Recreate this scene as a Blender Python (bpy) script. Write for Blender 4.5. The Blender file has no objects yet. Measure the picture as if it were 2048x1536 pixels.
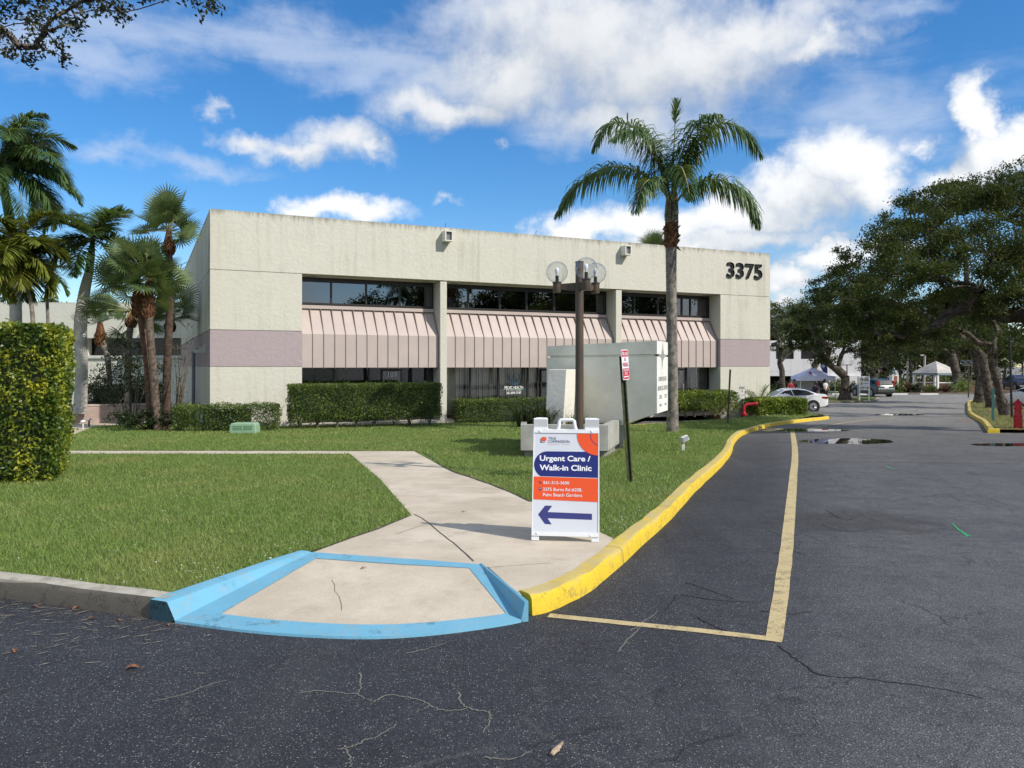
import bpy, bmesh, math, random
import numpy as np
from mathutils import Vector, Matrix
from mathutils.geometry import delaunay_2d_cdt

C = bpy.context.scene.collection
SC = bpy.context.scene
PI = math.pi
R = math.radians
F = 1560.0            # focal length in pixels of the 2048 px wide photograph
HY = 732.0            # horizon row of the photograph
EYE = 1.75

# ------------------------------------------------------------------ camera
cam_d = bpy.data.cameras.new('camera'); cam = bpy.data.objects.new('camera', cam_d); C.objects.link(cam)
cam.location = (0, 0, EYE); cam.rotation_euler = (R(90), 0, 0)
cam_d.sensor_width = 36; cam_d.lens = F/2048*36; cam_d.shift_y = -36/2048
cam_d.clip_start = 0.05; cam_d.clip_end = 4000
SC.camera = cam
SC.view_settings.view_transform = 'Standard'; SC.view_settings.look = 'None'
SC.view_settings.exposure = 0.27; SC.view_settings.gamma = 1
SC.render.film_transparent = False
try:
    SC.cycles.max_bounces = 6; SC.cycles.transparent_max_bounces = 12; SC.cycles.diffuse_bounces = 3; SC.cycles.glossy_bounces = 4
    SC.cycles.use_denoising = True
    SC.cycles.caustics_reflective = False; SC.cycles.caustics_refractive = False
except Exception: pass

# ------------------------------------------------------------------ sun
SUN_AZ, SUN_EL = -31.0, 40.0       # azimuth from +X, degrees
sdir = Vector((math.cos(R(SUN_EL))*math.cos(R(SUN_AZ)), math.cos(R(SUN_EL))*math.sin(R(SUN_AZ)), math.sin(R(SUN_EL))))
sl = bpy.data.lights.new('sun', 'SUN'); so = bpy.data.objects.new('sun', sl); C.objects.link(so)
sl.energy = 3.75; sl.angle = R(0.53); sl.color = (1.0, 0.93, 0.83)
so.rotation_euler = sdir.to_track_quat('Z', 'Y').to_euler(); so.location = (40, -30, 60)

# ------------------------------------------------------------------ world: sky with clouds
W = bpy.data.worlds.new('World'); SC.world = W; W.use_nodes = True
nt = W.node_tree; nt.nodes.clear()
def N(tree, t, **kw):
    n = tree.nodes.new(t)
    for k, v in kw.items(): setattr(n, k, v)
    return n
def sock(tree, s, inp):
    if isinstance(s, (int, float)): inp.default_value = s
    elif isinstance(s, (tuple, list)): inp.default_value = s
    else: tree.links.new(s, inp)
def math_(tree, op, a, b=None, c=None, clamp=False):
    n = N(tree, 'ShaderNodeMath', operation=op, use_clamp=clamp)
    sock(tree, a, n.inputs[0])
    if b is not None: sock(tree, b, n.inputs[1])
    if c is not None: sock(tree, c, n.inputs[2])
    return n.outputs[0]
def vmath(tree, op, a, b=None, out=0):
    n = N(tree, 'ShaderNodeVectorMath', operation=op)
    sock(tree, a, n.inputs[0])
    if b is not None: sock(tree, b, n.inputs[1])
    return n.outputs['Value'] if op in ('LENGTH', 'DOT_PRODUCT') else n.outputs[0]
def smooth(tree, v, a, b, lo=0.0, hi=1.0):
    n = N(tree, 'ShaderNodeMapRange', interpolation_type='SMOOTHSTEP')
    sock(tree, v, n.inputs['Value']); n.inputs['From Min'].default_value = a; n.inputs['From Max'].default_value = b
    n.inputs['To Min'].default_value = lo; n.inputs['To Max'].default_value = hi
    return n.outputs[0]
def mixc(tree, f, a, b, mode='MIX'):
    n = N(tree, 'ShaderNodeMix', data_type='RGBA', blend_type=mode)
    sock(tree, f, n.inputs[0])
    for s, i in ((a, n.inputs[6]), (b, n.inputs[7])):
        if isinstance(s, (tuple, list)) and len(s) == 3: s = (*s, 1)
        sock(tree, s, i)
    return n.outputs[2]
def noise(tree, vec, scale, detail=4, rough=0.55, dist=0.0):
    n = N(tree, 'ShaderNodeTexNoise'); n.inputs['Scale'].default_value = scale; n.inputs['Detail'].default_value = detail
    n.inputs['Roughness'].default_value = rough; n.inputs['Distortion'].default_value = dist
    if vec is not None: tree.links.new(vec, n.inputs['Vector'])
    return n.outputs['Fac']

def build_world():
    tc = N(nt, 'ShaderNodeTexCoord')
    d = vmath(nt, 'NORMALIZE', tc.outputs['Generated'])
    sx = N(nt, 'ShaderNodeSeparateXYZ'); nt.links.new(d, sx.inputs[0])
    az = math_(nt, 'ARCTAN2', sx.outputs[0], sx.outputs[1])
    el = math_(nt, 'ARCSINE', sx.outputs[2])
    cb = N(nt, 'ShaderNodeCombineXYZ'); nt.links.new(az, cb.inputs[0]); nt.links.new(el, cb.inputs[1])
    P = cb.outputs[0]
    sky = N(nt, 'ShaderNodeTexSky', sky_type='NISHITA'); sky.sun_disc = False
    sky.sun_elevation = R(SUN_EL); sky.sun_rotation = R(90-SUN_AZ)
    sky.air_density = 1.0; sky.dust_density = 0.2; sky.ozone_density = 3.0; sky.altitude = 0
    hsv = N(nt, 'ShaderNodeHueSaturation'); hsv.inputs['Saturation'].default_value = 1.42; hsv.inputs['Value'].default_value = 1.12
    nt.links.new(sky.outputs[0], hsv.inputs['Color'])
    base = mixc(nt, 1.0, hsv.outputs[0], (.97, .97, 1.03), 'MULTIPLY'); base = mixc(nt, .06, base, (5.0, 5.6, 7.0))
    # warp the lookup a little so that no outline is a clean ellipse
    def warped(off):
        q = vmath(nt, 'ADD', P, off) if off != (0, 0, 0) else P
        w1 = N(nt, 'ShaderNodeTexNoise'); w1.inputs['Scale'].default_value = 9; w1.inputs['Detail'].default_value = 5; w1.inputs['Roughness'].default_value = .6
        nt.links.new(q, w1.inputs['Vector'])
        s = vmath(nt, 'SUBTRACT', w1.outputs['Color'], (0.5, 0.5, 0.5))
        s = vmath(nt, 'MULTIPLY', s, (0.16, 0.11, 0))
        return q, vmath(nt, 'ADD', q, s)
    def ae(px, py):
        u = (px-1024)/F; return math.atan(u), math.atan((HY-py)/F/math.sqrt(1+u*u))
    def blobs(q, L):
        acc = None
        for b in L:
            px, py, rx, ry = b[:4]; amp = b[4] if len(b) > 4 else 1.0
            a0, e0 = ae(px, py)
            v = vmath(nt, 'SUBTRACT', q, (a0, e0, 0))
            v = vmath(nt, 'MULTIPLY', v, (F*math.cos(a0)**-2/rx if False else 1/(rx/F*math.cos(a0)**2), 1/(ry/F*math.cos(a0)), 0))
            v = math_(nt, 'SUBTRACT', amp, vmath(nt, 'LENGTH', v))
            acc = v if acc is None else math_(nt, 'MAXIMUM', acc, v)
        return acc
    SOFT = [(1180,80,330,150),(900,205,165,44),(1020,150,190,85),(1350,120,240,120),(1470,55,240,70),(1240,220,230,70,.9),(1640,90,170,34,.8),(690,268,100,44),(590,285,100,30,.95),(500,270,90,22,.85),(425,218,55,26,.3),(888,398,60,16,.3),(1000,305,40,20,.25),(745,290,70,28,.9)]
    CUM = [(1690,335,140,62),(1600,395,180,66),(1745,372,110,58),(1480,440,240,56),(1290,448,200,46),(1150,455,90,42),(1420,490,280,40),
           (1965,235,52,66),(1990,295,95,75),(1935,330,120,55),(2040,260,60,60),(1815,268,56,30,.5),
           (1660,528,110,32),(1590,562,80,34),(1750,500,80,24),(1570,602,60,22),(710,420,115,36),(640,442,70,26)]
    CIR = [(520,80,430,62),(760,120,260,48),(200,110,260,60,.9),(250,300,170,34,.9),(380,320,220,30,.8),(60,60,150,60),
           (1700,230,330,120,.8),(1560,70,180,50,.9),(1800,20,160,35,.8),(1300,260,330,60,.8),(960,20,200,40,.7)]
    q0, w0 = warped((0, 0, 0))
    q1, w1 = warped((0.022, 0.030, 0))
    q2, w2 = warped((0.016, 0.048, 0))
    fb0 = noise(nt, q0, 22, 9, .62); fb1 = noise(nt, q1, 22, 9, .62)
    def dens(w, fb, L, k):
        return math_(nt, 'ADD', blobs(w, L), math_(nt, 'MULTIPLY', math_(nt, 'SUBTRACT', fb, .5), k))
    def cloud(L, k, lo, hi, la, lb, th, dark, bright):
        D0 = dens(w0, fb0, L, k); D1 = dens(w1, fb1, L, k)
        a = math_(nt, 'MULTIPLY', smooth(nt, D0, lo, hi), .98)
        lit = smooth(nt, math_(nt, 'SUBTRACT', D0, D1), la, lb)
        low = math_(nt, 'SUBTRACT', blobs(w0, L), blobs(w2, L))      # sunward side of each heap against its underside
        lit = math_(nt, 'ADD', math_(nt, 'MULTIPLY', lit, 1-th), math_(nt, 'MULTIPLY', smooth(nt, low, -.9, .75), th), clamp=True)
        return a, mixc(nt, lit, dark, bright)
    a_s, c_s = cloud(SOFT, 1.0, -.35, .85, -.45, .60, .55, (4.2, 4.6, 5.2), (6.7, 6.85, 7.05))
    a_c, ccol = cloud(CUM, 1.05, -.22, .60, -.40, .55, .58, (4.0, 4.5, 5.2), (7.7, 7.8, 7.9))
    # thin high cloud, streaked
    mp = N(nt, 'ShaderNodeMapping'); mp.inputs['Scale'].default_value = (3.2, 11, 1); mp.inputs['Rotation'].default_value = (0, 0, R(6))
    nt.links.new(q0, mp.inputs['Vector'])
    str_ = noise(nt, mp.outputs[0], 2.2, 8, .6, .4)
    DC = math_(nt, 'ADD', blobs(w0, CIR), math_(nt, 'MULTIPLY', math_(nt, 'SUBTRACT', str_, .5), 1.9))
    a_w = math_(nt, 'MULTIPLY', smooth(nt, DC, -.25, .95), .62)
    # unseen broken cloud behind, beside and above the viewer, thickened for neutral ambient light
    gen = noise(nt, d, 2.6, 9, .58)
    side = smooth(nt, math_(nt, 'ABSOLUTE', az), .78, 1.1)
    side = math_(nt, 'MAXIMUM', side, smooth(nt, el, .52, .75))
    a_g = math_(nt, 'MULTIPLY', smooth(nt, gen, .40, .60), side)
    col = mixc(nt, a_w, base, (4.9, 5.6, 6.9))
    col = mixc(nt, a_g, col, (6.4, 6.6, 6.9))
    col = mixc(nt, a_s, col, c_s); col = mixc(nt, a_c, col, ccol)
    bg = N(nt, 'ShaderNodeBackground'); bg.inputs['Strength'].default_value = 0.110
    nt.links.new(col, bg.inputs['Color'])
    out = N(nt, 'ShaderNodeOutputWorld'); nt.links.new(bg.outputs[0], out.inputs[0])
build_world()

# ------------------------------------------------------------------ ground profile and photo measuring helpers
_zY = [-400, 6.5, 12, 20, 28, 37.5, 48, 60, 75, 3000]
_zZ = [0, 0, -.14, -.36, -.59, -.85, -1.02, -1.06, -1.08, -1.08]
def zr(y): return float(np.interp(y, _zY, _zZ))
zr_np = lambda y: np.interp(y, _zY, _zZ)
def gp(px, py, lift=0.0):
    """ground point seen at photo pixel, on a surface `lift` above the road"""
    y = 8.0
    for _ in range(60):
        y = 0.5*y + 0.5*(EYE-zr(y)-lift)*F/(py-HY)
    return Vector(((px-1024)/F*y, y, zr(y)+lift))
def at(px, py, y): return Vector(((px-1024)/F*y, y, EYE+(HY-py)/F*y))
def xat(px, y): return (px-1024)/F*y
LL = 0.13     # lawn lift over the road
P0x, P0y, TH = (420-1024)/F*28, 28.0, R(25.3)      # near corner of the office building and the direction of its front
fd = Vector((math.cos(TH), math.sin(TH))); fn = Vector((-math.sin(TH), math.cos(TH))); P0 = Vector((P0x, P0y))
def _ss(v, a, b): t = np.clip((v-a)/(b-a), 0, 1); return t*t*(3-2*t)
def lawn_rise(x, y):
    """the lawn swells a little towards the far half of the building front"""
    s = (x-P0x)*fd.x+(y-P0y)*fd.y; d = -((x-P0x)*fn.x+(y-P0y)*fn.y)
    return .17*_ss(s, 12, 20)*_ss(-d, -4.6, -1.6)*_ss(-s, -29.0, -27.2)
def lz(x, y): return zr(y)+LL+float(lawn_rise(x, y))

# ------------------------------------------------------------------ object helpers
def tag(o, label=None, cat=None, group=None, kind=None):
    if label: o['label'] = label
    if cat: o['category'] = cat
    if group: o['group'] = group
    if kind: o['kind'] = kind
    return o
def thing(name, label, cat, loc=(0, 0, 0), rz=0.0, group=None):
    o = bpy.data.objects.new(name, None); C.objects.link(o); o.empty_display_size = .2
    o.location = loc; o.rotation_euler = (0, 0, rz)
    return tag(o, label, cat, group)
def link(name, me, parent=None, mats=()):
    o = bpy.data.objects.new(name, me); C.objects.link(o)
    if not isinstance(mats, (list, tuple)): mats = [mats]
    for m in mats: me.materials.append(m)
    if parent is not None: o.parent = parent
    return o
def copy_tree(o, parent=None):
    c = o.copy(); C.objects.link(c)
    if parent is not None: c.parent = parent
    for ch in [k for k in bpy.data.objects if k.parent == o]: copy_tree(ch, c)
    return c
def smooth_me(me, ang=None):
    me.polygons.foreach_set('use_smooth', [True]*len(me.polygons))
    if ang is not None:
        try: me.set_sharp_from_angle(angle=R(ang))
        except Exception: pass
def mesh_np(name, V, Fc, smooth=False):
    me = bpy.data.meshes.new(name)
    V = np.asarray(V, dtype=np.float32); Fc = np.asarray(Fc, dtype=np.int32); k = Fc.shape[1]
    me.vertices.add(len(V)); me.vertices.foreach_set('co', V.ravel())
    me.loops.add(Fc.size); me.loops.foreach_set('vertex_index', Fc.ravel())
    me.polygons.add(len(Fc)); me.polygons.foreach_set('loop_start', np.arange(0, Fc.size, k, dtype=np.int32))
    try: me.polygons.foreach_set('loop_total', np.full(len(Fc), k, dtype=np.int32))
    except Exception: pass
    if smooth: me.polygons.foreach_set('use_smooth', np.ones(len(Fc), dtype=bool))
    me.update(calc_edges=True); return me
_txt = {}
def text_data(body, size, bold=0.0, spacing=1.0, align='CENTER'):
    """flat lettering in the XY plane: (verts, faces)"""
    key = (body, size, bold, spacing, align)
    if key in _txt: return _txt[key]
    cu = bpy.data.curves.new('lettering', 'FONT'); cu.body = body; cu.size = size; cu.offset = bold
    cu.align_x = align; cu.align_y = 'CENTER'; cu.space_character = spacing; cu.resolution_u = 4
    o = bpy.data.objects.new('lettering', cu); C.objects.link(o)
    dg = bpy.context.evaluated_depsgraph_get(); dg.update()
    me = bpy.data.meshes.new_from_object(o.evaluated_get(dg))
    v = [tuple(x.co) for x in me.vertices]; f = [tuple(p.vertices) for p in me.polygons]
    bpy.data.objects.remove(o); bpy.data.curves.remove(cu); bpy.data.meshes.remove(me)
    _txt[key] = (v, f); return v, f

class MB:
    def __init__(s): s.v = []; s.f = []; s.m = []
    def add(s, V, Fc, mi=0, M=None):
        b = len(s.v)
        s.v += [tuple(M @ Vector(p)) for p in V] if M is not None else [tuple(p) for p in V]
        s.f += [tuple(i+b for i in f) for f in Fc]; s.m += [mi]*len(Fc); return s
    def box(s, x0, x1, y0, y1, z0, z1, mi=0, M=None):
        V = [(x0,y0,z0),(x1,y0,z0),(x1,y1,z0),(x0,y1,z0),(x0,y0,z1),(x1,y0,z1),(x1,y1,z1),(x0,y1,z1)]
        return s.add(V, [(0,3,2,1),(4,5,6,7),(0,1,5,4),(1,2,6,5),(2,3,7,6),(3,0,4,7)], mi, M)
    def prism(s, poly, a0, a1, axis='z', mi=0, M=None):
        """polygon extruded along an axis. z: (x,y); y: (x,z); x: (y,z)"""
        f3 = {'z': lambda p, a: (p[0], p[1], a), 'y': lambda p, a: (p[0], a, p[1]), 'x': lambda p, a: (a, p[0], p[1])}[axis]
        n = len(poly); V = [f3(p, a0) for p in poly]+[f3(p, a1) for p in poly]
        Fc = [tuple(range(n-1, -1, -1)), tuple(range(n, 2*n))]+[(i, (i+1) % n, n+(i+1) % n, n+i) for i in range(n)]
        return s.add(V, Fc, mi, M)
    def hexa(s, b, t, mi=0):
        """four bottom points and four top points"""
        return s.add(list(b)+list(t), [(3,2,1,0),(4,5,6,7),(0,1,5,4),(1,2,6,5),(2,3,7,6),(3,0,4,7)], mi)
    def quad(s, a, b, c, d, mi=0): return s.add([a, b, c, d], [(0,1,2,3)], mi)
    def tube(s, pts, rad, n=8, mi=0, cap=True):
        pts = [Vector(p) for p in pts]; k = len(pts)
        if isinstance(rad, (int, float)): rad = [rad]*k
        b = len(s.v); up = None
        for i, p in enumerate(pts):
            t = (pts[min(i+1, k-1)]-pts[max(i-1, 0)]).normalized()
            if up is None: up = Vector((0, 0, 1)) if abs(t.z) < .9 else Vector((1, 0, 0))
            x = t.cross(up).normalized(); y = x.cross(t).normalized(); up = y
            for j in range(n):
                a = 2*PI*j/n; s.v.append(tuple(p+(x*math.cos(a)+y*math.sin(a))*rad[i]))
        for i in range(k-1):
            for j in range(n):
                q = (j+1) % n
                s.f.append((b+i*n+j, b+(i+1)*n+j, b+(i+1)*n+q, b+i*n+q)); s.m.append(mi)
        if cap:
            s.f.append(tuple(b+j for j in range(n))); s.m.append(mi)
            s.f.append(tuple(b+(k-1)*n+j for j in range(n-1, -1, -1))); s.m.append(mi)
        return s
    def lathe(s, prof, n=20, c=(0, 0, 0), mi=0, M=None):
        V = []; Fc = []
        for (r, z) in prof:
            for j in range(n): a = 2*PI*j/n; V.append((c[0]+r*math.cos(a), c[1]+r*math.sin(a), c[2]+z))
        for i in range(len(prof)-1):
            for j in range(n): q = (j+1) % n; Fc.append((i*n+j, i*n+q, (i+1)*n+q, (i+1)*n+j))
        if prof[0][0] > 1e-4: Fc.append(tuple(range(n-1, -1, -1)))
        if prof[-1][0] > 1e-4: Fc.append(tuple((len(prof)-1)*n+j for j in range(n)))
        return s.add(V, Fc, mi, M)
    def ball(s, c, r, n=20, k=12, mi=0, sc=(1, 1, 1), a0=-PI/2, a1=PI/2):
        pr = [(max(r*math.cos(a0+(a1-a0)*i/k), 1e-5), r*math.sin(a0+(a1-a0)*i/k)) for i in range(k+1)]
        M = Matrix.Translation(c) @ Matrix.Diagonal((*sc, 1))
        return s.lathe(pr, n, (0, 0, 0), mi, M)
    def text(s, body, size, M, mi=0, bold=0.0, spacing=1.0, align='CENTER', sx=1.0, depth=0.0):
        v, f = text_data(body, size, bold, spacing, align)
        v = [(a*sx, b, c) for a, b, c in v]
        if depth:
            n = len(v); V = [(a, b, 0) for a, b, c in v]+[(a, b, depth) for a, b, c in v]
            Fc = [tuple(i+n for i in q) for q in f]
            ed = {}
            for q in f:
                for i in range(len(q)):
                    a, b = q[i], q[(i+1) % len(q)]
                    ed[(a, b)] = ed.get((a, b), 0)+1
            for (a, b) in list(ed):
                if (b, a) not in ed: Fc.append((a, b, b+n, a+n))
            return s.add(V, Fc, mi, M)
        return s.add(v, f, mi, M)
    def build(s, name, mats, parent=None, smooth=None, bevel=None):
        me = bpy.data.meshes.new(name); me.from_pydata(s.v, [], s.f)
        if not isinstance(mats, (list, tuple)): mats = [mats]
        o = link(name, me, parent, list(mats))
        if len(mats) > 1: me.polygons.foreach_set('material_index', s.m)
        if smooth is not None: smooth_me(me, smooth)
        me.update()
        if bevel:
            b = o.modifiers.new('bevel', 'BEVEL'); b.width = bevel; b.segments = 2; b.limit_method = 'ANGLE'; b.angle_limit = R(40)
        return o

# ------------------------------------------------------------------ materials
def new_mat(name):
    m = bpy.data.materials.new(name); m.use_nodes = True; t = m.node_tree
    return m, t, t.nodes['Principled BSDF']
def geo_pos(t): return N(t, 'ShaderNodeNewGeometry').outputs['Position']
def bump(t, b, h, strength, dist=0.01):
    n = N(t, 'ShaderNodeBump'); n.inputs['Strength'].default_value = strength; n.inputs['Distance'].default_value = dist
    t.links.new(h, n.inputs['Height']); t.links.new(n.outputs[0], b.inputs['Normal'])
def c4(c): return (*c, 1) if len(c) == 3 else c
def mat(name, col, rough=.6, var=0.12, vs=3.0, metal=0.0, spec=.5, bs=0, bst=0.2, col2=None, bd=.01):
    """plain material with a little uneven tone and, if asked, a bumpy surface"""
    m, t, b = new_mat(name)
    p = geo_pos(t); n = noise(t, p, vs, 5, .6)
    col2 = col2 or tuple(max(0, c*(1-var*2)) for c in col)
    t.links.new(mixc(t, smooth(t, n, .3, .7), col2, tuple(min(1, c*(1+var*.3)) for c in col)), b.inputs['Base Color'])
    b.inputs['Roughness'].default_value = rough; b.inputs['Metallic'].default_value = metal
    b.inputs['Specular IOR Level'].default_value = spec
    if bs: bump(t, b, noise(t, p, bs, 4, .6), bst, bd)
    return m
def leaf_mat(name, cols, rough=.45, trans=.3, vs=1.2, fine=9.0, spec=.35):
    """foliage: tone differs from clump to clump and from leaf to leaf"""
    m, t, b = new_mat(name)
    p = geo_pos(t)
    n1 = noise(t, p, vs, 3, .6); n2 = noise(t, p, fine, 2, .5)
    f = math_(t, 'ADD', math_(t, 'MULTIPLY', n1, .55), math_(t, 'MULTIPLY', n2, .45))
    r = N(t, 'ShaderNodeValToRGB'); t.links.new(f, r.inputs[0])
    el = r.color_ramp.elements; k = len(cols)
    while len(el) < k: el.new(.5)
    for i, c in enumerate(cols): el[i].position = .34+.32*i/max(1, k-1); el[i].color = c4(c)
    t.links.new(r.outputs[0], b.inputs['Base Color']); b.inputs['Roughness'].default_value = rough
    b.inputs['Specular IOR Level'].default_value = spec
    tr = N(t, 'ShaderNodeBsdfTranslucent'); t.links.new(mixc(t, .35, r.outputs[0], (.35, .42, .04)), tr.inputs[0])
    mx = N(t, 'ShaderNodeMixShader'); mx.inputs[0].default_value = trans
    t.links.new(b.outputs[0], mx.inputs[1]); t.links.new(tr.outputs[0], mx.inputs[2])
    t.links.new(mx.outputs[0], t.nodes['Material Output'].inputs[0])
    return m
def stucco(name, col, dirt, streak=.35, top=None, sw=2.6):
    m, t, b = new_mat(name)
    p = geo_pos(t)
    mp = N(t, 'ShaderNodeMapping'); mp.inputs['Scale'].default_value = (sw, sw, .10); t.links.new(p, mp.inputs['Vector'])
    st = noise(t, mp.outputs[0], 1.0, 6, .65)
    bl = noise(t, p, .55, 5, .62)
    f = math_(t, 'MULTIPLY', smooth(t, st, .46, .76), smooth(t, bl, .34, .68))
    f = math_(t, 'MULTIPLY', f, streak)
    c = mixc(t, f, col, dirt)
    c = mixc(t, math_(t, 'MULTIPLY', smooth(t, noise(t, p, 1.7, 6, .7), .42, .72), .22), c, tuple(x*.8 for x in col))
    if top is not None:
        sp = N(t, 'ShaderNodeSeparateXYZ'); t.links.new(p, sp.inputs[0])
        mp2 = N(t, 'ShaderNodeMapping'); mp2.inputs['Scale'].default_value = (5, 5, .35); t.links.new(p, mp2.inputs['Vector'])
        h = math_(t, 'ADD', sp.outputs[2], math_(t, 'MULTIPLY', noise(t, mp2.outputs[0], 1.3, 5, .7), .85))
        g = smooth(t, h, top+.18, top+.60)
        c = mixc(t, math_(t, 'MULTIPLY', g, .8), c, (.17, .15, .11))
    t.links.new(c, b.inputs['Base Color']); b.inputs['Roughness'].default_value = .92; b.inputs['Specular IOR Level'].default_value = .2
    h = math_(t, 'ADD', math_(t, 'MULTIPLY', noise(t, p, 7, 6, .65), 1.0), math_(t, 'MULTIPLY', noise(t, p, 38, 3, .6), .35))
    bump(t, b, h, .42, .05)
    return m
def glass(name, tint=.3, refl=.16, col=(.75, .82, .85)):
    m = bpy.data.materials.new(name); m.use_nodes = True; t = m.node_tree; t.nodes.clear()
    tr = N(t, 'ShaderNodeBsdfTransparent'); tr.inputs[0].default_value = (tint*col[0], tint*col[1], tint*col[2], 1)
    gl = N(t, 'ShaderNodeBsdfGlossy'); gl.inputs['Roughness'].default_value = 0.0; gl.inputs[0].default_value = (.92, .95, 1, 1)
    fr = N(t, 'ShaderNodeFresnel'); fr.inputs[0].default_value = 1.5
    f = math_(t, 'ADD', fr.outputs[0], refl, clamp=True)
    mx = N(t, 'ShaderNodeMixShader'); t.links.new(f, mx.inputs[0]); t.links.new(tr.outputs[0], mx.inputs[1]); t.links.new(gl.outputs[0], mx.inputs[2])
    o = N(t, 'ShaderNodeOutputMaterial'); t.links.new(mx.outputs[0], o.inputs[0])
    return m

M_cream = stucco('cream stucco', (.592, .58, .50), (.29, .28, .215), .7, top=7.40)
M_side = stucco('streaked side stucco', (.62, .61, .53), (.17, .17, .11), 1.0, top=7.40, sw=1.6)
M_band = stucco('mauve stucco', (.40, .335, .345), (.33, .28, .29), .5)
M_pale = stucco('off white stucco', (.74, .72, .64), (.5, .5, .42), .4)
M_white = mat('white paint', (.80, .80, .78), .5, .05)
M_offwhite = mat('grey white paint', (.62, .63, .60), .6, .08)
M_black = mat('black metal', (.012, .012, .012), .4, .1)
M_bronze = mat('dark bronze frame', (.022, .020, .018), .38, .1, spec=.5)
M_awn = mat('pink painted metal', (.50, .425, .39), .45, .05, vs=.8)
M_seam = mat('dark seam metal', (.30, .22, .21), .6, .1)  # darker tone of the raised awning seams
M_glass = glass('tinted window glass', .16, .13)
M_shop = glass('clear shop glass', .95, .02, (1, 1, .98)); M_dkglass = glass('near black window glass', .04, .0)
M_dark = mat('dark interior', (.010, .010, .010), .9, .1)
M_blind = mat('vertical blind fabric', (.82, .77, .66), .8, .05)
M_concrete = mat('pale concrete', (.56, .52, .45), .88, .10, vs=1.3, bs=55, bst=.18, spec=.2)
M_greyconc = mat('grey concrete', (.36, .36, .33), .9, .16, vs=2, bs=40, bst=.2, spec=.2)
M_leafo = leaf_mat('oak leaves', [(.012, .027, .008), (.028, .048, .013), (.062, .084, .022)], .65, .20, spec=.2)
M_barko = mat('grey oak bark', (.135, .115, .095), .95, .35, vs=5, bs=14, bst=.9, spec=.1, bd=.03)
M_trunkp = mat('ringed palm trunk', (.27, .245, .21), .9, .3, vs=6, bs=20, bst=.5, spec=.15)
M_royal = mat('smooth pale palm trunk', (.52, .51, .47), .8, .15, vs=2, bs=12, bst=.15, spec=.2)
M_boots = mat('brown palm boots', (.20, .10, .055), .95, .4, vs=10, bs=22, bst=.9, spec=.1, bd=.03)
M_frond = leaf_mat('palm frond green', [(.032, .074, .028), (.070, .140, .046), (.15, .215, .08)], .42, .30, 1.5, 10)
M_fan = leaf_mat('fan palm green', [(.045, .085, .036), (.095, .145, .058), (.19, .235, .095)], .45, .25, 1.2, 8)
M_yfrond = leaf_mat('yellow green frond', [(.07, .10, .02), (.16, .19, .03), (.33, .31, .05)], .4, .25, .8, 6)
M_hedge = leaf_mat('clipped hedge leaves', [(.030, .060, .013), (.085, .135, .028), (.20, .25, .055)], .42, .25, 1.5, 12)
M_hlime = leaf_mat('lime hedge leaves', [(.045, .085, .012), (.15, .225, .03), (.36, .41, .05)], .42, .28, 1.1, 9)
M_hyel = leaf_mat('gold tipped hedge leaves', [(.018, .040, .008), (.045, .085, .012), (.10, .155, .02), (.32, .34, .03), (.42, .41, .04)], .4, .22, .85, 6)
M_stem = mat('woody stems', (.16, .13, .10), .9, .3, vs=8)
M_shade = leaf_mat('dark shrub leaves', [(.012, .024, .010), (.025, .042, .016), (.05, .07, .025)], .45, .15)
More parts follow.
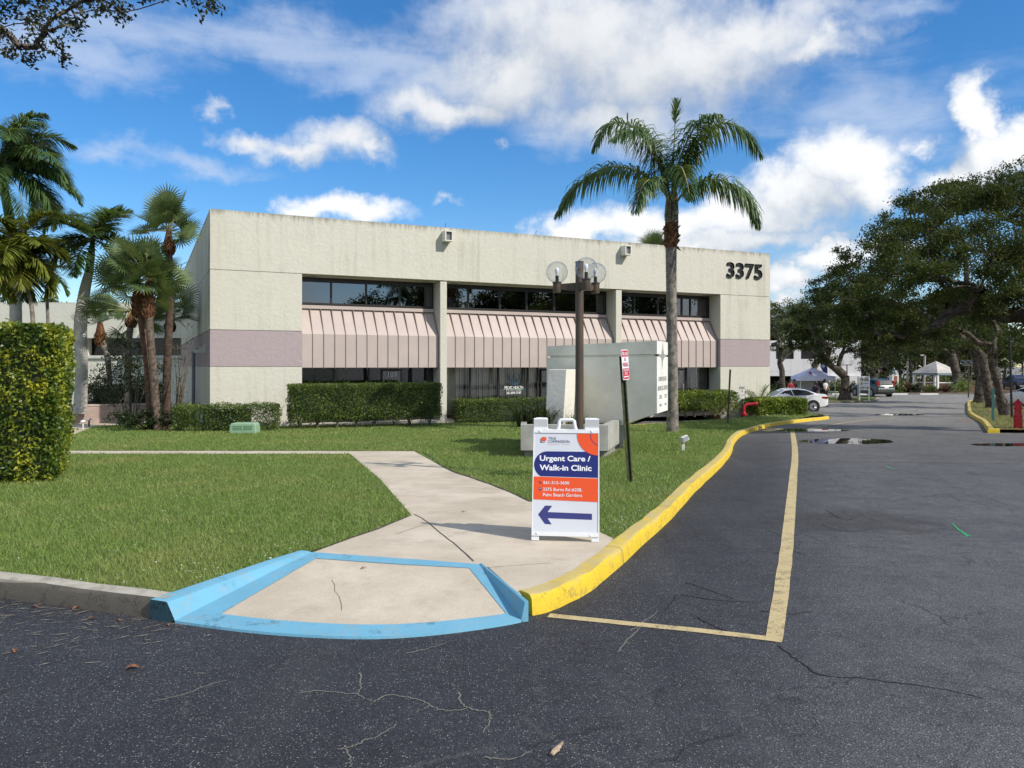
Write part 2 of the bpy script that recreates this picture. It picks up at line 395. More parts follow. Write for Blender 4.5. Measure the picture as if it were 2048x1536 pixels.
# ------------------------------------------------------------------ ground materials
_s = gp(1705, 1042); STAIN = (_s.x, _s.y, 0)
def asphalt_mat():
    m, t, b = new_mat('asphalt'); p = geo_pos(t)
    sp = N(t, 'ShaderNodeSeparateXYZ'); t.links.new(p, sp.inputs[0]); X, Y = sp.outputs[0], sp.outputs[1]
    # worn driving lane: paler away from the kerb side
    lane = math_(t, 'SUBTRACT', X, math_(t, 'MULTIPLY', Y, .36))
    lane = math_(t, 'ADD', lane, math_(t, 'MULTIPLY', math_(t, 'SUBTRACT', noise(t, p, .35, 5, .6), .5), 2.6))
    worn = smooth(t, lane, -1.1, 1.5)
    patch = smooth(t, noise(t, p, .22, 6, .62), .36, .66)
    c = mixc(t, patch, (.015, .0175, .024), (.029, .033, .043))
    c = mixc(t, math_(t, 'MULTIPLY', worn, .75), c, (.118, .120, .126))
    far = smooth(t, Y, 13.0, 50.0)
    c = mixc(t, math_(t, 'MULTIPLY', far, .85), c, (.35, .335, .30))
    mot = math_(t, 'ADD', math_(t, 'MULTIPLY', noise(t, p, 1.3, 7, .7), .6), math_(t, 'MULTIPLY', noise(t, p, 6.0, 5, .7), .4))
    c = mixc(t, .8, c, mixc(t, smooth(t, mot, .36, .64), (.62, .63, .66), (1.32, 1.31, 1.28)), 'MULTIPLY')
    # tyre drag streaks
    mp = N(t, 'ShaderNodeMapping'); mp.inputs['Rotation'].default_value = (0, 0, R(-24)); mp.inputs['Scale'].default_value = (2.6, .16, 1)
    t.links.new(p, mp.inputs['Vector'])
    c = mixc(t, math_(t, 'MULTIPLY', smooth(t, noise(t, mp.outputs[0], .9, 5, .6), .50, .76), .14), c, (.15, .15, .15))
    # stone chips showing through the binder
    v = N(t, 'ShaderNodeTexVoronoi'); v.inputs['Scale'].default_value = 92; t.links.new(p, v.inputs['Vector'])
    sc = N(t, 'ShaderNodeSeparateColor'); t.links.new(v.outputs['Color'], sc.inputs[0])
    den = math_(t, 'ADD', .66, math_(t, 'MULTIPLY', math_(t, 'SUBTRACT', .53, noise(t, p, .8, 6, .7)), 1.1))
    den = math_(t, 'SUBTRACT', den, math_(t, 'MULTIPLY', worn, .20))
    chip = math_(t, 'MULTIPLY', math_(t, 'GREATER_THAN', sc.outputs[0], den), smooth(t, v.outputs['Distance'], .48, .2))
    c = mixc(t, math_(t, 'MULTIPLY', chip, math_(t, 'MULTIPLY', sc.outputs[1], .85)), c, (.40, .40, .39))
    # finer grit
    v2 = N(t, 'ShaderNodeTexVoronoi'); v2.inputs['Scale'].default_value = 210; t.links.new(p, v2.inputs['Vector'])
    s2 = N(t, 'ShaderNodeSeparateColor'); t.links.new(v2.outputs['Color'], s2.inputs[0])
    c = mixc(t, math_(t, 'MULTIPLY', math_(t, 'GREATER_THAN', s2.outputs[0], .55), math_(t, 'MULTIPLY', s2.outputs[1], .4)), c, (.15, .15, .155))
    c = mixc(t, math_(t, 'MULTIPLY', math_(t, 'LESS_THAN', s2.outputs[2], .35), .7), c, (.012, .012, .013))
    # old oil stain beside the lane line
    sv = vmath(t, 'MULTIPLY', vmath(t, 'SUBTRACT', p, STAIN), (1/1.35, 1/.95, 0)); sd_ = math_(t, 'ADD', vmath(t, 'LENGTH', sv), math_(t, 'MULTIPLY', math_(t, 'SUBTRACT', noise(t, p, 2.2, 7, .75), .5), 2.0))
    c = mixc(t, math_(t, 'MULTIPLY', smooth(t, sd_, 1.15, .45), .5), c, (.020, .018, .016))
    g = noise(t, p, 160, 3, .6)
    c = mixc(t, .8, c, mixc(t, smooth(t, g, .25, .75), (.45, .45, .45), (1.6, 1.6, 1.6)), 'MULTIPLY')
    # cracks
    def cracks(scale, width, dist, seed):
        o = vmath(t, 'ADD', p, (seed, seed*2, 0))
        w = N(t, 'ShaderNodeTexNoise'); w.inputs['Scale'].default_value = scale*2.4; w.inputs['Detail'].default_value = 6; w.inputs['Roughness'].default_value = .65
        t.links.new(o, w.inputs['Vector'])
        q = vmath(t, 'ADD', o, vmath(t, 'MULTIPLY', vmath(t, 'SUBTRACT', w.outputs['Color'], (.5, .5, .5)), (dist, dist, 0)))
        vv = N(t, 'ShaderNodeTexVoronoi', feature='DISTANCE_TO_EDGE'); vv.inputs['Scale'].default_value = scale
        t.links.new(q, vv.inputs['Vector'])
        return smooth(t, vv.outputs['Distance'], width, width*.25)
    k1 = cracks(.62, .008, .7, 3.1); k2 = cracks(1.9, .011, .35, 8.3)
    m1 = smooth(t, noise(t, vmath(t, 'ADD', p, (4, 9, 0)), .55, 3, .5), .44, .56)
    m2 = smooth(t, noise(t, vmath(t, 'ADD', p, (14, 2, 0)), .45, 3, .5), .55, .62)
    near = smooth(t, Y, 10, 6)
    light = math_(t, 'MULTIPLY', math_(t, 'MULTIPLY', k1, m1), smooth(t, Y, 5.6, 4.9))
    c = mixc(t, math_(t, 'MULTIPLY', light, .12), c, (.24, .235, .20))
    dark = math_(t, 'MAXIMUM', math_(t, 'MULTIPLY', math_(t, 'MULTIPLY', k1, m1), smooth(t, Y, 4.8, 5.4)), math_(t, 'MULTIPLY', k2, math_(t, 'ADD', m2, .38, clamp=True)))
    c = mixc(t, math_(t, 'MULTIPLY', dark, .55), c, (.010, .010, .012))
    t.links.new(c, b.inputs['Base Color'])
    b.inputs['Roughness'].default_value = .78; b.inputs['Specular IOR Level'].default_value = .38
    h = math_(t, 'ADD', math_(t, 'MULTIPLY', v.outputs['Distance'], -.8), math_(t, 'MULTIPLY', g, .7))
    h = math_(t, 'SUBTRACT', h, math_(t, 'MULTIPLY', dark, 1.6))
    bump(t, b, h, .55, .008)
    return m
def lawn_mat():
    m, t, b = new_mat('lawn soil and thatch'); p = geo_pos(t)
    n1 = noise(t, p, .5, 5, .6); n2 = noise(t, p, 26, 3, .6)
    c = mixc(t, smooth(t, n2, .3, .7), (.07, .09, .03), (.20, .24, .075))
    c = mixc(t, math_(t, 'MULTIPLY', smooth(t, n1, .5, .75), .5), c, (.15, .14, .07))
    t.links.new(c, b.inputs['Base Color']); b.inputs['Roughness'].default_value = .9; b.inputs['Specular IOR Level'].default_value = .1
    bump(t, b, n2, .6, .04); return m
def blade_mat():
    m, t, b = new_mat('grass blades'); p = geo_pos(t)
    n1 = noise(t, p, .55, 5, .65); n2 = noise(t, p, 40, 2, .5); n3 = noise(t, p, 3.0, 4, .6)
    c = mixc(t, smooth(t, n2, .35, .65), (.125, .205, .042), (.255, .36, .09))
    c = mixc(t, math_(t, 'MULTIPLY', smooth(t, n1, .46, .70), .55), c, (.36, .36, .12))
    c = mixc(t, math_(t, 'MULTIPLY', smooth(t, n3, .55, .75), .35), c, (.40, .36, .18))
    t.links.new(c, b.inputs['Base Color']); b.inputs['Roughness'].default_value = .5; b.inputs['Specular IOR Level'].default_value = .3
    tr = N(t, 'ShaderNodeBsdfTranslucent'); t.links.new(c, tr.inputs[0])
    mx = N(t, 'ShaderNodeMixShader'); mx.inputs[0].default_value = .3
    t.links.new(b.outputs[0], mx.inputs[1]); t.links.new(tr.outputs[0], mx.inputs[2]); t.links.new(mx.outputs[0], t.nodes['Material Output'].inputs[0])
    return m
def paint_mat(name, col, worn_col, amount=.5, rough=.7, scuff=.55):
    m, t, b = new_mat(name); p = geo_pos(t)
    f = smooth(t, math_(t, 'ADD', math_(t, 'MULTIPLY', noise(t, p, 7, 7, .72), .65), math_(t, 'MULTIPLY', noise(t, p, 70, 3, .6), .35)), .50, .62)
    c = mixc(t, math_(t, 'MULTIPLY', f, amount), col, worn_col)
    c = mixc(t, math_(t, 'MULTIPLY', smooth(t, noise(t, p, 2.1, 5, .65), .4, .7), .28), c, tuple(x*.68 for x in col))
    sc_ = smooth(t, math_(t, 'ADD', math_(t, 'MULTIPLY', noise(t, p, 3.3, 7, .74), .7), math_(t, 'MULTIPLY', noise(t, p, 24, 4, .6), .3)), .545, .64)
    c = mixc(t, math_(t, 'MULTIPLY', sc_, scuff), c, tuple(x*.22+.012 for x in worn_col))
    t.links.new(c, b.inputs['Base Color']); b.inputs['Roughness'].default_value = rough; b.inputs['Specular IOR Level'].default_value = .3
    bump(t, b, noise(t, p, 45, 4, .6), .25, .01); return m
def water_mat():
    m, t, b = new_mat('puddle water'); b.inputs['Base Color'].default_value = (.012, .012, .012, 1); b.inputs['Roughness'].default_value = .015
    b.inputs['Specular IOR Level'].default_value = .6
    bump(t, b, noise(t, geo_pos(t), 1.3, 2, .5), .015, .02); return m
def slab_mat():
    m, t, b = new_mat('pavement concrete'); p = geo_pos(t)
    c = mixc(t, smooth(t, noise(t, p, .9, 6, .65), .35, .68), (.47, .41, .32), (.60, .535, .43))
    c = mixc(t, math_(t, 'MULTIPLY', smooth(t, noise(t, vmath(t, 'ADD', p, (5, 5, 0)), 2.4, 6, .7), .5, .72), .4), c, (.30, .26, .20))
    v = noise(t, p, 130, 2, .6); c = mixc(t, .5, c, mixc(t, smooth(t, v, .3, .7), (.72, .72, .72), (1.2, 1.2, 1.2)), 'MULTIPLY')
    t.links.new(c, b.inputs['Base Color']); b.inputs['Roughness'].default_value = .9; b.inputs['Specular IOR Level'].default_value = .2
    bump(t, b, v, .2, .006); return m
M_asph = asphalt_mat(); M_lawn = lawn_mat(); M_blade = blade_mat(); M_water = water_mat(); M_slab = slab_mat()
M_yel = paint_mat('yellow kerb paint', (.66, .47, .030), (.33, .25, .09), .75)
def worn_tread(m, col, amount):      # feet and mowers wear the flat top of the kerb pale
    t = m.node_tree; b = t.nodes['Principled BSDF']; src = b.inputs['Base Color'].links[0].from_socket
    g_ = N(t, 'ShaderNodeNewGeometry'); s_ = N(t, 'ShaderNodeSeparateXYZ'); t.links.new(g_.outputs['True Normal'], s_.inputs[0])
    f = math_(t, 'MULTIPLY', smooth(t, s_.outputs[2], .6, .95), math_(t, 'MULTIPLY', smooth(t, noise(t, g_.outputs['Position'], 3.0, 6, .7), .25, .6), amount))
    t.links.new(mixc(t, f, src, col), b.inputs['Base Color'])
worn_tread(M_yel, (.49, .40, .17), 1.0)
M_blue = paint_mat('sky blue paint', (.15, .39, .54), (.25, .35, .39), .7)
M_line = paint_mat('faded yellow line paint', (.52, .42, .22), (.17, .145, .10), .85)
M_gkerb = paint_mat('stained kerb concrete', (.115, .105, .085), (.05, .046, .038), .9)
worn_tread(M_gkerb, (.46, .43, .36), 1.0)
M_mulch = mat('brown mulch and dead leaves', (.17, .11, .07), .95, .4, vs=6, bs=18, bst=.8, spec=.1, bd=.05)

# ------------------------------------------------------------------ setting: ground, kerbs, lawn, paths, markings
def grid_sheet(name, xs, ys, zf, m):
    V = [(x, y, zf(x, y)) for y in ys for x in xs]; k = len(xs)
    Fc = [(j*k+i, j*k+i+1, (j+1)*k+i+1, (j+1)*k+i) for j in range(len(ys)-1) for i in range(k-1)]
    me = bpy.data.meshes.new(name); me.from_pydata(V, [], Fc); me.update()
    return link(name, me, None, m)
xs = [-1500, -300, -80, -30, -10, 0, 10, 30, 80, 300, 1500]
ys = [-800, -60, 0, 4, 6.5, 8, 10, 12, 14, 17, 20, 24, 28, 33, 37.5, 42, 48, 54, 60, 75, 100, 160, 400, 1800]
tag(grid_sheet('asphalt_road', xs, ys, lambda x, y: zr(y), M_asph), 'dark worn asphalt of the drive and parking lot', kind='structure')

def region(name, poly, lift, m, step=1.5, thick=0.0):
    """sheet over a ground polygon that follows the slope of the road at a constant lift"""
    poly = [Vector((p[0], p[1])) for p in poly]
    # split long edges
    pts = []
    for i, a in enumerate(poly):
        b = poly[(i+1) % len(poly)]; n = max(1, int((b-a).length/step))
        pts += [a.lerp(b, j/n) for j in range(n)]
    nb = len(pts)
    P = np.array([(p.x, p.y) for p in pts])
    x0, y0 = P.min(0); x1, y1 = P.max(0)
    gx, gy = np.meshgrid(np.arange(x0+step/2, x1, step), np.arange(y0+step/2, y1, step)); G = np.c_[gx.ravel(), gy.ravel()]
    ins = inside(G, P); G = G[ins]
    d = np.min(np.hypot(G[:, None, 0]-P[None, :, 0], G[:, None, 1]-P[None, :, 1]), axis=1) if len(G) else np.zeros(0)
    G = G[d > step*.35] if len(G) else G
    co = pts+[Vector((float(a), float(b))) for a, b in G]
    v, e, f, *_ = delaunay_2d_cdt(co, [], [list(range(nb))], 1, 1e-4)
    me = bpy.data.meshes.new(name)
    fs = []
    for t in f:
        a, b, c = [v[i] for i in t]
        fs.append(tuple(t) if (b-a).cross(c-a) > 0 else tuple(reversed(t)))
    me.from_pydata([(p.x, p.y, zr(p.y)+lift+(float(lawn_rise(p.x, p.y)) if name == 'lawn' else 0)) for p in v], [], fs); me.update()
    return link(name, me, None, m)
def inside(G, P):
    x, y = G[:, 0], G[:, 1]; r = np.zeros(len(G), bool); j = len(P)-1
    for i in range(len(P)):
        xi, yi, xj, yj = P[i, 0], P[i, 1], P[j, 0], P[j, 1]
        c = ((yi > y) != (yj > y)) & (x < (xj-xi)*(y-yi)/((yj-yi) if abs(yj-yi) > 1e-9 else 1e-9)+xi)
        r ^= c; j = i
    return r
def smooth_line(pts, n=4):
    """Catmull-Rom through 2D/3D points"""
    pts = [Vector(p) for p in pts]; o = []
    for i in range(len(pts)-1):
        p0, p1, p2, p3 = pts[max(i-1, 0)], pts[i], pts[i+1], pts[min(i+2, len(pts)-1)]
        for j in range(n):
            t = j/n
            o.append(.5*((2*p1)+(p2-p0)*t+(2*p0-5*p1+4*p2-p3)*t*t+(3*p1-p0-3*p2+p3)*t**3))
    o.append(pts[-1]); return o
def offset(line, d):
    """shift a 2D line to its own left by d"""
    o = []
    for i, p in enumerate(line):
        t = (line[min(i+1, len(line)-1)]-line[max(i-1, 0)]); t = Vector((t.x, t.y)).normalized()
        o.append(Vector((p.x-t.y*d, p.y+t.x*d)))
    return o
def kerb(name, line, side, m, label, h=.14, w=.17, wob=.006):
    """kerb swept along the road edge; side=+1: the kerb stands to the left of the line"""
    rng = random.Random(5)
    line = [Vector((p[0], p[1])) for p in line]
    prof = [(0, -.05), (.012, h-.03), (.035, h-.004), (.06, h), (w, h), (w+.005, -.05)]
    V = []; Fc = []; k = len(prof)
    offs = [offset(line, side*d) for d, z in prof]
    for i in range(len(line)):
        jw = rng.uniform(-wob, wob)
        for j, (d, z) in enumerate(prof):
            p = offs[j][i]; V.append((p.x+jw, p.y, zr(line[i].y)+z+(rng.uniform(-wob, wob) if z > 0 else 0)))
    for i in range(len(line)-1):
        for j in range(k-1):
            q = (i*k+j, i*k+j+1, (i+1)*k+j+1, (i+1)*k+j); Fc.append(q if side > 0 else tuple(reversed(q)))
    Fc.append(tuple(range(k-1, -1, -1))); Fc.append(tuple((len(line)-1)*k+j for j in range(k)))
    me = bpy.data.meshes.new(name); me.from_pydata(V, [], Fc); me.update(); smooth_me(me, 50)
    return tag(link(name, me, None, m), label, kind='structure')

ykpx = [(1065,1232),(1104,1222),(1158,1197),(1202,1168),(1247,1128),(1296,1082),(1345,1037),(1380,996),(1412,964),(1445,932),(1463,908),(1470,886),(1486,871),(1512,862),(1545,853),(1592,846),(1636,841),(1657,838.5)]
yk = [gp(*p, 0).xy for p in ykpx]
yk = smooth_line(yk, 3)
tip = yk[-1]; tdir = (yk[-1]-yk[-3]).normalized()
tn = Vector((-tdir.y, tdir.x))
for a in (35, 75, 115, 155):      # rounded nose, then back along the parking side
    yk.append(tip+tn*.55*(1-math.cos(R(a)))+tdir*.75*math.sin(R(a)))
nose = yk[-1]
for k_ in (1.5, 4, 8, 14): yk.append(nose-tdir*k_+tn*.5*k_*.35)
kerb('yellow_kerb', yk, 1, M_yel, 'yellow painted kerb curving along the fire lane')
gk0, gk1 = gp(0, 1196).xy, gp(322, 1240).xy
gk = [gk0+(gk0-gk1)*k_ for k_ in (14, 8, 5, 3, 1.6, .7)]+[gk0.lerp(gk1, k_/4) for k_ in range(5)]
kerb('concrete_kerb', gk, 1, M_gkerb, 'stained grey concrete kerb beside the front lawn')

def kerb_joints(name, line, side, every, label, h=.14, w=.17):
    mb = MB(); acc = 0; nxt = every*.6; rng = random.Random(9)
    for i in range(1, len(line)-1):
        seg = (line[i]-line[i-1]).length; acc += seg
        if acc < nxt: continue
        nxt += every*rng.uniform(.8, 1.2); t_ = (line[i+1]-line[i-1]).normalized(); n_ = Vector((-t_.y, t_.x))*side; p = line[i]; wd = .004
        prof = [(-.004, .0), (.008, h-.028), (.033, h+.001), (.06, h+.005), (w, h+.005)]
        V = []
        for d, z in prof:
            for s_ in (-1, 1): q_ = p+n_*d+t_*wd*s_*rng.uniform(.5, 1.2); V.append((q_.x, q_.y, zr(p.y)+z+.004))
        mb.add(V, [(2*k, 2*k+1, 2*k+3, 2*k+2) for k in range(4)])
    tag(mb.build(name, mat('dark kerb joint', (.05, .042, .02), 1, .2)), label, kind='structure')
kerb_joints('kerb_joints', yk[:-8], 1, 2.6, 'dark joints across the yellow kerb')
# kerb ramp
arc = smooth_line([gp(x, y, .01).xy for x, y in ((350,1243),(450,1257),(560,1268),(700,1275),(800,1273),(900,1264),(1000,1250),(1043,1241.5))], 3)
Tl, Tr = gp(625, 1105, .128).xy, gp(957, 1129, .128).xy
na = len(arc)-1
def ramp_pt(u, v, dz=0.0):
    i = min(int(u*na), na-1); b = arc[i].lerp(arc[i+1], u*na-i); t_ = Tl.lerp(Tr, u); p = b.lerp(t_, v)
    return (p.x, p.y, zr(p.y)+.012+(.128-.012)*v+dz)
def ramp_patch(name, us, vs_, dz, m, mb=None):
    b = mb or MB(); V = [ramp_pt(u, v, dz) for v in vs_ for u in us]; k = len(us)
    b.add(V, [(j*k+i, j*k+i+1, (j+1)*k+i+1, (j+1)*k+i) for j in range(len(vs_)-1) for i in range(k-1)])
    return b
L_ = lambda a, b, n: [a+(b-a)*i/n for i in range(n+1)]
tag(ramp_patch('r', L_(0, 1, 24), L_(0, 1, 8), 0, None).build('kerb_ramp', M_slab), 'pale concrete kerb ramp sloping down to the road', kind='structure')
rb = MB()
ramp_patch('', L_(0, 1, 24), L_(0, .12, 2), .004, None, rb); ramp_patch('', L_(0, 1, 24), L_(.90, 1.0, 2), .004, None, rb)
ramp_patch('', L_(0, .085, 4), L_(.12, .90, 6), .004, None, rb); ramp_patch('', L_(.925, 1, 4), L_(.12, .90, 6), .004, None, rb)
# rolled front lip of the paint
lip = [ramp_pt(u, 0, .004) for u in L_(0, 1, 24)]
rb.add(lip+[(x, y-.012, z-.05) for x, y, z in lip], [(i, 25+i, 26+i, i+1) for i in range(24)])
rb.build('blue_ramp_border', M_blue); tag(bpy.data.objects['blue_ramp_border'], 'sky blue painted border round the kerb ramp', kind='structure')
def ramp_return(u, sgn, width):
    b = MB(); V = []; n = 8
    for i in range(n+1):
        v = i/n; e = Vector(ramp_pt(u, v, .003)); e0 = Vector(ramp_pt(u, max(0, v-.05))); e1 = Vector(ramp_pt(u, min(1, v+.05)))
        t_ = (e1-e0); t_ = Vector((t_.x, t_.y)).normalized(); o = Vector((-t_.y, t_.x))*sgn
        hz = zr(e.y)+.137; wv = width*(1-.45*v); ri = min(.085, width*.6)*(1-.5*v)
        V += [(e.x, e.y, e.z), (e.x+o.x*ri*.8, e.y+o.y*ri*.8, hz-.004), (e.x+o.x*ri, e.y+o.y*ri, hz), (e.x+o.x*wv, e.y+o.y*wv, hz+.002), (e.x+o.x*wv, e.y+o.y*wv, hz-.2)]
    Fc = [(i*5+j, i*5+j+1, i*5+j+6, i*5+j+5) for i in range(n) for j in range(4)]
    if sgn < 0: Fc = [tuple(reversed(f)) for f in Fc]
    b.add(V, Fc); b.add(V[:5], [(4, 3, 2, 1, 0) if sgn > 0 else (0, 1, 2, 3, 4)], 1 if sgn > 0 else 0); return b
b = ramp_return(0, 1, .215); b2 = ramp_return(1, -1, .050); b.add(b2.v, b2.f)
tag(b.build('blue_ramp_flares', [M_blue, paint_mat('dirty teal paint', (.03, .085, .11), (.012, .014, .014), .9)], None, 40), 'sky blue painted side walls of the kerb ramp', kind='structure')

# lawn: everything inside the kerbs
rl = [Vector(ramp_pt(0, v)[:2]) for v in L_(0, 1, 4)]; rr_ = [Vector(ramp_pt(1, v)[:2]) for v in L_(1, 0, 4)]
gki = offset(gk, .165); yki = offset(yk, .165)
lawn_poly = gki+[p+(rl[-1]-rl[0]).orthogonal().normalized()*.17*(1-.45*i/4) for i, p in enumerate(rl)]+[rl[-1]+Vector((-.02, .03))]+[p+Vector((.05, .03)) for p in rr_]+[yki[0]]+yki[1:]
lawn_poly += [Vector((12, 52)), Vector((-60, 62)), Vector((-70, 20))]
def simple(poly, d=.02):
    o = []
    for p in poly:
        if not o or (p-o[-1]).length > d: o.append(p)
    return o
lawn_poly = simple(lawn_poly)
tag(region('lawn', lawn_poly, LL-.012, M_lawn, 1.6), 'green front lawn between the kerbs and the office building', kind='structure')

# pavements
pv = lambda *L: [gp(x, y, LL).xy for x, y in L]
notch = gp(823, 1030, LL).xy
walk = [Tl, notch]+pv((760,958),(700,907.5))+[gp(120,907.5,LL).xy+Vector((-8, .15)), gp(120,901.5,LL).xy+Vector((-8, .15))]+pv((828,902),(890,936),(1000,976),(1063,1003),(1205,1066),(1226,1076))
# along the yellow kerb back to the ramp
kin = [p for p in yki if 5.45 < p.y < gp(1226,1076,LL).y-.05]
walk += list(reversed(kin))+[Vector(ramp_pt(1, v)[:2])+Vector((.05, .02)) for v in (.1, .5, .9)]+[Tr]
walk = simple(walk)
tag(region('pavement', walk, LL-.003, M_slab, .6), 'pale concrete pavement leading from the ramp across the lawn', kind='structure')
path2 = [gp(100,905,LL).xy+Vector((0,.3))]+pv((126,880),(150,868),(190,852),(330,846))+pv((330,842),(130,846),(60,858))+[gp(40,900,LL).xy+Vector((0,.4))]
tag(region('side_path', path2, LL-.002, M_slab, .6), 'grey concrete path beside the tall gold hedge', kind='structure')
# joints and cracks in the pavement
def strip(mb, pts, w, lift, n=3, wob=0.0, seed=1):
    rng = random.Random(seed)
    L = smooth_line([Vector((p[0], p[1])) for p in pts], n) if len(pts) > 2 else [Vector(p).xy.lerp(Vector(q).xy, i/8) for p, q in [pts] for i in range(9)]
    L = [p+Vector((rng.uniform(-wob, wob), rng.uniform(-wob, wob))) for p in L]
    ws = w if isinstance(w, (list, tuple)) else [w]*2
    V = []
    for i, p in enumerate(L):
        t_ = (L[min(i+1, len(L)-1)]-L[max(i-1, 0)]).normalized(); n_ = Vector((-t_.y, t_.x)); k_ = ws[0]+(ws[1]-ws[0])*i/(len(L)-1)
        a, c = p+n_*k_/2, p-n_*k_/2
        V += [(a.x, a.y, zr(a.y)+lift), (c.x, c.y, zr(c.y)+lift)]
    mb.add(V, [(2*i, 2*i+1, 2*i+3, 2*i+2) for i in range(len(L)-1)]); return mb
M_crack = mat('dark soil in joints', (.05, .042, .032), .95, .3, vs=20)
jb = MB()
strip(jb, [gp(x, y, LL).xy for x, y in ((828,1028),(850,1040),(880,1065),(915,1092),(948,1122))], .010, LL+.001, 4, .004)
strip(jb, [gp(x, y, LL).xy for x, y in ((792,1068),(840,1052),(862,1047))], .005, LL+.001, 3, .004, 3)
strip(jb, [gp(x, y, LL).xy for x, y in ((905,1066),(985,1060),(1064,1062))], .005, LL+.001, 3, .003, 4)
strip(jb, [gp(x, y, LL).xy for x, y in ((975,1135),(1040,1130),(1100,1126))], .004, LL+.001, 3, .003, 5)
strip(jb, [gp(x, y, LL).xy for x, y in ((812,985),(905,975),(1010,980))], .006, LL+.001, 3, .003, 6)
strip(jb, [gp(x, y, LL).xy for x, y in ((125,901),(300,901.2),(480,901),(650,901.3),(828,901.6),(890,935.5),(945,956),(1000,975.5),(1063,1002.5))], .045, LL+.0015, 5, .012, 7)
strip(jb, [gp(x, y, LL).xy for x, y in ((622,1103),(690,1080),(760,1056),(818,1032))], .022, LL+.0015, 5, .010, 8)
tag(jb.build('pavement_joints', M_crack), 'thin dark joints and cracks in the concrete pavement', kind='structure')
cb_ = MB()
def rstrip(pts, w):      # crack on the ramp slope, as (u, v)
    V = []
    for i, (u, v) in enumerate(pts):
        x, y, z = ramp_pt(u, v, .0035); V += [(x-w, y, z), (x+w, y, z)]
    cb_.add(V, [(2*i, 2*i+1, 2*i+3, 2*i+2) for i in range(len(pts)-1)])
rstrip([(.28,.62),(.31,.55),(.325,.48),(.35,.42),(.37,.33),(.38,.26)], .0014)
tag(cb_.build('ramp_crack', M_crack), 'hairline crack in the concrete ramp', kind='structure')

# painted lines on the road
lb = MB()
strip(lb, [gp(x, y).xy for x, y in ((1098,1231.5),(1250,1247),(1400,1262),(1530,1277))], .085, .004, 4, .002)
strip(lb, [gp(x, y).xy for x, y in ((1547,1284),(1560,1200),(1572,1110),(1580,1030),(1586,960),(1590,915),(1589,890),(1585,864))], (.105, .15), .0045, 5, .003)
strip(lb, [gp(x, y).xy for x, y in ((1618,858),(1660,850),(1720,842),(1790,836))], .12, .004, 4, .004)
strip(lb, [gp(x, y).xy for x, y in ((1535,862.5),(1562,858))], .25, .0045, 3, .004)
tag(lb.build('yellow_lane_lines', M_line), 'faded yellow fire lane lines painted on the asphalt', kind='structure')
M_wline = paint_mat('worn white line paint', (.26, .26, .25), (.1, .1, .1), .9)
wb = MB(); strip(wb, [gp(x, y).xy for x, y in ((1700,920),(1850,922.5),(2000,924))], .035, .004, 3, .004)
strip(wb, [gp(x, y).xy for x, y in ((1655,825.5),(1680,824.5))], .12, .004, 3)
strip(wb, [gp(x, y).xy for x, y in ((2022,803),(2060,822))], .25, .004, 3)
tag(wb.build('white_lane_lines', M_wline), 'worn white lines painted on the asphalt', kind='structure')
M_green = paint_mat('green spray paint', (.03, .34, .14), (.09, .13, .10), .9)
gb = MB(); strip(gb, [gp(x, y).xy for x, y in ((1903,1046),(1918,1060),(1935,1072))], (.012, .035), .004, 4, .004)
strip(gb, [gp(x, y).xy for x, y in ((1930,1074),(1943,1070))], (.016, .016), .0045, 3)
strip(gb, [gp(x, y).xy for x, y in ((1772,932),(1782,937),(1792,937))], (.03, .03), .004, 3)
tag(gb.build('green_survey_mark', M_green), 'green spray painted survey arrow on the asphalt', kind='structure')

# cracks long enough to follow by eye
M_ck_light = paint_mat('sand filled crack', (.19, .185, .155), (.07, .07, .068), 1.0); M_ck_dark = mat('open crack', (.008, .008, .008), 1, .1)
def crk(mb, L, w, seed): strip(mb, [gp(x, y).xy for x, y in L], (w, w*.55), .003, 7, .008, seed)
kb = MB()
z7 = lambda L: [(280+x/2.327, 980+y/2.327) for x, y in L]
for i, L in enumerate((((745,945),(840,936),(950,948),(1010,952),(1040,968),(1092,988)), ((1092,988),(1150,955),(1230,966),(1310,982),(1345,1006),(1280,1040)), ((1022,850),(1030,905),(1012,950)), ((1490,945),(1496,995),(1560,1026),(1622,1036),(1626,1070),(1604,1132)),
        ((920,1207),(985,1196),(1050,1165),(1100,1150),(1200,1092)), ((960,1190),(975,1240),(985,1290)), ((1345,1006),(1440,1030),(1530,1015)), ((60,985),(180,960),(330,905),(400,890)), ((1240,760),(1330,742),(1420,715)), ((1610,1245),(1720,1255),(1830,1215)))): crk(kb, z7(L), .010, i+40)
for i, L in enumerate((((1262,1262),(1295,1240),(1318,1222)), ((1235,1305),(1265,1270),(1290,1250)))): crk(kb, L, .010, i+60)
tag(kb.build('sand_filled_cracks', M_ck_light), 'pale sand filled cracks wandering over the asphalt', kind='structure')
kb = MB()
for i, L in enumerate((((1556,1292),(1590,1318),(1630,1345),(1650,1352),(1720,1357),(1790,1366),(1880,1378),(1965,1396)), ((1330,1220),(1345,1205),(1352,1190)), ((1362,1190),(1400,1196),(1450,1202),(1505,1205)), ((1395,1235),(1450,1262),(1520,1278),(1548,1285)), ((1372,1165),(1420,1182),(1470,1198)),
        ((1540,1062),(1572,1075),(1600,1068),(1640,1082)), ((1548,1108),(1580,1100),(1610,1112)), ((1545,1150),(1580,1148)), ((1860,993),(1885,988),(1908,995),(1920,1003)), ((1650,1020),(1690,1040),(1720,1032),(1760,1045)), ((1640,1050),(1690,1062),(1750,1058)), ((1520,1222),(1575,1228),(1620,1224)))): crk(kb, L, .011, i+80)
tag(kb.build('open_cracks', M_ck_dark), 'thin dark open cracks in the asphalt by the lane line', kind='structure')

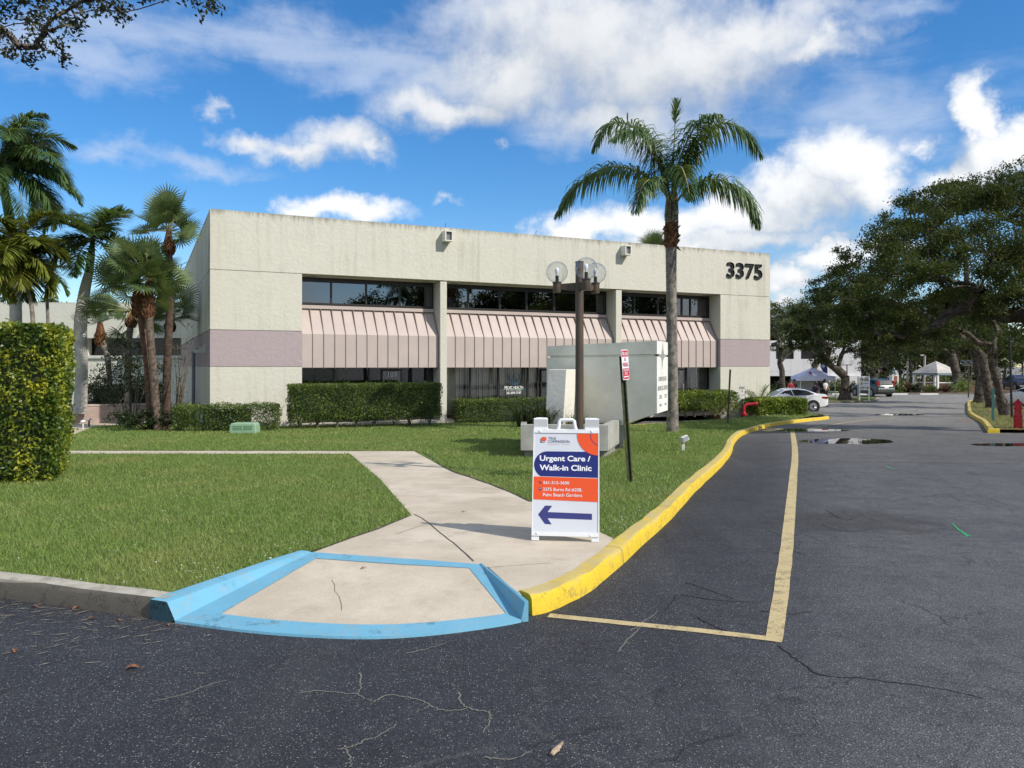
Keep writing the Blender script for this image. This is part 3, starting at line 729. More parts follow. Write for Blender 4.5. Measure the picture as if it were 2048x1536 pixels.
def puddle(label, cx, cy, rx, ry, seed):
    rng = random.Random(seed); ph = [rng.uniform(0, 6.28) for _ in range(4)]
    P = []
    for i in range(56):
        a = 2*PI*i/56; k = 1+.05*math.sin(2*a+ph[0])+.04*math.sin(3*a+ph[1])+.03*math.sin(7*a+ph[2])
        P.append(gp(cx+rx*k*math.cos(a), cy+ry*k*math.sin(a)).xy)
    c = gp(cx, cy); zz = zr(max(p.y for p in P))
    # level water in a shallow dip: raised by a hair above the asphalt along its far edge
    me = bpy.data.meshes.new('puddle'); me.from_pydata([(p.x, p.y, zr(p.y)+.004) for p in P], [], [tuple(range(56))]); me.update()
    n_ = me.polygons[0].normal
    if n_.z < 0: me.flip_normals()
    tag(link('puddle', me, None, M_water), label, kind='structure')
puddle('long oval puddle in the middle of the drive', 1696, 882.5, 90, 6.0, 1)
puddle('narrow puddle lying across the yellow line', 1612, 860.5, 86, 2.6, 2)
puddle('thin puddle near the red hydrant', 2012, 889.5, 66, 3.2, 3)
puddle('faint long puddle farther up the drive', 1800, 829, 50, 1.6, 4)

# right-hand verge and the islands farther off
vk = smooth_line([gp(x, y).xy for x, y in ((1975,866),(1971,859),(1960,845),(1937,829.5),(1934,815),(1934,809),(1938,804.5),(1953,800.5))], 3)
vk = list(reversed(vk)) if False else vk
vk0 = vk[0]; vk = [vk0+Vector((.35, -.12))]+vk+[vk[-1]+Vector((4, 2.2)), vk[-1]+Vector((9, 4))]
kerb('verge_kerb', vk, -1, M_yel, 'worn yellow kerb round the oak verge', h=.15, w=.2)
vki = offset(vk, -.2)
verge_poly = simple(vki+[vki[-1]+Vector((3, 0)), vki[0]+Vector((14, 5)), vki[0]+Vector((12, .6)), vki[0]+Vector((5, .1)), vki[0]+Vector((1.5, -.25))])
tag(region('verge', verge_poly, LL-.01, mat('worn verge grass and leaf litter', (.20, .17, .075), .95, .45, vs=2.2, bs=16, bst=.8, spec=.1, col2=(.13, .085, .05), bd=.05), 1.6), 'leaf strewn grass verge under the oaks', kind='structure')
ik = smooth_line([gp(x, y).xy for x, y in ((1540,806),(1620,806),(1700,806),(1738,805),(1756,802),(1757,799),(1745,797))], 3)
kerb('island_kerb', ik, 1, M_gkerb, 'pale concrete kerb of the tree island', h=.15, w=.18)
tag(region('tree_island', simple(offset(ik, .18)+[gp(1540, 796).xy]), LL, mat('island grass', (.16, .19, .05), .95, .3, vs=3, bs=14, bst=.8, spec=.1, bd=.05), 1.6), 'grassy island under the spreading oak', kind='structure')
tag(region('planting_bed', [(14, 78.2), (47, 78.2), (56, 76), (70, 90), (90, 190), (-40, 190), (-40, 82)], .10, M_mulch, 7), 'mulched planting beds beyond the parking lot', kind='structure')
fk = [Vector((14, 78)), Vector((30, 78)), Vector((47, 78))]
kerb('far_kerb', fk, 1, M_gkerb, 'low far kerb in front of the planting beds', h=.13, w=.2)

# ------------------------------------------------------------------ grass blades
def blades(name, poly, holes, ybands, seed, label, m=M_blade):
    rng = np.random.default_rng(seed); P = np.array([(p[0], p[1]) for p in poly]); allV = []
    x0, x1 = P[:, 0].min(), P[:, 0].max()
    for (ya, yb, den, hh, ww) in ybands:
        xa, xb = max(x0, -.70*yb-1), min(x1, .70*yb+1)
        n = int((xb-xa)*(yb-ya)*den); g = np.c_[rng.uniform(xa, xb, n), rng.uniform(ya, yb, n)]
        g = g[np.abs(g[:, 0]) < .69*g[:, 1]+.8]
        g = g[inside(g, P)]
        for h_ in holes: g = g[~inside(g, np.array([(p[0], p[1]) for p in h_]))]
        n = len(g); z = zr_np(g[:, 1])+LL-.015+(lawn_rise(g[:, 0], g[:, 1]) if name == 'grass' else 0)
        th = rng.uniform(0, 2*PI, n); w = ww*rng.uniform(.6, 1.3, n); h = hh*rng.uniform(.45, 1.25, n)
        le = h*rng.uniform(.2, 1.1, n); ph = rng.uniform(0, 2*PI, n)
        b = np.c_[g, z]; s = np.c_[np.cos(th)*w/2, np.sin(th)*w/2, np.zeros(n)]
        tip_ = b+np.c_[np.cos(ph)*le, np.sin(ph)*le, h]
        allV.append(np.stack([b-s, b+s, tip_], 1))
    V = np.concatenate(allV).reshape(-1, 3); Fc = np.arange(len(V)).reshape(-1, 3)
    return tag(link(name, mesh_np(name, V, Fc), None, m), label, 'grass', kind='stuff')
ramp_hole = [Vector(ramp_pt(u, 0)[:2])+Vector((0, -.1)) for u in L_(0, 1, 8)]+[Tr+Vector((.06, 0)), Tl]
_o = [Vector(ramp_pt(0, v)[:2]) for v in L_(0, 1, 8)]; _n = offset(_o, .0); ret_hole = _o+[offset(_o, .215*(1-.45*i/8)+.012)[i] for i in range(8, -1, -1)]
def grow(poly, d):      # holes are a little smaller so that blades lean over the edges
    return poly
bld_hole = [P0-fn*.1, P0+fd*26.36-fn*.1, P0+fd*26.36+fn*25, P0+fn*25]
blades('grass', lawn_poly, [walk, path2, ramp_hole, ret_hole, bld_hole],
       [(5.2, 8, 3600, .050, .0075), (8, 11, 2300, .050, .009), (11, 16.5, 1300, .052, .011), (16.5, 24, 620, .055, .016), (24, 34, 300, .06, .024), (34, 47, 120, .07, .04)], 4,
       'short green grass of the front lawn')
blades('verge_grass', verge_poly, [], [(26, 40, 70, .08, .025), (40, 66, 30, .10, .04)], 5, 'thin dry grass tufts on the oak verge')
# ------------------------------------------------------------------ the office building
GB = -.50
bld = thing('office_building', 'long two storey cream office building with mauve band, pink awnings and black house number', 'building', (P0x, P0y, GB), TH)
def fs(px, d=0.0):
    """distance along the facade (d metres behind its face) seen at photo column px"""
    u = (px-1024)/F; A = P0+fn*d
    return (u*A.y-A.x)/(fd.x-u*fd.y)
def fz(px, py, d=0.0):
    s = fs(px, d); return EYE+(HY-py)/F*(P0+fn*d+fd*s).y
zt, zs, zb1, zb0, zsoff = 7.40, 5.23, 3.06, 1.73, 5.20
Z = lambda z: z-GB
LEN, DEP, RD = 26.36, 25.0, .88
sA0, sA1 = fs(604), fs(880.8); sB0, sB1 = fs(894.2), fs(1232.4); sC0, sC1 = fs(1244), fs(1441)
bays = [(sA0, sA1), (sB0, sB1), (sC0, sC1)]
g = .012   # half of a joint
w = MB()
# panels of the front, proud of the core by 3 cm; core behind
def fpanel(s0, s1, z0, z1, mb=w): mb.box(s0, s1, 0, .30, Z(z0), Z(z1))
fpanel(0, LEN, zs+g, zt)
for s0, s1 in ((0, sA0), (sC1, LEN)):
    fpanel(s0, s1, zb1+g, zs-g); fpanel(s0, s1, -1.6, zb0-g)
# side wall panels (x = 0 plane) and the far sides
def spanel(z0, z1, mb=w): mb.box(0, .30, .302, DEP, Z(z0), Z(z1))
spanel(zs+g, zt); spanel(zb1+g, zs-g); spanel(-1.6, zb0-g)
w.box(LEN-.3, LEN, .302, DEP, Z(-1.6), Z(zt)); w.box(.302, LEN-.302, DEP-.3, DEP-.002, Z(-1.6), Z(zt))
# core behind the joints, returns of the bays, soffit, roof
w.box(.03, sA0-.03, .03, RD+.5, Z(-1.6), Z(zs+.3)); w.box(sC1+.03, LEN-.03, .03, RD+.5, Z(-1.6), Z(zs+.3))
w.box(.03, .28, RD+.5, DEP-.31, Z(-1.6), Z(zs+.3))
w.box(sA0-.029, sC1+.029, .302, RD+.3, Z(zsoff), Z(zsoff+.4))
w.box(.31, LEN-.31, .31, DEP-.31, Z(6.75), Z(6.85))
w.box(sA0-.03, sA0, .301, RD+.2, Z(-1.6), Z(zsoff-.002)); w.box(sC1, sC1+.03, .301, RD+.2, Z(-1.6), Z(zsoff-.002))
wo = w.build('wall', [M_cream], bld)
# streaky side wall gets its own surface
sw_ = MB()
sw_.box(-.004, .0, .05, DEP-.05, Z(zs+g), Z(zt-.02)); sw_.box(-.004, .0, .05, DEP-.05, Z(zb1+g), Z(zs-g)); sw_.box(-.004, 0, .05, DEP-.05, Z(-1.6), Z(zb0-g))
o = sw_.build('side_wall', M_side, bld); o['label'] = 'streaked shaded side wall'
for bx in ((0, sA0, 0, .30), (sC1, LEN, 0, .30), (0, .3, .302, DEP)):
    bb = MB(); bb.box(*bx, Z(zb0+g), Z(zb1-g)); bb.build('accent_band', M_band, bld)
for s0, s1 in ((sA1, sB0), (sB1, sC0)):
    p = MB(); p.box(s0, s1, .02, RD+.2, Z(-1.6), Z(zsoff-.003)); p.build('pier', M_cream, bld, bevel=.015)
# soffit vents: small dark slots
for s in (sA0+.45, sA1-.4, sB0+.5, sB1-.6, sC0+.4, sC1-.5):
    v = MB(); v.box(s-.17, s+.17, .40, .52, Z(zsoff-.006), Z(zsoff+.004)); v.build('soffit_vent', M_black, bld)
# base slab strip along the front
bs = MB(); bs.box(sA0, sC1, -.02, RD+.1, Z(-.62), Z(-.46)); bs.build('floor_slab', M_concrete, bld)

# windows upstairs: frame with mullions, panes, blinds behind
zw0, zw1 = 4.16, 5.17
mull = [[fs(x, RD) for x in (662, 732, 799, 851)], [fs(x, RD) for x in (936, 999, 1052.6, 1107.5, 1165)], [fs(x, RD) for x in (1268, 1315, 1336, 1363, 1380)]]
tops = []
for bi, (s0, s1) in enumerate(bays):
    f = MB(); e0, e1 = s0+.02, s1-.02
    f.box(e0, e1, RD-.06, RD+.05, Z(zw0-.02), Z(zw0+.06)); f.box(e0, e1, RD-.06, RD+.05, Z(zw1-.14), Z(zsoff-.004))
    cols = [e0+.03]+mull[bi]+[e1-.03]
    for q, s in enumerate(cols): hw = .035 if 0 < q < len(cols)-1 else .045; f.box(s-hw, s+hw, RD-.055, RD+.045, Z(zw0+.062), Z(zw1-.142))
    wf = f.build('window', M_bronze, bld); wf['label'] = 'dark framed strip window above the awning'
    gp_ = MB(); gp_.box(e0+.04, e1-.04, RD-.004, RD+.004, Z(zw0+.05), Z(zw1-.13)); gp_.build('pane', M_glass, wf)
    bl = MB(); rng = random.Random(bi+3)
    for q in range(len(cols)-1):
        a, b_ = cols[q]+.04, cols[q+1]-.04
        if (bi, q) in ((0, 0), (0, 4), (1, 5), (2, 4), (2, 5)): pass
        s = a
        while s < b_-.05:
            tw = R(rng.uniform(12, 40)); wd = .088
            bl.add([(s, RD+.20, Z(zw0)), (s+wd*math.cos(tw), RD+.20+wd*math.sin(tw), Z(zw0)), (s+wd*math.cos(tw), RD+.20+wd*math.sin(tw), Z(zw1)), (s, RD+.20, Z(zw1))], [(0, 1, 2, 3)]); s += .085
    bl.build('window_blind', M_blind, wf)
# dark room volume behind both storeys
rm = MB()
for s0, s1 in bays:
    for z0, z1 in ((zw0-.05, zsoff-.002), (-.46, 1.95)):
        rm.add([(s0, RD+.06, Z(z0)), (s1, RD+.06, Z(z0)), (s1, RD+2.5, Z(z0)), (s0, RD+2.5, Z(z0)), (s0, RD+.06, Z(z1)), (s1, RD+.06, Z(z1)), (s1, RD+2.5, Z(z1)), (s0, RD+2.5, Z(z1))],
               [(0,1,2,3), (4,7,6,5), (2,6,7,3), (0,3,7,4), (1,5,6,2)])
rm.build('room_interior', M_dark, bld)
# metal awnings: sloped then vertical, standing seams
for bi, (s0, s1) in enumerate(bays):
    a = MB(); e0, e1 = s0+.015, s1-.015; za, zbk, zc = 3.97, 2.97, 1.69; dt, dbk = RD-.02, .20
    a.box(e0, e1, dt-.10, dt+.02, Z(za+.012), Z(za+.145))                 # flashing
    th = .03
    a.prism([(dt, Z(za)), (dbk, Z(zbk)), (dbk, Z(zc)), (dbk+th, Z(zc)), (dbk+th, Z(zbk-.01)), (dt, Z(za-.05))], e0, e1, 'x')
    n = max(2, round((e1-e0)/.426)); 
    aw = a.build('awning', M_awn, bld)
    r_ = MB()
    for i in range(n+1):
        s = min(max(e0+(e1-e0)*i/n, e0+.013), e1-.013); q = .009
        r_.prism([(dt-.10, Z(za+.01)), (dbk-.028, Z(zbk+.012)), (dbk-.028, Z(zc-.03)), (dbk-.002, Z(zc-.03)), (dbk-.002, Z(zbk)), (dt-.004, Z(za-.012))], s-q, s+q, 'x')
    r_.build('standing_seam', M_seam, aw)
    u = MB(); u.box(e0, e1, dbk+th+.01, RD-.1, Z(1.80), Z(1.83)); u.build('awning_soffit', M_awn, aw)
# shop fronts
def shop(bi, verts, blind, door=None):
    s0, s1 = bays[bi]; f = MB(); zd = 1.93; z0 = -.45
    f.box(s0+.01, s1-.01, RD-.05, RD+.05, Z(zd-.08), Z(zd+.2)); f.box(s0+.01, s1-.01, RD-.05, RD+.05, Z(z0), Z(z0+.10))
    cols = [s0+.04]+verts+[s1-.04]
    for s in cols: f.box(s-.035, s+.035, RD-.045, RD+.045, Z(z0+.102), Z(zd-.082))
    sf = f.build('shopfront', M_bronze, bld); sf['label'] = 'dark framed ground floor shopfront under the awning'
    p = MB(); p.box(s0+.05, s1-.05, RD-.004, RD+.004, Z(z0+.09), Z(zd-.07)); p.build('pane', M_shop, sf)
    if blind:
        bl = MB(); rng = random.Random(7)
        for a, b_ in blind:
            s = a
            while s < b_:
                tw = R(rng.uniform(5, 42)); wd = .10
                bl.add([(s, RD+.16, Z(z0+.12)), (s+wd*math.cos(tw), RD+.16+wd*math.sin(tw), Z(z0+.12)), (s+wd*math.cos(tw), RD+.16+wd*math.sin(tw), Z(zd)), (s, RD+.16, Z(zd))], [(0, 1, 2, 3)])
                s += .10 if rng.random() > .06 else .16
        bl.build('window_blind', M_blind, sf)
    return sf
def facade_M(s, d, z): return Matrix.Translation((s, d, Z(z))) @ Matrix.Rotation(R(90), 4, 'X')
sh1 = shop(0, [fs(668, RD), fs(737, RD)], None)
sh2 = shop(1, [fs(940, RD), fs(996, RD), fs(1055, RD), fs(1075, RD), fs(1130, RD), fs(1180, RD)], [(sB0+.08, fs(1053, RD)), (fs(1057, RD), fs(1071, RD))])
sh3 = shop(2, [fs(1300, RD), fs(1345, RD), fs(1372, RD)], [(fs(1386, RD), fs(1400, RD))])
def door(sa, sb, num):
    d = MB(); z0, z1 = -.44, 1.62; q = .055
    d.box(sa, sa+q, RD-.075, RD-.047, Z(z0), Z(z1)); d.box(sb-q, sb, RD-.075, RD-.047, Z(z0), Z(z1))
    d.box(sa+q, sb-q, RD-.075, RD-.047, Z(z1-.08), Z(z1)); d.box(sa+q, sb-q, RD-.075, RD-.047, Z(z0), Z(z0+.2))
    do = d.build('door', M_bronze, bld)
    h = MB(); h.tube([(sb-.16, RD-.08, Z(.45)), (sb-.16, RD-.13, Z(.47)), (sb-.16, RD-.13, Z(.85)), (sb-.16, RD-.08, Z(.87))], .013, 6); h.build('handle', M_offwhite, do)
    p = MB(); p.box(sa+q, sb-q, RD-.066, RD-.058, Z(z0+.2), Z(z1-.08)); p.build('pane', M_shop, do)
    t_ = MB(); t_.text(num, .30, facade_M((sa+sb)/2, RD-.085, 1.40), 0, .006); n_ = t_.build('suite_number', M_white, do)
door(fs(762, RD), fs(803, RD), '109'); door(fs(1080, RD), fs(1122, RD), '108'); door(fs(1335, RD), fs(1369, RD), '107')
# lettering on the middle shop window
ps = (fs(1005.5, RD-.02), fs(1050, RD-.02)); pc = (ps[0]+ps[1])/2; pw = ps[1]-ps[0]
t_ = MB(); t_.text('PELVIC HEALTH', .185, facade_M(pc, RD-.012, fz(1028, 775.5, RD)), 0, .004, 1.0, sx=pw/1.55)
t_.text('S O L U T I O N S', .075, facade_M(pc, RD-.012, fz(1028, 780.8, RD)), 0, .002, 1.25)
t_.text('561.899.7747', .145, facade_M(pc, RD-.012, fz(1028, 786, RD)), 0, .003, .92)
t_.build('window_lettering', M_white, sh2)
lg = MB(); zc_ = fz(1027, 757, RD); zq = Z(zc_)
for sg in (-1, 1):
    lg.tube([(pc+sg*x, RD-.012, zq+z) for x, z in ((.30, .20), (.27, .02), (.20, -.10), (.10, -.24), (.0, -.26))], .012, 5)
    lg.tube([(pc+sg*x, RD-.012, zq+z) for x, z in ((-.06, .18), (.06, .06), (.14, -.06), (.10, -.16), (.0, -.22))], .012, 5)
    lg.tube([(pc+sg*x, RD-.012, zq+z) for x, z in ((.12, .26), (.24, .16), (.22, -.02), (.12, -.12), (.02, -.02))], .010, 5)
lg.build('window_emblem', mat('blue film', (.03, .16, .34), .5, .1), sh2)
ln = MB(); ln.box(pc-pw/2, pc+pw/2, RD-.014, RD-.011, Z(fz(1028, 778.9, RD)), Z(fz(1028, 778.9, RD))+.016); ln.build('lettering_rule', mat('green film', (.12, .42, .28), .5, .1), sh2)
# house number
nb = MB(); s0, s1 = fs(1453), fs(1523); zz = fz(1488, 542); n_h = 1.0
v, f_ = text_data('3375', 1.0, .018, 1.02)
xs_ = [p[0] for p in v]; ys_ = [p[1] for p in v]; kx = (s1-s0)/(max(xs_)-min(xs_)); ky = .76/(max(ys_)-min(ys_))
Mn = Matrix.Translation(((s0+s1)/2, -.075, Z(zz))) @ Matrix.Rotation(R(90), 4, 'X') @ Matrix.Diagonal((kx, ky, 1, 1)) @ Matrix.Translation((-(max(xs_)+min(xs_))/2, -(max(ys_)+min(ys_))/2, 0))
nb.text('3375', 1.0, Mn, 0, .018, 1.02, depth=-.06)
nb.build('house_number', M_black, bld)
# wall lights on the parapet: open box fittings
for px, top_, bot in ((893, 461, 487), (1249, 490, 514)):
    s = fs(px-1.5); z1, z0 = fz(px, top_+3), fz(px, bot-2); l = MB(); hw = .17; dp = .40; q = .045
    l.box(s-hw, s+hw, -dp, -.002, Z(z0), Z(z0+q)); l.box(s-hw, s+hw, -dp, -.002, Z(z1-q), Z(z1))
    l.box(s-hw, s-hw+q, -dp, -.002, Z(z0+q), Z(z1-q)); l.box(s+hw-q, s+hw, -dp, -.002, Z(z0+q), Z(z1-q))
    wl = l.build('wall_light', M_pale, bld)
    k = MB(); k.box(s-hw+q, s+hw-q, -dp+.10, -dp+.12, Z(z0+q), Z(z1-q)); k.build('light_lens', mat('grey lens', (.22, .22, .23), .3, .1), wl)
# drain pipe and shed lamp on the side wall
def st(px, py_unused=0):
    u = (px-1024)/F; return (P0.x-u*P0.y)/(u*fn.y-fn.x)
t1 = st(391); Yp = (P0+fn*t1).y
dpz = EYE+(HY-703)/F*Yp
d_ = MB(); d_.tube([(-.09, t1, Z(-.8)), (-.09, t1, Z(dpz))], .075, 10); d_.build('drain_pipe', mat('blue grey pipe', (.26, .28, .33), .5, .1), bld)
t2 = st(411); Yp = (P0+fn*t2).y; z1 = EYE+(HY-688)/F*Yp
d_ = MB(); d_.prism([(0, Z(z1)), (-.42, Z(z1-.26)), (-.42, Z(z1-.34)), (0, Z(z1-.34))], t2-.2, t2+.2, 'y'); d_.build('side_lamp', M_offwhite, bld)
# thin vents and antennas along the parapet edge
for px in (893, 1075):
    a = MB(); s = fs(px); a.tube([(s, .15, Z(zt)), (s, .15, Z(zt+.16)), (s+.05, .15, Z(zt+.2))], .012, 5); a.build('parapet_spike', M_black, bld)

# ------------------------------------------------------------------ buildings behind
M_back = stucco('back building stucco', (.66, .65, .58), (.3, .3, .24), .4, top=5.85, sw=1.2)
hb = thing('low_building', 'low cream building with a dark strip window behind the palms', 'building', (-26, 49, -.6))
wlo = MB(); zB = lambda z: z+.6
wz1, wz0 = EYE+(HY-676)/F*49, EYE+(HY-711)/F*49
wlo.box(-40, 12, 0, 10, zB(wz1), zB(5.75)); wlo.box(-40, 12, 0, 10, zB(-1.6), zB(wz0))
wlo.box(-40, xat(168, 49)+26, .002, 10, zB(wz0), zB(wz1)); wlo.box(11, 12, .002, 10, zB(wz0), zB(wz1))
wlo.build('wall', M_back, hb)
f = MB(); f.box(xat(168, 49)+26, 11, .9, .98, zB(wz0), zB(wz1)); wn = f.build('window', M_dkglass, hb)
f = MB(); f.box(xat(168, 49)+26, 11, 1.6, 1.7, zB(wz0), zB(wz1)); f.build('window_recess', M_dark, hb)
f = MB(); f.box(xat(165, 49)+26, 12.05, -.12, .0, zB(wz0-.18), zB(wz0-.02)); f.build('sill', M_offwhite, hb)
pw_ = thing('planter_wall', 'low pink planter wall under the clipped dark hedge', 'wall', (xat(132, 31), 31, -.6))
q = MB(); Lx = xat(345, 33)-xat(132, 31)
zt_ = EYE+(HY-813)/F*31
q.prism([(0, 0), (Lx, 1.6), (Lx, 1.9), (.0, .3)], -.5, zt_+.6, 'z'); q.prism([(0, .3), (.3, .33), (-2.2, 12), (-2.5, 12)], -.5, zt_+.6, 'z')
q.build('wall', mat('dusty pink stucco', (.48, .37, .33), .9, .15, vs=1.5, bs=30, bst=.25), pw_)
q = MB(); q.prism([(-.03, -.04), (Lx+.02, 1.57), (Lx+.02, 1.93), (-.03, .33)], zt_+.6, zt_+.66, 'z'); q.build('coping', mat('pink coping', (.55, .44, .40), .9, .1), pw_)

wb_ = thing('white_office', 'white panelled office block behind the canopy tent', 'building', (xat(1500, 92), 92, -1.05))
q = MB(); zW = lambda z: z+1.05
hx = lambda px: xat(px, 92)-xat(1500, 92)
zA, zB_, zC, zD = EYE+(HY-752)/F*92, EYE+(HY-718)/F*92, EYE+(HY-690)/F*92, 4.75
q.box(0, hx(1722), 0, 12, zW(zA), zW(zB_)); q.box(0, hx(1722), 0, 12, zW(zC), zW(zD))
for a, b_ in ((0, hx(1552)), (hx(1588), hx(1602)), (hx(1648), hx(1722))): q.box(a, b_, .01, 12, zW(zB_), zW(zC))
q.box(hx(1655), hx(1722), -.5, 10, zW(-1.3), zW(zA-.02))
q.build('wall', mat('white cladding', (.70, .71, .72), .6, .05, vs=.3), wb_)
q = MB()
for px in range(1530, 1722, 26): q.box(hx(px)-.03, hx(px)+.03, -.006, .0, zW(zA), zW(zB_))
q.box(0, hx(1722), -.007, -.001, zW(zA+(zB_-zA)*.28), zW(zA+(zB_-zA)*.28)+.05); q.build('panel_joint', M_offwhite, wb_)
for a, b_ in ((1552, 1588), (1602, 1648)):
    q = MB(); q.box(hx(a), hx(b_), .25, .30, zW(zB_), zW(zC)); q.build('window', M_black, wb_)
q = MB(); q.box(0, hx(1655), 2.5, 2.6, zW(-1.3), zW(zA)); q.build('dark_entry', M_dark, wb_)
# ------------------------------------------------------------------ A-frame sign on the pavement
M_plas = mat('white moulded plastic', (.78, .80, .82), .42, .04, bs=60, bst=.04)
M_or = mat('orange print', (.80, .085, .012), .5, .02); M_navy = mat('navy print', (.006, .016, .16), .5, .02)
M_arrow = mat('indigo print', (.035, .04, .19), .5, .02); M_print = mat('white print', (.82, .84, .88), .5, .02)
M_poster = mat('pale grey poster', (.64, .67, .73), .5, .02)
fl, fr_ = gp(1064, 1081, LL), gp(1196.5, 1084, LL)
ctr = (fl+fr_)/2; yaw = R(-7.0)
af = thing('sandwich_board', 'white folding sandwich board for an urgent care clinic with blue arrow', 'sign', (ctr.x, ctr.y, ctr.z), yaw)
SP = .50; HT = 1.135; LEAN = math.atan2(SP/2, HT)
def aM(back=False):
    # panel plane: local x across, local y up the slope, local z out of the face
    if not back: return Matrix.Rotation(R(90)-LEAN, 4, 'X')
    return Matrix.Translation((0, SP, 0)) @ Matrix.Rotation(PI, 4, 'Z') @ Matrix.Rotation(R(90)-LEAN, 4, 'X')
SL = HT/math.cos(LEAN)
def zx(x): return (x-724)/1012.0                  # measured columns and rows of the sign face
def zy(y): return (1362-y)/1174.0*SL
def panel(name, M):
    mb = MB(); HW = .316; t0, t1 = -.036, 0.0
    outl = [(-HW, 0), (-HW+.066, 0), (-HW+.070, zy(1318)), (HW-.070, zy(1318)), (HW-.066, 0), (HW, 0), (HW-.004, SL-.004), (HW-.01, SL), (zx(905), SL), (zx(903), zy(300)), (zx(818), zy(300)),
            (zx(800), zy(215)), (zx(795), SL-.006), (zx(780), SL), (zx(665), SL), (zx(650), SL-.006), (zx(645), zy(215)), (zx(628), zy(305)), (zx(543), zy(305)), (zx(541), SL), (-HW+.01, SL), (-HW+.004, SL-.004)]
    # split into convex slabs so that shading stays clean
    zsh = zy(300)
    mb.box(-HW, HW, zy(1316), zsh, t0, t1); mb.box(-HW, -HW+.07, 0, zy(1316)-.0005, t0, t1); mb.box(HW-.07, HW, 0, zy(1316)-.0005, t0, t1)
    mb.box(-HW+.002, zx(541), zsh+.0005, SL, t0, t1-.001); mb.box(zx(905), HW-.002, zsh+.0005, SL, t0, t1-.001)
    # raised rims round the poster and hinge lugs
    mb.box(-HW, HW, zy(336), zy(300), t1+.0005, t1+.010); mb.box(-HW, HW, zy(1318), zy(1274), t1+.0005, t1+.010)
    mb.box(-HW, -HW+.009, zy(1274)+.0005, zy(336)-.0005, t1+.0005, t1+.008); mb.box(HW-.009, HW, zy(1274)+.0005, zy(336)-.0005, t1+.0005, t1+.008)
    mb.box(zx(498), zx(535), SL-.020, SL+.004, t1, t1+.010); mb.box(zx(950), zx(1000), SL-.020, SL+.004, t1, t1+.010); mb.box(zx(425), zx(470), SL-.016, SL+.003, t1, t1+.008)
    for x, y in ((470, 318), (972, 316), (458, 1294), (968, 1306)):
        mb.lathe([(.013, 0), (.013, .004), (.006, .007)], 12, (zx(x), zy(y), t1+.010))
    o = mb.build(name, M_plas, af, bevel=.003); o.data.transform(M); return o
pf = panel('front_panel', aM()); pb = panel('back_panel', aM(True))
h = MB(); h.tube([(zx(640), zy(312), -.018), (zx(652), zy(260), -.018), (zx(655), zy(215), -.018), (zx(668), zy(202), -.018), (zx(785), zy(202), -.018), (zx(800), zy(215), -.018), (zx(806), zy(260), -.018), (zx(822), zy(312), -.018)], .0175, 10)
h.box(zx(640), zx(822), zy(306), zy(297), -.036, -.002)
o = h.build('handle', M_plas, af, 60); o.data.transform(aM())
# poster: all printed shapes lie in one sheet
po = MB(); e = .0012
po.box(-.3065, .3065, zy(1272), zy(338), .0008, .002, 0)
def flat(poly, mi, lay): po.add([(zx(x), zy(y), .002+e*lay) for x, y in poly], [tuple(range(len(poly)))], mi)
def arcp(cx, cy, r, a0, a1, n): return [(cx+r*math.cos(R(a0+(a1-a0)*i/n)), cy+r*math.sin(R(a0+(a1-a0)*i/n))) for i in range(n+1)]
flat(list(reversed([(1032, 514)]+arcp(545, 643, 129, -90, -240, 20)+[(1032, 762)])), 2, 1)
flat(list(reversed([(1032, 762), (414, 758), (414, 975), (1032, 990)])), 1, 2) if False else flat([(414, 976), (1032, 990), (1032, 768), (414, 759)], 1, 2)
flat([(1032, 338)]+[(830, 338)][:0]+list(reversed(arcp(1032, 346, 202, 90, 182, 20)+[(830, 338)]))[0:0]+[(830, 338)]+list(reversed(arcp(1032, 346, 202, 90, 180, 20))), 1, 3)
ring = arcp(1060, 352, 98, 107, 187, 14); ring2 = arcp(1060, 352, 104, 106, 186, 14)
for i in range(14): flat([ring[i], ring2[i], ring2[i+1], ring[i+1]], 4, 4)
flat([(464, 1119), (530, 1206), (596, 1209), (556, 1152), (978, 1158), (978, 1101), (556, 1094), (598, 1034), (530, 1034)], 4, 1)
# phone and pin icons, clinic emblem
flat([(466, 801), (467, 812), (476, 823), (488, 828), (494, 825), (493, 818), (485, 816), (478, 810), (476, 803), (472, 799)], 4, 3)
flat(list(reversed([(477, 897), (468, 881)]+arcp(478, 873, 11, 160, 380, 12)+[(488, 881)])), 4, 3)
flat(list(reversed(arcp(478, 873, 4, 0, 330, 10))), 3, 4)
for x0, y0, x1, y1, mi, l in ((471, 392, 497, 418, 2, 1), (476, 397, 492, 413, 0, 2), (484, 405, 514, 431, 2, 1), (489, 410, 509, 426, 0, 2), (472, 421, 481, 431, 2, 1), (489, 375, 517, 417, 1, 3), (482, 383, 532, 409, 1, 4), (524, 375, 531, 382, 1, 3)):
    flat([(x0, y1), (x1, y1), (x1, y0), (x0, y0)], mi, l)
po.build('poster', [M_poster, M_or, M_navy, M_print, M_arrow], af).data.transform(aM())
M_slate = mat('slate print', (.05, .06, .14), .5, .02); M_faint = mat('faint orange print', (.55, .30, .22), .5, .02)
def tline(s, x0, x1, yc, hgt, mi, bold, lay, spacing=1.0):
    v, f_ = text_data(s, 1.0, bold, spacing); X = [p[0] for p in v]; Y_ = [p[1] for p in v]
    capH = .73; kx = (zx(x1)-zx(x0))/(max(X)-min(X)); ky = (hgt/1174.0*SL)/capH
    M = Matrix.Translation((zx(x0)-min(X)*kx, zy(yc)-0.0*ky, .002+e*lay)) @ Matrix.Diagonal((kx, ky, 1, 1)) @ Matrix.Translation((0, -.03, 0))
    tx = MB(); tx.text(s, 1.0, M, 0, bold, spacing); tx.build('lettering', (M_print, M_slate, M_faint)[mi], af).data.transform(aM())
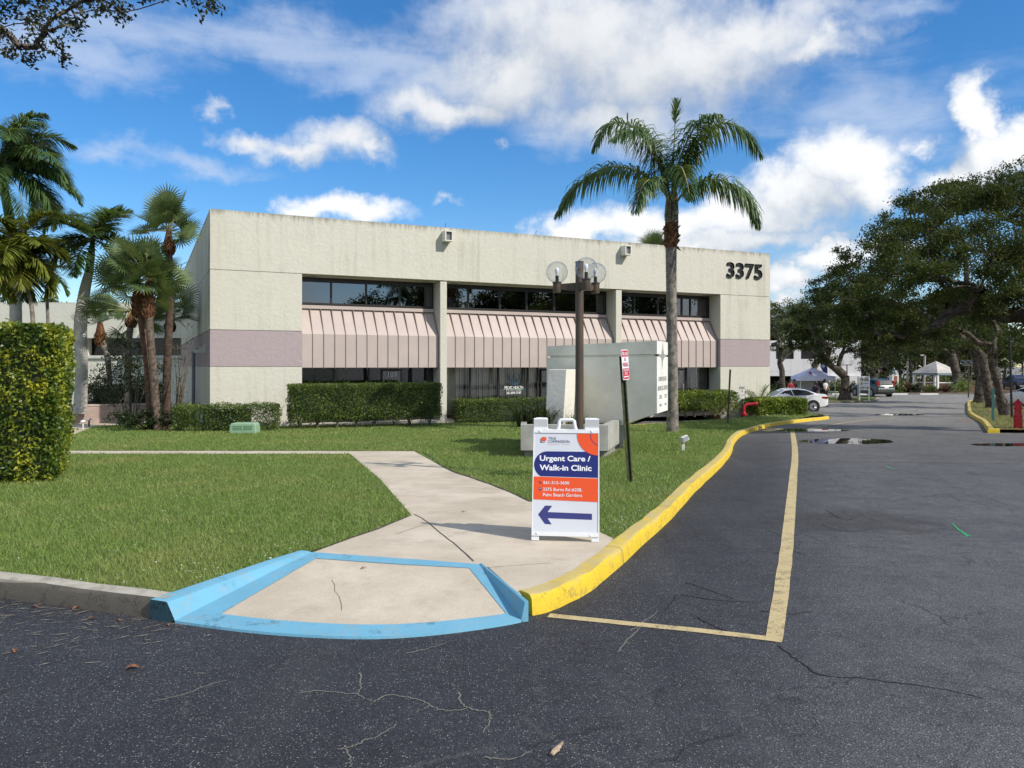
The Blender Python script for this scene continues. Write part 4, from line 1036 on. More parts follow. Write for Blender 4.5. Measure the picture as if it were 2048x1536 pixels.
tline('Urgent Care /', 470, 962, 582, 52, 0, .028, 3); tline('Walk-in Clinic', 470, 972, 672, 54, 0, .028, 3)
tline('561-515-3600', 508, 758, 816, 30, 0, .006, 4); tline('3375 Burns Rd #208,', 507, 882, 880, 32, 0, .006, 4); tline('Palm Beach Gardens', 507, 883, 931, 32, 0, .006, 4)
tline('TRUE', 550, 626, 388, 24, 1, .0, 2); tline('COMPASSION', 547, 757, 418, 27, 1, .0, 2); tline('U R G E N T   C A R E', 548, 757, 445, 11, 2, .0, 2)

# ------------------------------------------------------------------ fire lane sign
YS = 11.5; fb = gp(1267, 964, LL); top = at(1253.5, 700, YS)
YS = fb.y
base = Vector((fb.x, fb.y, zr(fb.y)+LL))
fsn = thing('fire_lane_sign', 'red and white fire lane no parking sign on a leaning green post', 'sign', base)
pv_ = Vector(at(1250.5, 712, YS))-base
M_post = mat('green channel post', (.055, .065, .025), .5, .3, vs=12)
q = MB(); ax = pv_.normalized(); wdir = Vector((.46, .888, 0)).normalized(); wdir = (wdir-ax*wdir.dot(ax)).normalized(); nrm = wdir.cross(ax).normalized()
if nrm.y > 0: nrm = -nrm
Mp = Matrix((( wdir.x, ax.x, nrm.x, 0), (wdir.y, ax.y, nrm.y, 0), (wdir.z, ax.z, nrm.z, 0), (0, 0, 0, 1)))   # local x along the plate, y up, z outward
Lp = pv_.length
# U-channel seen a little side on
Mq = Mp @ Matrix.Translation((0, 0, -.045)) @ Matrix.Rotation(R(-38), 4, 'Y')
q.box(-.010, .010, -.3, Lp, -.045, -.041, 0, Mq)
q.box(-.032, -.028, -.3, Lp, -.040, -.012, 0, Mq); q.box(.028, .032, -.3, Lp, -.040, -.012, 0, Mq)
q.box(-.031, -.008, -.3, Lp, -.0445, -.0405, 0, Mq); q.box(.008, .031, -.3, Lp, -.0445, -.0405, 0, Mq)
q.box(-.048, -.0325, -.3, Lp, -.014, -.010, 0, Mq); q.box(.0325, .048, -.3, Lp, -.014, -.010, 0, Mq)
q.build('post', M_post, fsn)
M_red = mat('sign red', (.55, .012, .05), .4, .04)
def rrect(x0, x1, y0, y1, r, n=5):
    o = []
    for cx, cy, a in ((x1-r, y0+r, -90), (x1-r, y1-r, 0), (x0+r, y1-r, 90), (x0+r, y0+r, 180)):
        o += [(cx+r*math.cos(R(a+90*i/n)), cy+r*math.sin(R(a+90*i/n))) for i in range(n+1)]
    return o
yb = Lp-.36; q = MB(); hw = .152; hh = .457
q.prism(rrect(-hw, hw, yb, yb+hh, .03), -.009, -.006, 'z', 0, Mp)
pl = q.build('sign_plate', M_print, fsn)
q = MB()
def pol(poly, mi, z): q.add([(x, y, z) for x, y in poly], [tuple(range(len(poly)))], mi, Mp)
pol(rrect(-hw+.010, hw-.010, yb+hh-.108, yb+hh-.012, .02), 0, -.0045); pol(rrect(-hw+.010, hw-.010, yb+.012, yb+.178, .02), 0, -.0045)
tm = lambda y: Mp @ Matrix.Translation((0, y, -.003))
def sized(mb, s, wdt, hgt, y, mi, bold=.01):
    v, f_ = text_data(s, 1.0, bold); X = [p[0] for p in v]; kx = wdt/(max(X)-min(X)); ky = hgt/.73
    mb.text(s, 1.0, tm(y) @ Matrix.Diagonal((kx, ky, 1, 1)) @ Matrix.Translation((-(max(X)+min(X))/2, -.03, 0)), mi, bold)
sized(q, 'FIRE LANE', .245, .055, yb+hh-.062, 1); sized(q, 'NO', .085, .060, yb+hh-.148, 0); sized(q, 'PARKING', .25, .068, yb+hh-.228, 0)
sized(q, 'TOW-AWAY', .24, .044, yb+.150, 1); sized(q, 'ZONE', .12, .042, yb+.098, 1)
pol([(-.11, yb+.048), (-.075, yb+.030), (-.075, yb+.041), (.075, yb+.041), (.075, yb+.030), (.11, yb+.048), (.075, yb+.066), (.075, yb+.055), (-.075, yb+.055), (-.075, yb+.066)], 1, -.003)
q.build('lettering', [M_red, M_print], fsn)
q = MB()
for y in (yb+.02, yb+hh-.025): q = MB(); q.lathe([(.007, 0), (.007, .003), (.002, .005)], 10, (0, y, -.0045), 0, Mp); q.build('bolt', M_black, fsn)

# ------------------------------------------------------------------ globe lamp post
YL = 12.6; lb_ = Vector((xat(1159, YL), YL, zr(YL)+LL))
lamp = thing('globe_lamp_post', 'dark bronze lamp post with three clear globes above the sandwich board', 'lamp post', lb_)
M_lpost = mat('weathered bronze paint', (.050, .040, .032), .55, .45, vs=3, col2=(.085, .058, .036), bs=30, bst=.1)
M_globe = bpy.data.materials.new('clear globe'); M_globe.use_nodes = True; t = M_globe.node_tree; t.nodes.clear()
tr = N(t, 'ShaderNodeBsdfTransparent'); tr.inputs[0].default_value = (.92, .93, .94, 1); gl = N(t, 'ShaderNodeBsdfGlossy'); gl.inputs['Roughness'].default_value = .02
lw = N(t, 'ShaderNodeLayerWeight'); lw.inputs[0].default_value = .35; mx = N(t, 'ShaderNodeMixShader')
rim_ = math_(t, 'ADD', math_(t, 'MULTIPLY', math_(t, 'POWER', lw.outputs['Facing'], 2.0), .85), .05)
t.links.new(rim_, mx.inputs[0]); t.links.new(tr.outputs[0], mx.inputs[1]); t.links.new(gl.outputs[0], mx.inputs[2])
t.links.new(mx.outputs[0], N(t, 'ShaderNodeOutputMaterial').inputs[0])
ztop = at(0, 525, YL).z-lb_.z; zh = at(0, 584, YL).z-lb_.z; PR = .066
q = MB(); q.tube([(0, 0, -.3), (0, 0, ztop)], PR, 20); q.lathe([(.10, -.2), (.10, .03), (.075, .05)], 20); q.lathe([(PR+.004, 0), (PR+.004, .015), (.02, .03)], 20, (0, 0, ztop))
q.build('post', M_lpost, lamp, 40)
for ang in (162, 281, 41):
    a = R(ang); Rr = .375; dx, dy = math.cos(a), math.sin(a); Ma = Matrix.Rotation(a, 4, 'Z')
    q = MB(); q.add([(.05, -.02, zh+.02), (Rr-.05, -.02, zh+.05), (Rr-.05, .02, zh+.05), (.05, .02, zh+.02), (.05, -.02, zh+.15), (Rr-.05, -.02, zh+.14), (Rr-.05, .02, zh+.14), (.05, .02, zh+.15)],
                    [(0,3,2,1),(4,5,6,7),(0,1,5,4),(1,2,6,5),(2,3,7,6),(3,0,4,7)], 0, Ma)
    q.lathe([(.064, 0), (.068, .01), (.068, .15), (.076, .155), (.076, .172), (.05, .18)], 20, (dx*Rr, dy*Rr, zh))
    arm = q.build('lamp_arm', M_lpost, lamp, 40)
    gz = zh+.172+.160
    q = MB(); q.ball((dx*Rr, dy*Rr, gz), .177, 32, 20, a0=-PI/2*.74); q.build('globe', M_globe, lamp, 60)
    q = MB(); q.lathe([(.028, 0), (.028, .10)], 12, (dx*Rr, dy*Rr, zh+.178)); q.build('lamp_socket', M_black, lamp, 40)
    q = MB(); q.lathe([(.020, 0), (.024, .03), (.033, .06), (.036, .09), (.028, .12), (.001, .135)], 14, (dx*Rr, dy*Rr, zh+.279)); q.build('bulb', M_print, lamp, 60)

# ------------------------------------------------------------------ monument sign with planter
YB_, YA_ = 17.0, 19.0
A = Vector((xat(1093.3, YA_), YA_)); B_ = Vector((xat(1312.8, YB_), YB_)); Cc = Vector((xat(1334.3, 18.3), 18.3)); D_ = A+(Cc-B_)
zT = EYE+(HY-681.5)/F*YB_; zTA = EYE+(HY-692.5)/F*YA_; zB0 = EYE-95/F*YB_; gz = zr(16)+LL
ms = thing('monument_sign', 'big grey concrete monument sign for a medical center cantilevered over its planter', 'sign', (A.x, A.y, gz))
M_mon = mat('grey green painted stucco', (.80, .785, .68), .9, .10, vs=1.2, bs=12, bst=.3, spec=.15, bd=.02)
loc = lambda p, z: (p.x-A.x, p.y-A.y, z-gz)
# side profile of the slab along A->B: bottom rises towards the prow
def along(t_): return A.lerp(B_, t_), D_.lerp(Cc, t_)
GA, GB_ = .235, .29      # groove depth below the top at the far and near end
zg0, zg1 = zT-GB_, zT-GB_-.05     # groove
def block(zt2, zb2, ins, mb, t0=0.0, t1=1.0):
    p0, p1 = along(t0); p2, p3 = along(t1); c = (A+B_+Cc+D_)/4
    P4 = [p+(c-p).normalized()*ins for p in (p0, p2, p3, p1)]; zz = lambda z2, t_: z2[0]+(z2[1]-z2[0])*t_
    mb.hexa([loc(p, zz(zb2, t_)) for p, t_ in zip(P4, (t0, t1, t1, t0))], [loc(p, zz(zt2, t_)) for p, t_ in zip(P4, (t0, t1, t1, t0))])
TOP2, G0, G1 = (zTA, zT), (zTA-.235, zT-GB_), (zTA-.285, zT-GB_-.05)
tk = .588; zk = EYE-127.5/F*A.lerp(B_, tk).y
q = MB(); block(TOP2, G0, 0, q); block((G0[0]-.002, G0[1]-.002), (G1[0]+.002, G1[1]+.002), .09, q)
# lower body in one convex run: level to the knee, then rising to the prow
P = [along(t_) for t_ in (0, tk, 1)]; zl = (zk, zk, zB0); zu = (G1[0], G1[0]+(G1[1]-G1[0])*tk, G1[1])
V = []
for (a_, d_), l_, u_ in zip(P, zl, zu): V += [loc(a_, l_), loc(d_, l_), loc(d_, u_), loc(a_, u_)]
q.add(V, [(4*k+j, 4*k+4+j, 4*k+4+(j+1) % 4, 4*k+(j+1) % 4) for k in range(2) for j in range(4)]+[(3, 2, 1, 0), (8, 9, 10, 11)])
q.build('sign_body', M_mon, ms)
# white lettering face
M_face = mat('white painted sign face', (.78, .78, .74), .8, .06, vs=1.5)
ed = (Cc-B_).normalized(); en = Vector((ed.y, -ed.x)); Wf = (Cc-B_).length
def face_pt(x, z, d=.0): p = B_+ed*x+en*d; return loc(p, z)
q = MB()
q.hexa([face_pt(.0, zB0+.0, .002), face_pt(Wf, zB0, .002), face_pt(Wf, zB0, .015), face_pt(0, zB0, .015)], [face_pt(0, zg1, .002), face_pt(Wf, zg1, .002), face_pt(Wf, zg1, .015), face_pt(0, zg1, .015)])
q.hexa([face_pt(.0, zg0, .002), face_pt(Wf, zg0, .002), face_pt(Wf, zg0, .015), face_pt(0, zg0, .015)], [face_pt(0, zT, .002), face_pt(Wf, zT, .002), face_pt(Wf, zT, .015), face_pt(0, zT, .015)])
q.build('sign_face', M_face, ms)
Mf = Matrix(((ed.x, 0, en.x, 0), (ed.y, 0, en.y, 0), (0, 1, 0, 0), (0, 0, 0, 1)))
M_let = mat('grey sign lettering', (.30, .30, .28), .7, .1)
def ft(s, xc, zc, wd, hg):
    v, f_ = text_data(s, 1.0, .012); X = [p[0] for p in v]; p = face_pt(xc, zc, .018)
    q = MB(); q.text(s, 1.0, Matrix.Translation(p) @ Mf @ Matrix.Diagonal((wd/(max(X)-min(X)), hg/.73, 1, 1)) @ Matrix.Translation((-(max(X)+min(X))/2, -.03, 0)), 0, .012); q.build('lettering', M_let, ms)
zrow = lambda py: EYE+(HY-py)/F*17.6
ft('BURNS ROAD', Wf*.5, zrow(757.5), Wf*.74, .105); ft('MEDICAL CENTER', Wf*.52, zrow(776), Wf*.9, .105)
ft('3385', Wf*.30, zrow(793), Wf*.23, .09); ft('3375', Wf*.78, zrow(793), Wf*.23, .09)
ft('4pm', Wf*.30, zrow(808.5), Wf*.2, .07); ft('6pm', Wf*.78, zrow(808.5), Wf*.2, .07)
q = MB()
st_ = [(.5, zT-.02), (.53, zT-.15), (.62, zg0+.01), (.9, zg0-.02), (.62, zg1-.02), (.5, zrow(722)), (.46, zrow(738)), (.42, zrow(722)), (.36, zg1-.02), (.05, zg0-.02), (.38, zg0+.01), (.47, zT-.15)]
for i in range(12): q.add([face_pt(Wf*.5, zg0-.02, .02), face_pt(Wf*st_[i][0], st_[i][1], .02), face_pt(Wf*st_[(i+1) % 12][0], st_[(i+1) % 12][1], .02)], [(0, 1, 2)])
q.build('star_emblem', mat('grey star paint', (.34, .35, .33), .8, .08), ms)
# buttress leaning against the long face, in front of it
nA = Vector((-(B_-A).y, (B_-A).x)).normalized()
if nA.y > 0: nA = -nA
YQ = 17.4
def bp(px, py, y): p = at(px, py, y); return p
zbot = EYE-129/F*16.7
t0 = [bp(1097, 740, 17.5), bp(1133, 739, 17.2), bp(1151, 739, 18.2)]; b0 = [bp(1088, 860, 17.2), bp(1125, 860, 16.9), bp(1149, 860, 18.1)]
zt_ = t0[1].z; 
for p in t0: p.z = zt_
for p in b0: p.z = zbot-.15
tb, bb_ = t0[0]+(t0[2]-t0[1]), b0[0]+(b0[2]-b0[1])
l3 = lambda p: (p.x-A.x, p.y-A.y, p.z-gz)
q = MB(); q.hexa([l3(b0[0]), l3(b0[1]), l3(b0[2]), l3(bb_)], [l3(t0[0]), l3(t0[1]), l3(t0[2]), l3(tb)])
q.build('buttress', M_pale, ms, bevel=.01)
# planter box and its sunken base
M_plant = mat('raw grey planter concrete', (.40, .40, .37), .9, .15, vs=1.6, bs=30, bst=.2)
f0, f1 = gp(1042, 903, .35), gp(1198, 903, .35)
ztp = EYE-118/F*16.0
pl_ = [Vector((xat(1041.5, 16.0), 16.0)), Vector((xat(1216, 15.9), 15.9)), Vector((xat(1256.5, 19.0), 19.0)), Vector((xat(1045, 21.5), 21.5))]
cc_ = sum(pl_, Vector((0, 0)))/4
ins = lambda d: [p+(cc_-p).normalized()*d for p in pl_]
q = MB(); zlo = gz+.14
outer, inner = pl_, ins(.28)
for i in range(4):
    a, b_ = outer[i], outer[(i+1) % 4]; c_, d_ = inner[(i+1) % 4], inner[i]
    q.hexa([loc(a, zlo), loc(b_, zlo), loc(c_, zlo), loc(d_, zlo)], [loc(a, ztp), loc(b_, ztp), loc(c_, ztp), loc(d_, ztp)])
q.build('planter', M_plant, ms)
q = MB(); e1 = ins(.16); q.prism([(p.x-A.x, p.y-A.y) for p in e1], -.35, zlo-gz-.004, 'z'); q.build('planter_base', mat('stained base concrete', (.33, .32, .28), .95, .3, vs=3, bs=30, bst=.3), ms)
e2 = ins(.30); q = MB(); q.prism([(p.x-A.x, p.y-A.y) for p in e2], .1, ztp-gz-.10, 'z'); q.build('planter_soil', M_mulch, ms)
PLANTER_TOP = ztp

# ------------------------------------------------------------------ small lawn things
M_util = mat('pale utility green', (.27, .42, .28), .5, .08)
ub = Vector((xat(485, 24.5), 24.5, 0))
tb_ = thing('utility_box', 'small pale green utility box on the lawn by the low hedge', 'utility box', (ub.x, ub.y, zr(ub.y)+LL), R(4))
q = MB(); q.prism([(-.42, -.05), (.42, -.05), (.40, .26), (.35, .31), (-.35, .31), (-.40, .26)], 0, .55, 'y'); q.build('housing', M_util, tb_, bevel=.03)
q = MB()
for z in (.10, .15, .20): q.box(-.30, .30, -.008, -.001, z, z+.022)
q.build('louvre', mat('dark green louvre', (.10, .24, .12), .5, .1), tb_)
q = MB(); q.box(-.02, .02, -.014, -.009, .09, .23); q.build('latch', M_util, tb_)

fl_ = gp(1366, 901, LL); fo = thing('ground_floodlight', 'small grey floodlight staked in the lawn below the palm', 'floodlight', (fl_.x, fl_.y, zr(fl_.y)+LL))
sc_ = fl_.y/F
q = MB(); q.box(-.035, .035, -.02, .02, -.05, .16); q.build('stake', M_offwhite, fo, bevel=.004)
q = MB(); q.tube([(0, 0, .15), (-.02, 0, .21)], .018, 8); q.build('knuckle', M_black, fo)
q = MB(); Mh = Matrix.Translation((.02, -.02, .27)) @ Matrix.Rotation(R(-20), 4, 'Y') @ Matrix.Rotation(R(25), 4, 'Z')
q.add([(-.11, -.07, -.06), (.09, -.07, -.06), (.09, .07, -.06), (-.11, .07, -.06), (-.08, -.05, .06), (.09, -.05, .06), (.09, .05, .06), (-.08, .05, .06)], [(0,3,2,1),(4,5,6,7),(0,1,5,4),(1,2,6,5),(2,3,7,6),(3,0,4,7)], 0, Mh)
q.build('lamp_head', M_offwhite, fo, bevel=.008)
q = MB(); q.box(-.09, .07, -.076, -.071, -.045, .045, 0, Mh); q.build('lens', mat('floodlight lens', (.25, .28, .30), .2, .1), fo)

for px, py, lab, hd in ((178, 853, 'short white path light at the lawn corner', .13), (166, 858, 'tiny white capped stake light beside the path edge', .10)):
    p = gp(px, py, LL); pl2 = thing('path_light', lab, 'path light', (p.x, p.y, zr(p.y)+LL))
    q = MB(); q.tube([(0, 0, -.05), (0, 0, .22)], .03, 8); q.build('stem', M_black if hd > .11 else M_offwhite, pl2)
    q = MB(); q.ball((0, 0, .26), .085, 12, 8, sc=(1, 1, .6)); q.build('cap', M_white, pl2, 60)

# rusty post, pipe, sign by the hedge
p = gp(1455, 846, LL); y = p.y
o = thing('rusty_post', 'thin rusty steel post leaning in the lawn before the hedge', 'post', (p.x, y, zr(y)+LL))
tp = at(1460.5, 739, y)-p; q = MB(); ax2 = tp.normalized()
q.tube([(0, 0, -.2), tp], .038, 6); q.build('post', mat('rusty brown steel', (.10, .065, .05), .8, .3, vs=9), o)
y = 36.6; p = Vector((xat(1488, y), y, 0)); zb_ = lz(p.x, y); p.z = zb_; k_ = y/F
o = thing('fire_pipe', 'red fire department connection pipe bent toward the drive beside the sago', 'standpipe', (p.x, y, zb_))
M_fred = mat('fire red paint', (.50, .012, .025), .35, .08)
q = MB(); q.tube([(0, 0, -.2), (0, 0, 13*k_), (2*k_, 0, 18*k_), (6*k_, 0, 20*k_), (23*k_, -.1, 21.5*k_)], .068, 14); q.lathe([(.17, -.02), (.17, .03)], 18); q.lathe([(.09, .03), (.09, .10), (.075, .12)], 14); q.build('pipe', M_fred, o, 50)
q = MB(); q.tube([(22*k_, -.1, 21.4*k_), (26*k_, -.12, 21.7*k_)], .092, 14); q.build('cap', mat('worn red cap', (.62, .05, .05), .4, .1), o, 50)
y = 37.0; zb_ = lz(xat(1484, y), y)
o = thing('connection_sign', 'narrow white sign reading FDC on a black stake', 'sign', (xat(1484, y), y, zb_)); k_ = y/F
q = MB(); q.tube([(0, 0, -.2), (0, 0, 46*k_)], .03, 6); q.build('stake', M_black, o)
zz_ = lambda py: EYE+(HY-py)*k_-zb_
q = MB(); q.box(-4*k_, 4.4*k_, -.05, -.04, zz_(789.5), zz_(769)); q.box(-4.2*k_, 4.4*k_, -.05, -.04, zz_(797.5), zz_(791)); q.build('sign_plate', M_white, o)
q = MB(); q.text('FDC', .155, Matrix.Translation((.0, -.055, zz_(776))) @ Matrix.Rotation(R(90), 4, 'X'), 0, .004); q.add([(-.03, -.055, zz_(781)), (.0, -.055, zz_(784.5)), (.03, -.055, zz_(781))], [(0, 1, 2)]); q.build('lettering', mat('dark red print', (.16, .05, .07), .6, .1), o)

# red hydrant-like post indicator valve, teal stake, on the verge
p = gp(2036, 856, LL); y = p.y; k_ = y/F
o = thing('red_valve_post', 'red valve post standing on the verge at the picture edge', 'hydrant', (p.x, y, zr(y)+LL))
q = MB(); prof = [(.145, -.1), (.145, .42), (.16, .43), (.16, .47), (.13, .48), (.12, .68), (.155, .69), (.155, .74), (.125, .75), (.12, .88), (.14, .89), (.14, .92), (.07, 1.0), (.03, 1.02), (.03, 1.06)]
kk = 58*k_/1.06; q.lathe([(r*kk, z*kk) for r, z in prof], 20); q.build('valve_body', M_fred, o, 35)
q = MB(); q.tube([(-.17*kk, 0, .9*kk), (.17*kk, 0, .9*kk)], .03*kk, 8); q.tube([(0, -.16*kk, .6*kk), (0, 0, .6*kk)], .05*kk, 8); q.build('valve_nut', M_fred, o, 40)
p = gp(1986, 841, LL); y = p.y; k_ = y/F
o = thing('teal_stake', 'thin teal marker stake on the verge beside the oak trunks', 'post', (p.x, y, zr(y)+LL))
q = MB(); q.box(-.05, .05, -.02, .02, -.2, 64*k_); q.build('stake', mat('teal plastic', (.02, .13, .12), .5, .2), o)
p = gp(2024, 834, LL); y = p.y; k_ = y/F
o = thing('dark_pole', 'slim black pole rising behind the red valve post', 'pole', (p.x, y, zr(y)+LL))
q = MB(); q.tube([(0, 0, -.2), (-.12*5*k_*8, 0, 160*k_)], .055, 8); q.build('pole', M_black, o)

# leaves and bark on the road
M_dleaf = mat('dry brown leaf', (.30, .13, .06), .8, .35, vs=30); M_bark = mat('dry palm bark', (.42, .31, .22), .9, .3, vs=25, bs=60, bst=.6)
def dry_leaf(px, py, size, rz, lab, m=M_dleaf, lift=.004, pos=None):
    p = pos or gp(px, py, lift); z0 = p.z
    q = MB(); n = 6; V = []
    for i in range(n+1):
        a = i/n; wd = size*.24*math.sin(PI*min(1, a*.92+.05))**.8+.0006; cu = .10*size*math.sin(PI*a)+.012*size
        V += [(size*(a-.5), -wd, cu+wd*.5), (size*(a-.5), 0, cu), (size*(a-.5), wd, cu+wd*.6)]
    q.add(V, [(3*i+j, 3*i+j+3, 3*i+j+4, 3*i+j+1) for i in range(n) for j in range(2)])
    q.tube([(size*.5, 0, .02*size), (size*.72, .02*size, .05*size)], .012*size+.0006, 5)
    o = q.build('fallen_leaf', m); o.location = (p.x, p.y, z0+.001); o.rotation_euler = (0, 0, rz)
    tag(o, lab, 'leaf', 'dry leaves fallen on the paving'); smooth_me(o.data); return o
dry_leaf(265, 1337, .075, .25, 'orange brown dry leaf alone on the dark asphalt')
u_, v_ = .36, .72
rp = ramp_pt(.37, .80, .005); dry_leaf(0, 0, .045, .9, 'small curled brown leaf on the upper part of the ramp', pos=Vector(rp))
dry_leaf(452, 1254, .05, .1, 'pale tan leaf at the lower edge of the blue ramp border')
dry_leaf(338, 1250, .04, 1.9, 'dark red leaf on the asphalt by the blue ramp corner')
for i, (px, py, s) in enumerate(((70, 1214, .05), (152, 1217, .06), (237, 1241, .04), (183, 1238, .05), (30, 1302, .06))):
    dry_leaf(px, py, s, i*1.3, ['small tan leaf lying under the grey kerb', 'yellowish leaf near the grey kerb foot', 'red brown leaf on the asphalt below the kerb end', 'pale leaf lying flat on the asphalt near the kerb', 'long straw coloured leaf on the asphalt at the picture edge'][i])
dry_leaf(927, 1024, .05, .4, 'tiny brown leaf on the pavement beside the sandwich board', pos=gp(927, 1024, LL))
p = gp(1113, 1501, .0)
bk = MB(); L0 = .125
V = []; rng = random.Random(3); n = 9
for i in range(n+1):
    a = i/n; wd = .019*(1-abs(a-.35)*.9)*(1+rng.uniform(-.18, .18)); V += [(L0*(a-.5), -wd, .006), (L0*(a-.5)+rng.uniform(-.004, .004), 0, .017+.006*math.sin(6*a)), (L0*(a-.5), wd*rng.uniform(.8, 1.1), .008), (L0*(a-.5), 0, .003)]
Fc = []
for i in range(n):
    for j in range(4): Fc.append((4*i+j, 4*i+4+j, 4*i+4+(j+1) % 4, 4*i+(j+1) % 4))
Fc += [(3, 2, 1, 0), (4*n, 4*n+1, 4*n+2, 4*n+3)]
bk.add(V, Fc); o = bk.build('bark_piece', M_bark); o.location = (p.x, p.y, .001); o.rotation_euler = (0, 0, R(62))
tag(o, 'torn piece of dry palm bark lying on the asphalt in front', 'bark')

# straw, petals and grit lying about: beyond counting
def scatter(name, label, pts, lift, lens, wid, m, seed, flat=True):
    rng = np.random.default_rng(seed); n = len(pts); th = rng.uniform(0, PI, n) if flat else rng.normal(.35, .35, n)
    l = rng.uniform(lens[0], lens[1], n); w_ = rng.uniform(wid[0], wid[1], n)
    z = zr_np(pts[:, 1])+lift
    c = np.c_[pts, z]; a = np.c_[np.cos(th)*l/2, np.sin(th)*l/2, rng.uniform(0, .004, n)]; s = np.c_[-np.sin(th)*w_/2, np.cos(th)*w_/2, np.zeros(n)]
    V = np.stack([c-a, c+s, c+a, c-s], 1).reshape(-1, 3); Fc = np.arange(4*n).reshape(-1, 4)
    tag(link(name, mesh_np(name, V, Fc), None, m), label, 'litter', kind='stuff')
rng = np.random.default_rng(8)
n = 230; ys_ = 5.9-np.abs(rng.normal(0, .55, n)); xs_ = -4.4+rng.uniform(0, 2.1, n)+(5.9-ys_)*.4
gx = np.array([gk0.x, gk1.x]); lim = np.interp(xs_, [gk0.x, gk1.x], [gk0.y, gk1.y])-.03
ok = (ys_ < lim); scatter('road_litter', 'straw coloured twigs and grit on the asphalt below the grey kerb', np.c_[xs_, ys_][ok], .009, (.02, .15), (.004, .009), mat('straw', (.42, .36, .26), .9, .3, vs=20), 3, False)
n = 420; pts = np.c_[rng.uniform(-9, 5, n), rng.uniform(5.6, 15, n)]; clus = np.array([[-2.2, 6.2], [-1.7, 6.9], [1.6, 9.0], [1.2, 8.0], [-6.0, 12.5], [-1.0, 7.6], [2.2, 10.5]])
cp = clus[rng.integers(0, len(clus), 330)]+rng.normal(0, .35, (330, 2)); pts = np.concatenate([pts, cp])
lp = np.array([(p[0], p[1]) for p in lawn_poly]); ok = inside(pts, lp) & ~inside(pts, np.array([(p[0], p[1]) for p in walk]))
scatter('fallen_petals', 'white fallen petals and clippings scattered in the lawn', pts[ok], LL+.022, (.012, .032), (.007, .015), mat('white petal', (.62, .62, .56), .8, .1), 5)
vp = np.array([(p[0], p[1]) for p in verge_poly]); n = 5200; pts = np.c_[rng.uniform(15, 45, n), rng.uniform(26.5, 60, n)]; pts = pts[inside(pts, vp)]
scatter('leaf_litter', 'brown oak leaf litter on the verge', pts, LL+.03, (.05, .14), (.02, .05), M_dleaf, 6)
n = 260; t_ = rng.uniform(0, 1, n); k_ = [gp(x, y).xy for x, y in ((1958,846),(1937,832),(1928,828))]
pts = np.array([tuple(k_[0].lerp(k_[1], a) if a < .6 else k_[1].lerp(k_[2], (a-.6)/.4)) for a in t_])+rng.normal(0, .4, (n, 2))-np.array([.5, 0])
scatter('gutter_leaves', 'heap of brown leaves in the gutter by the verge kerb', pts, .03, (.06, .16), (.03, .06), M_dleaf, 9)
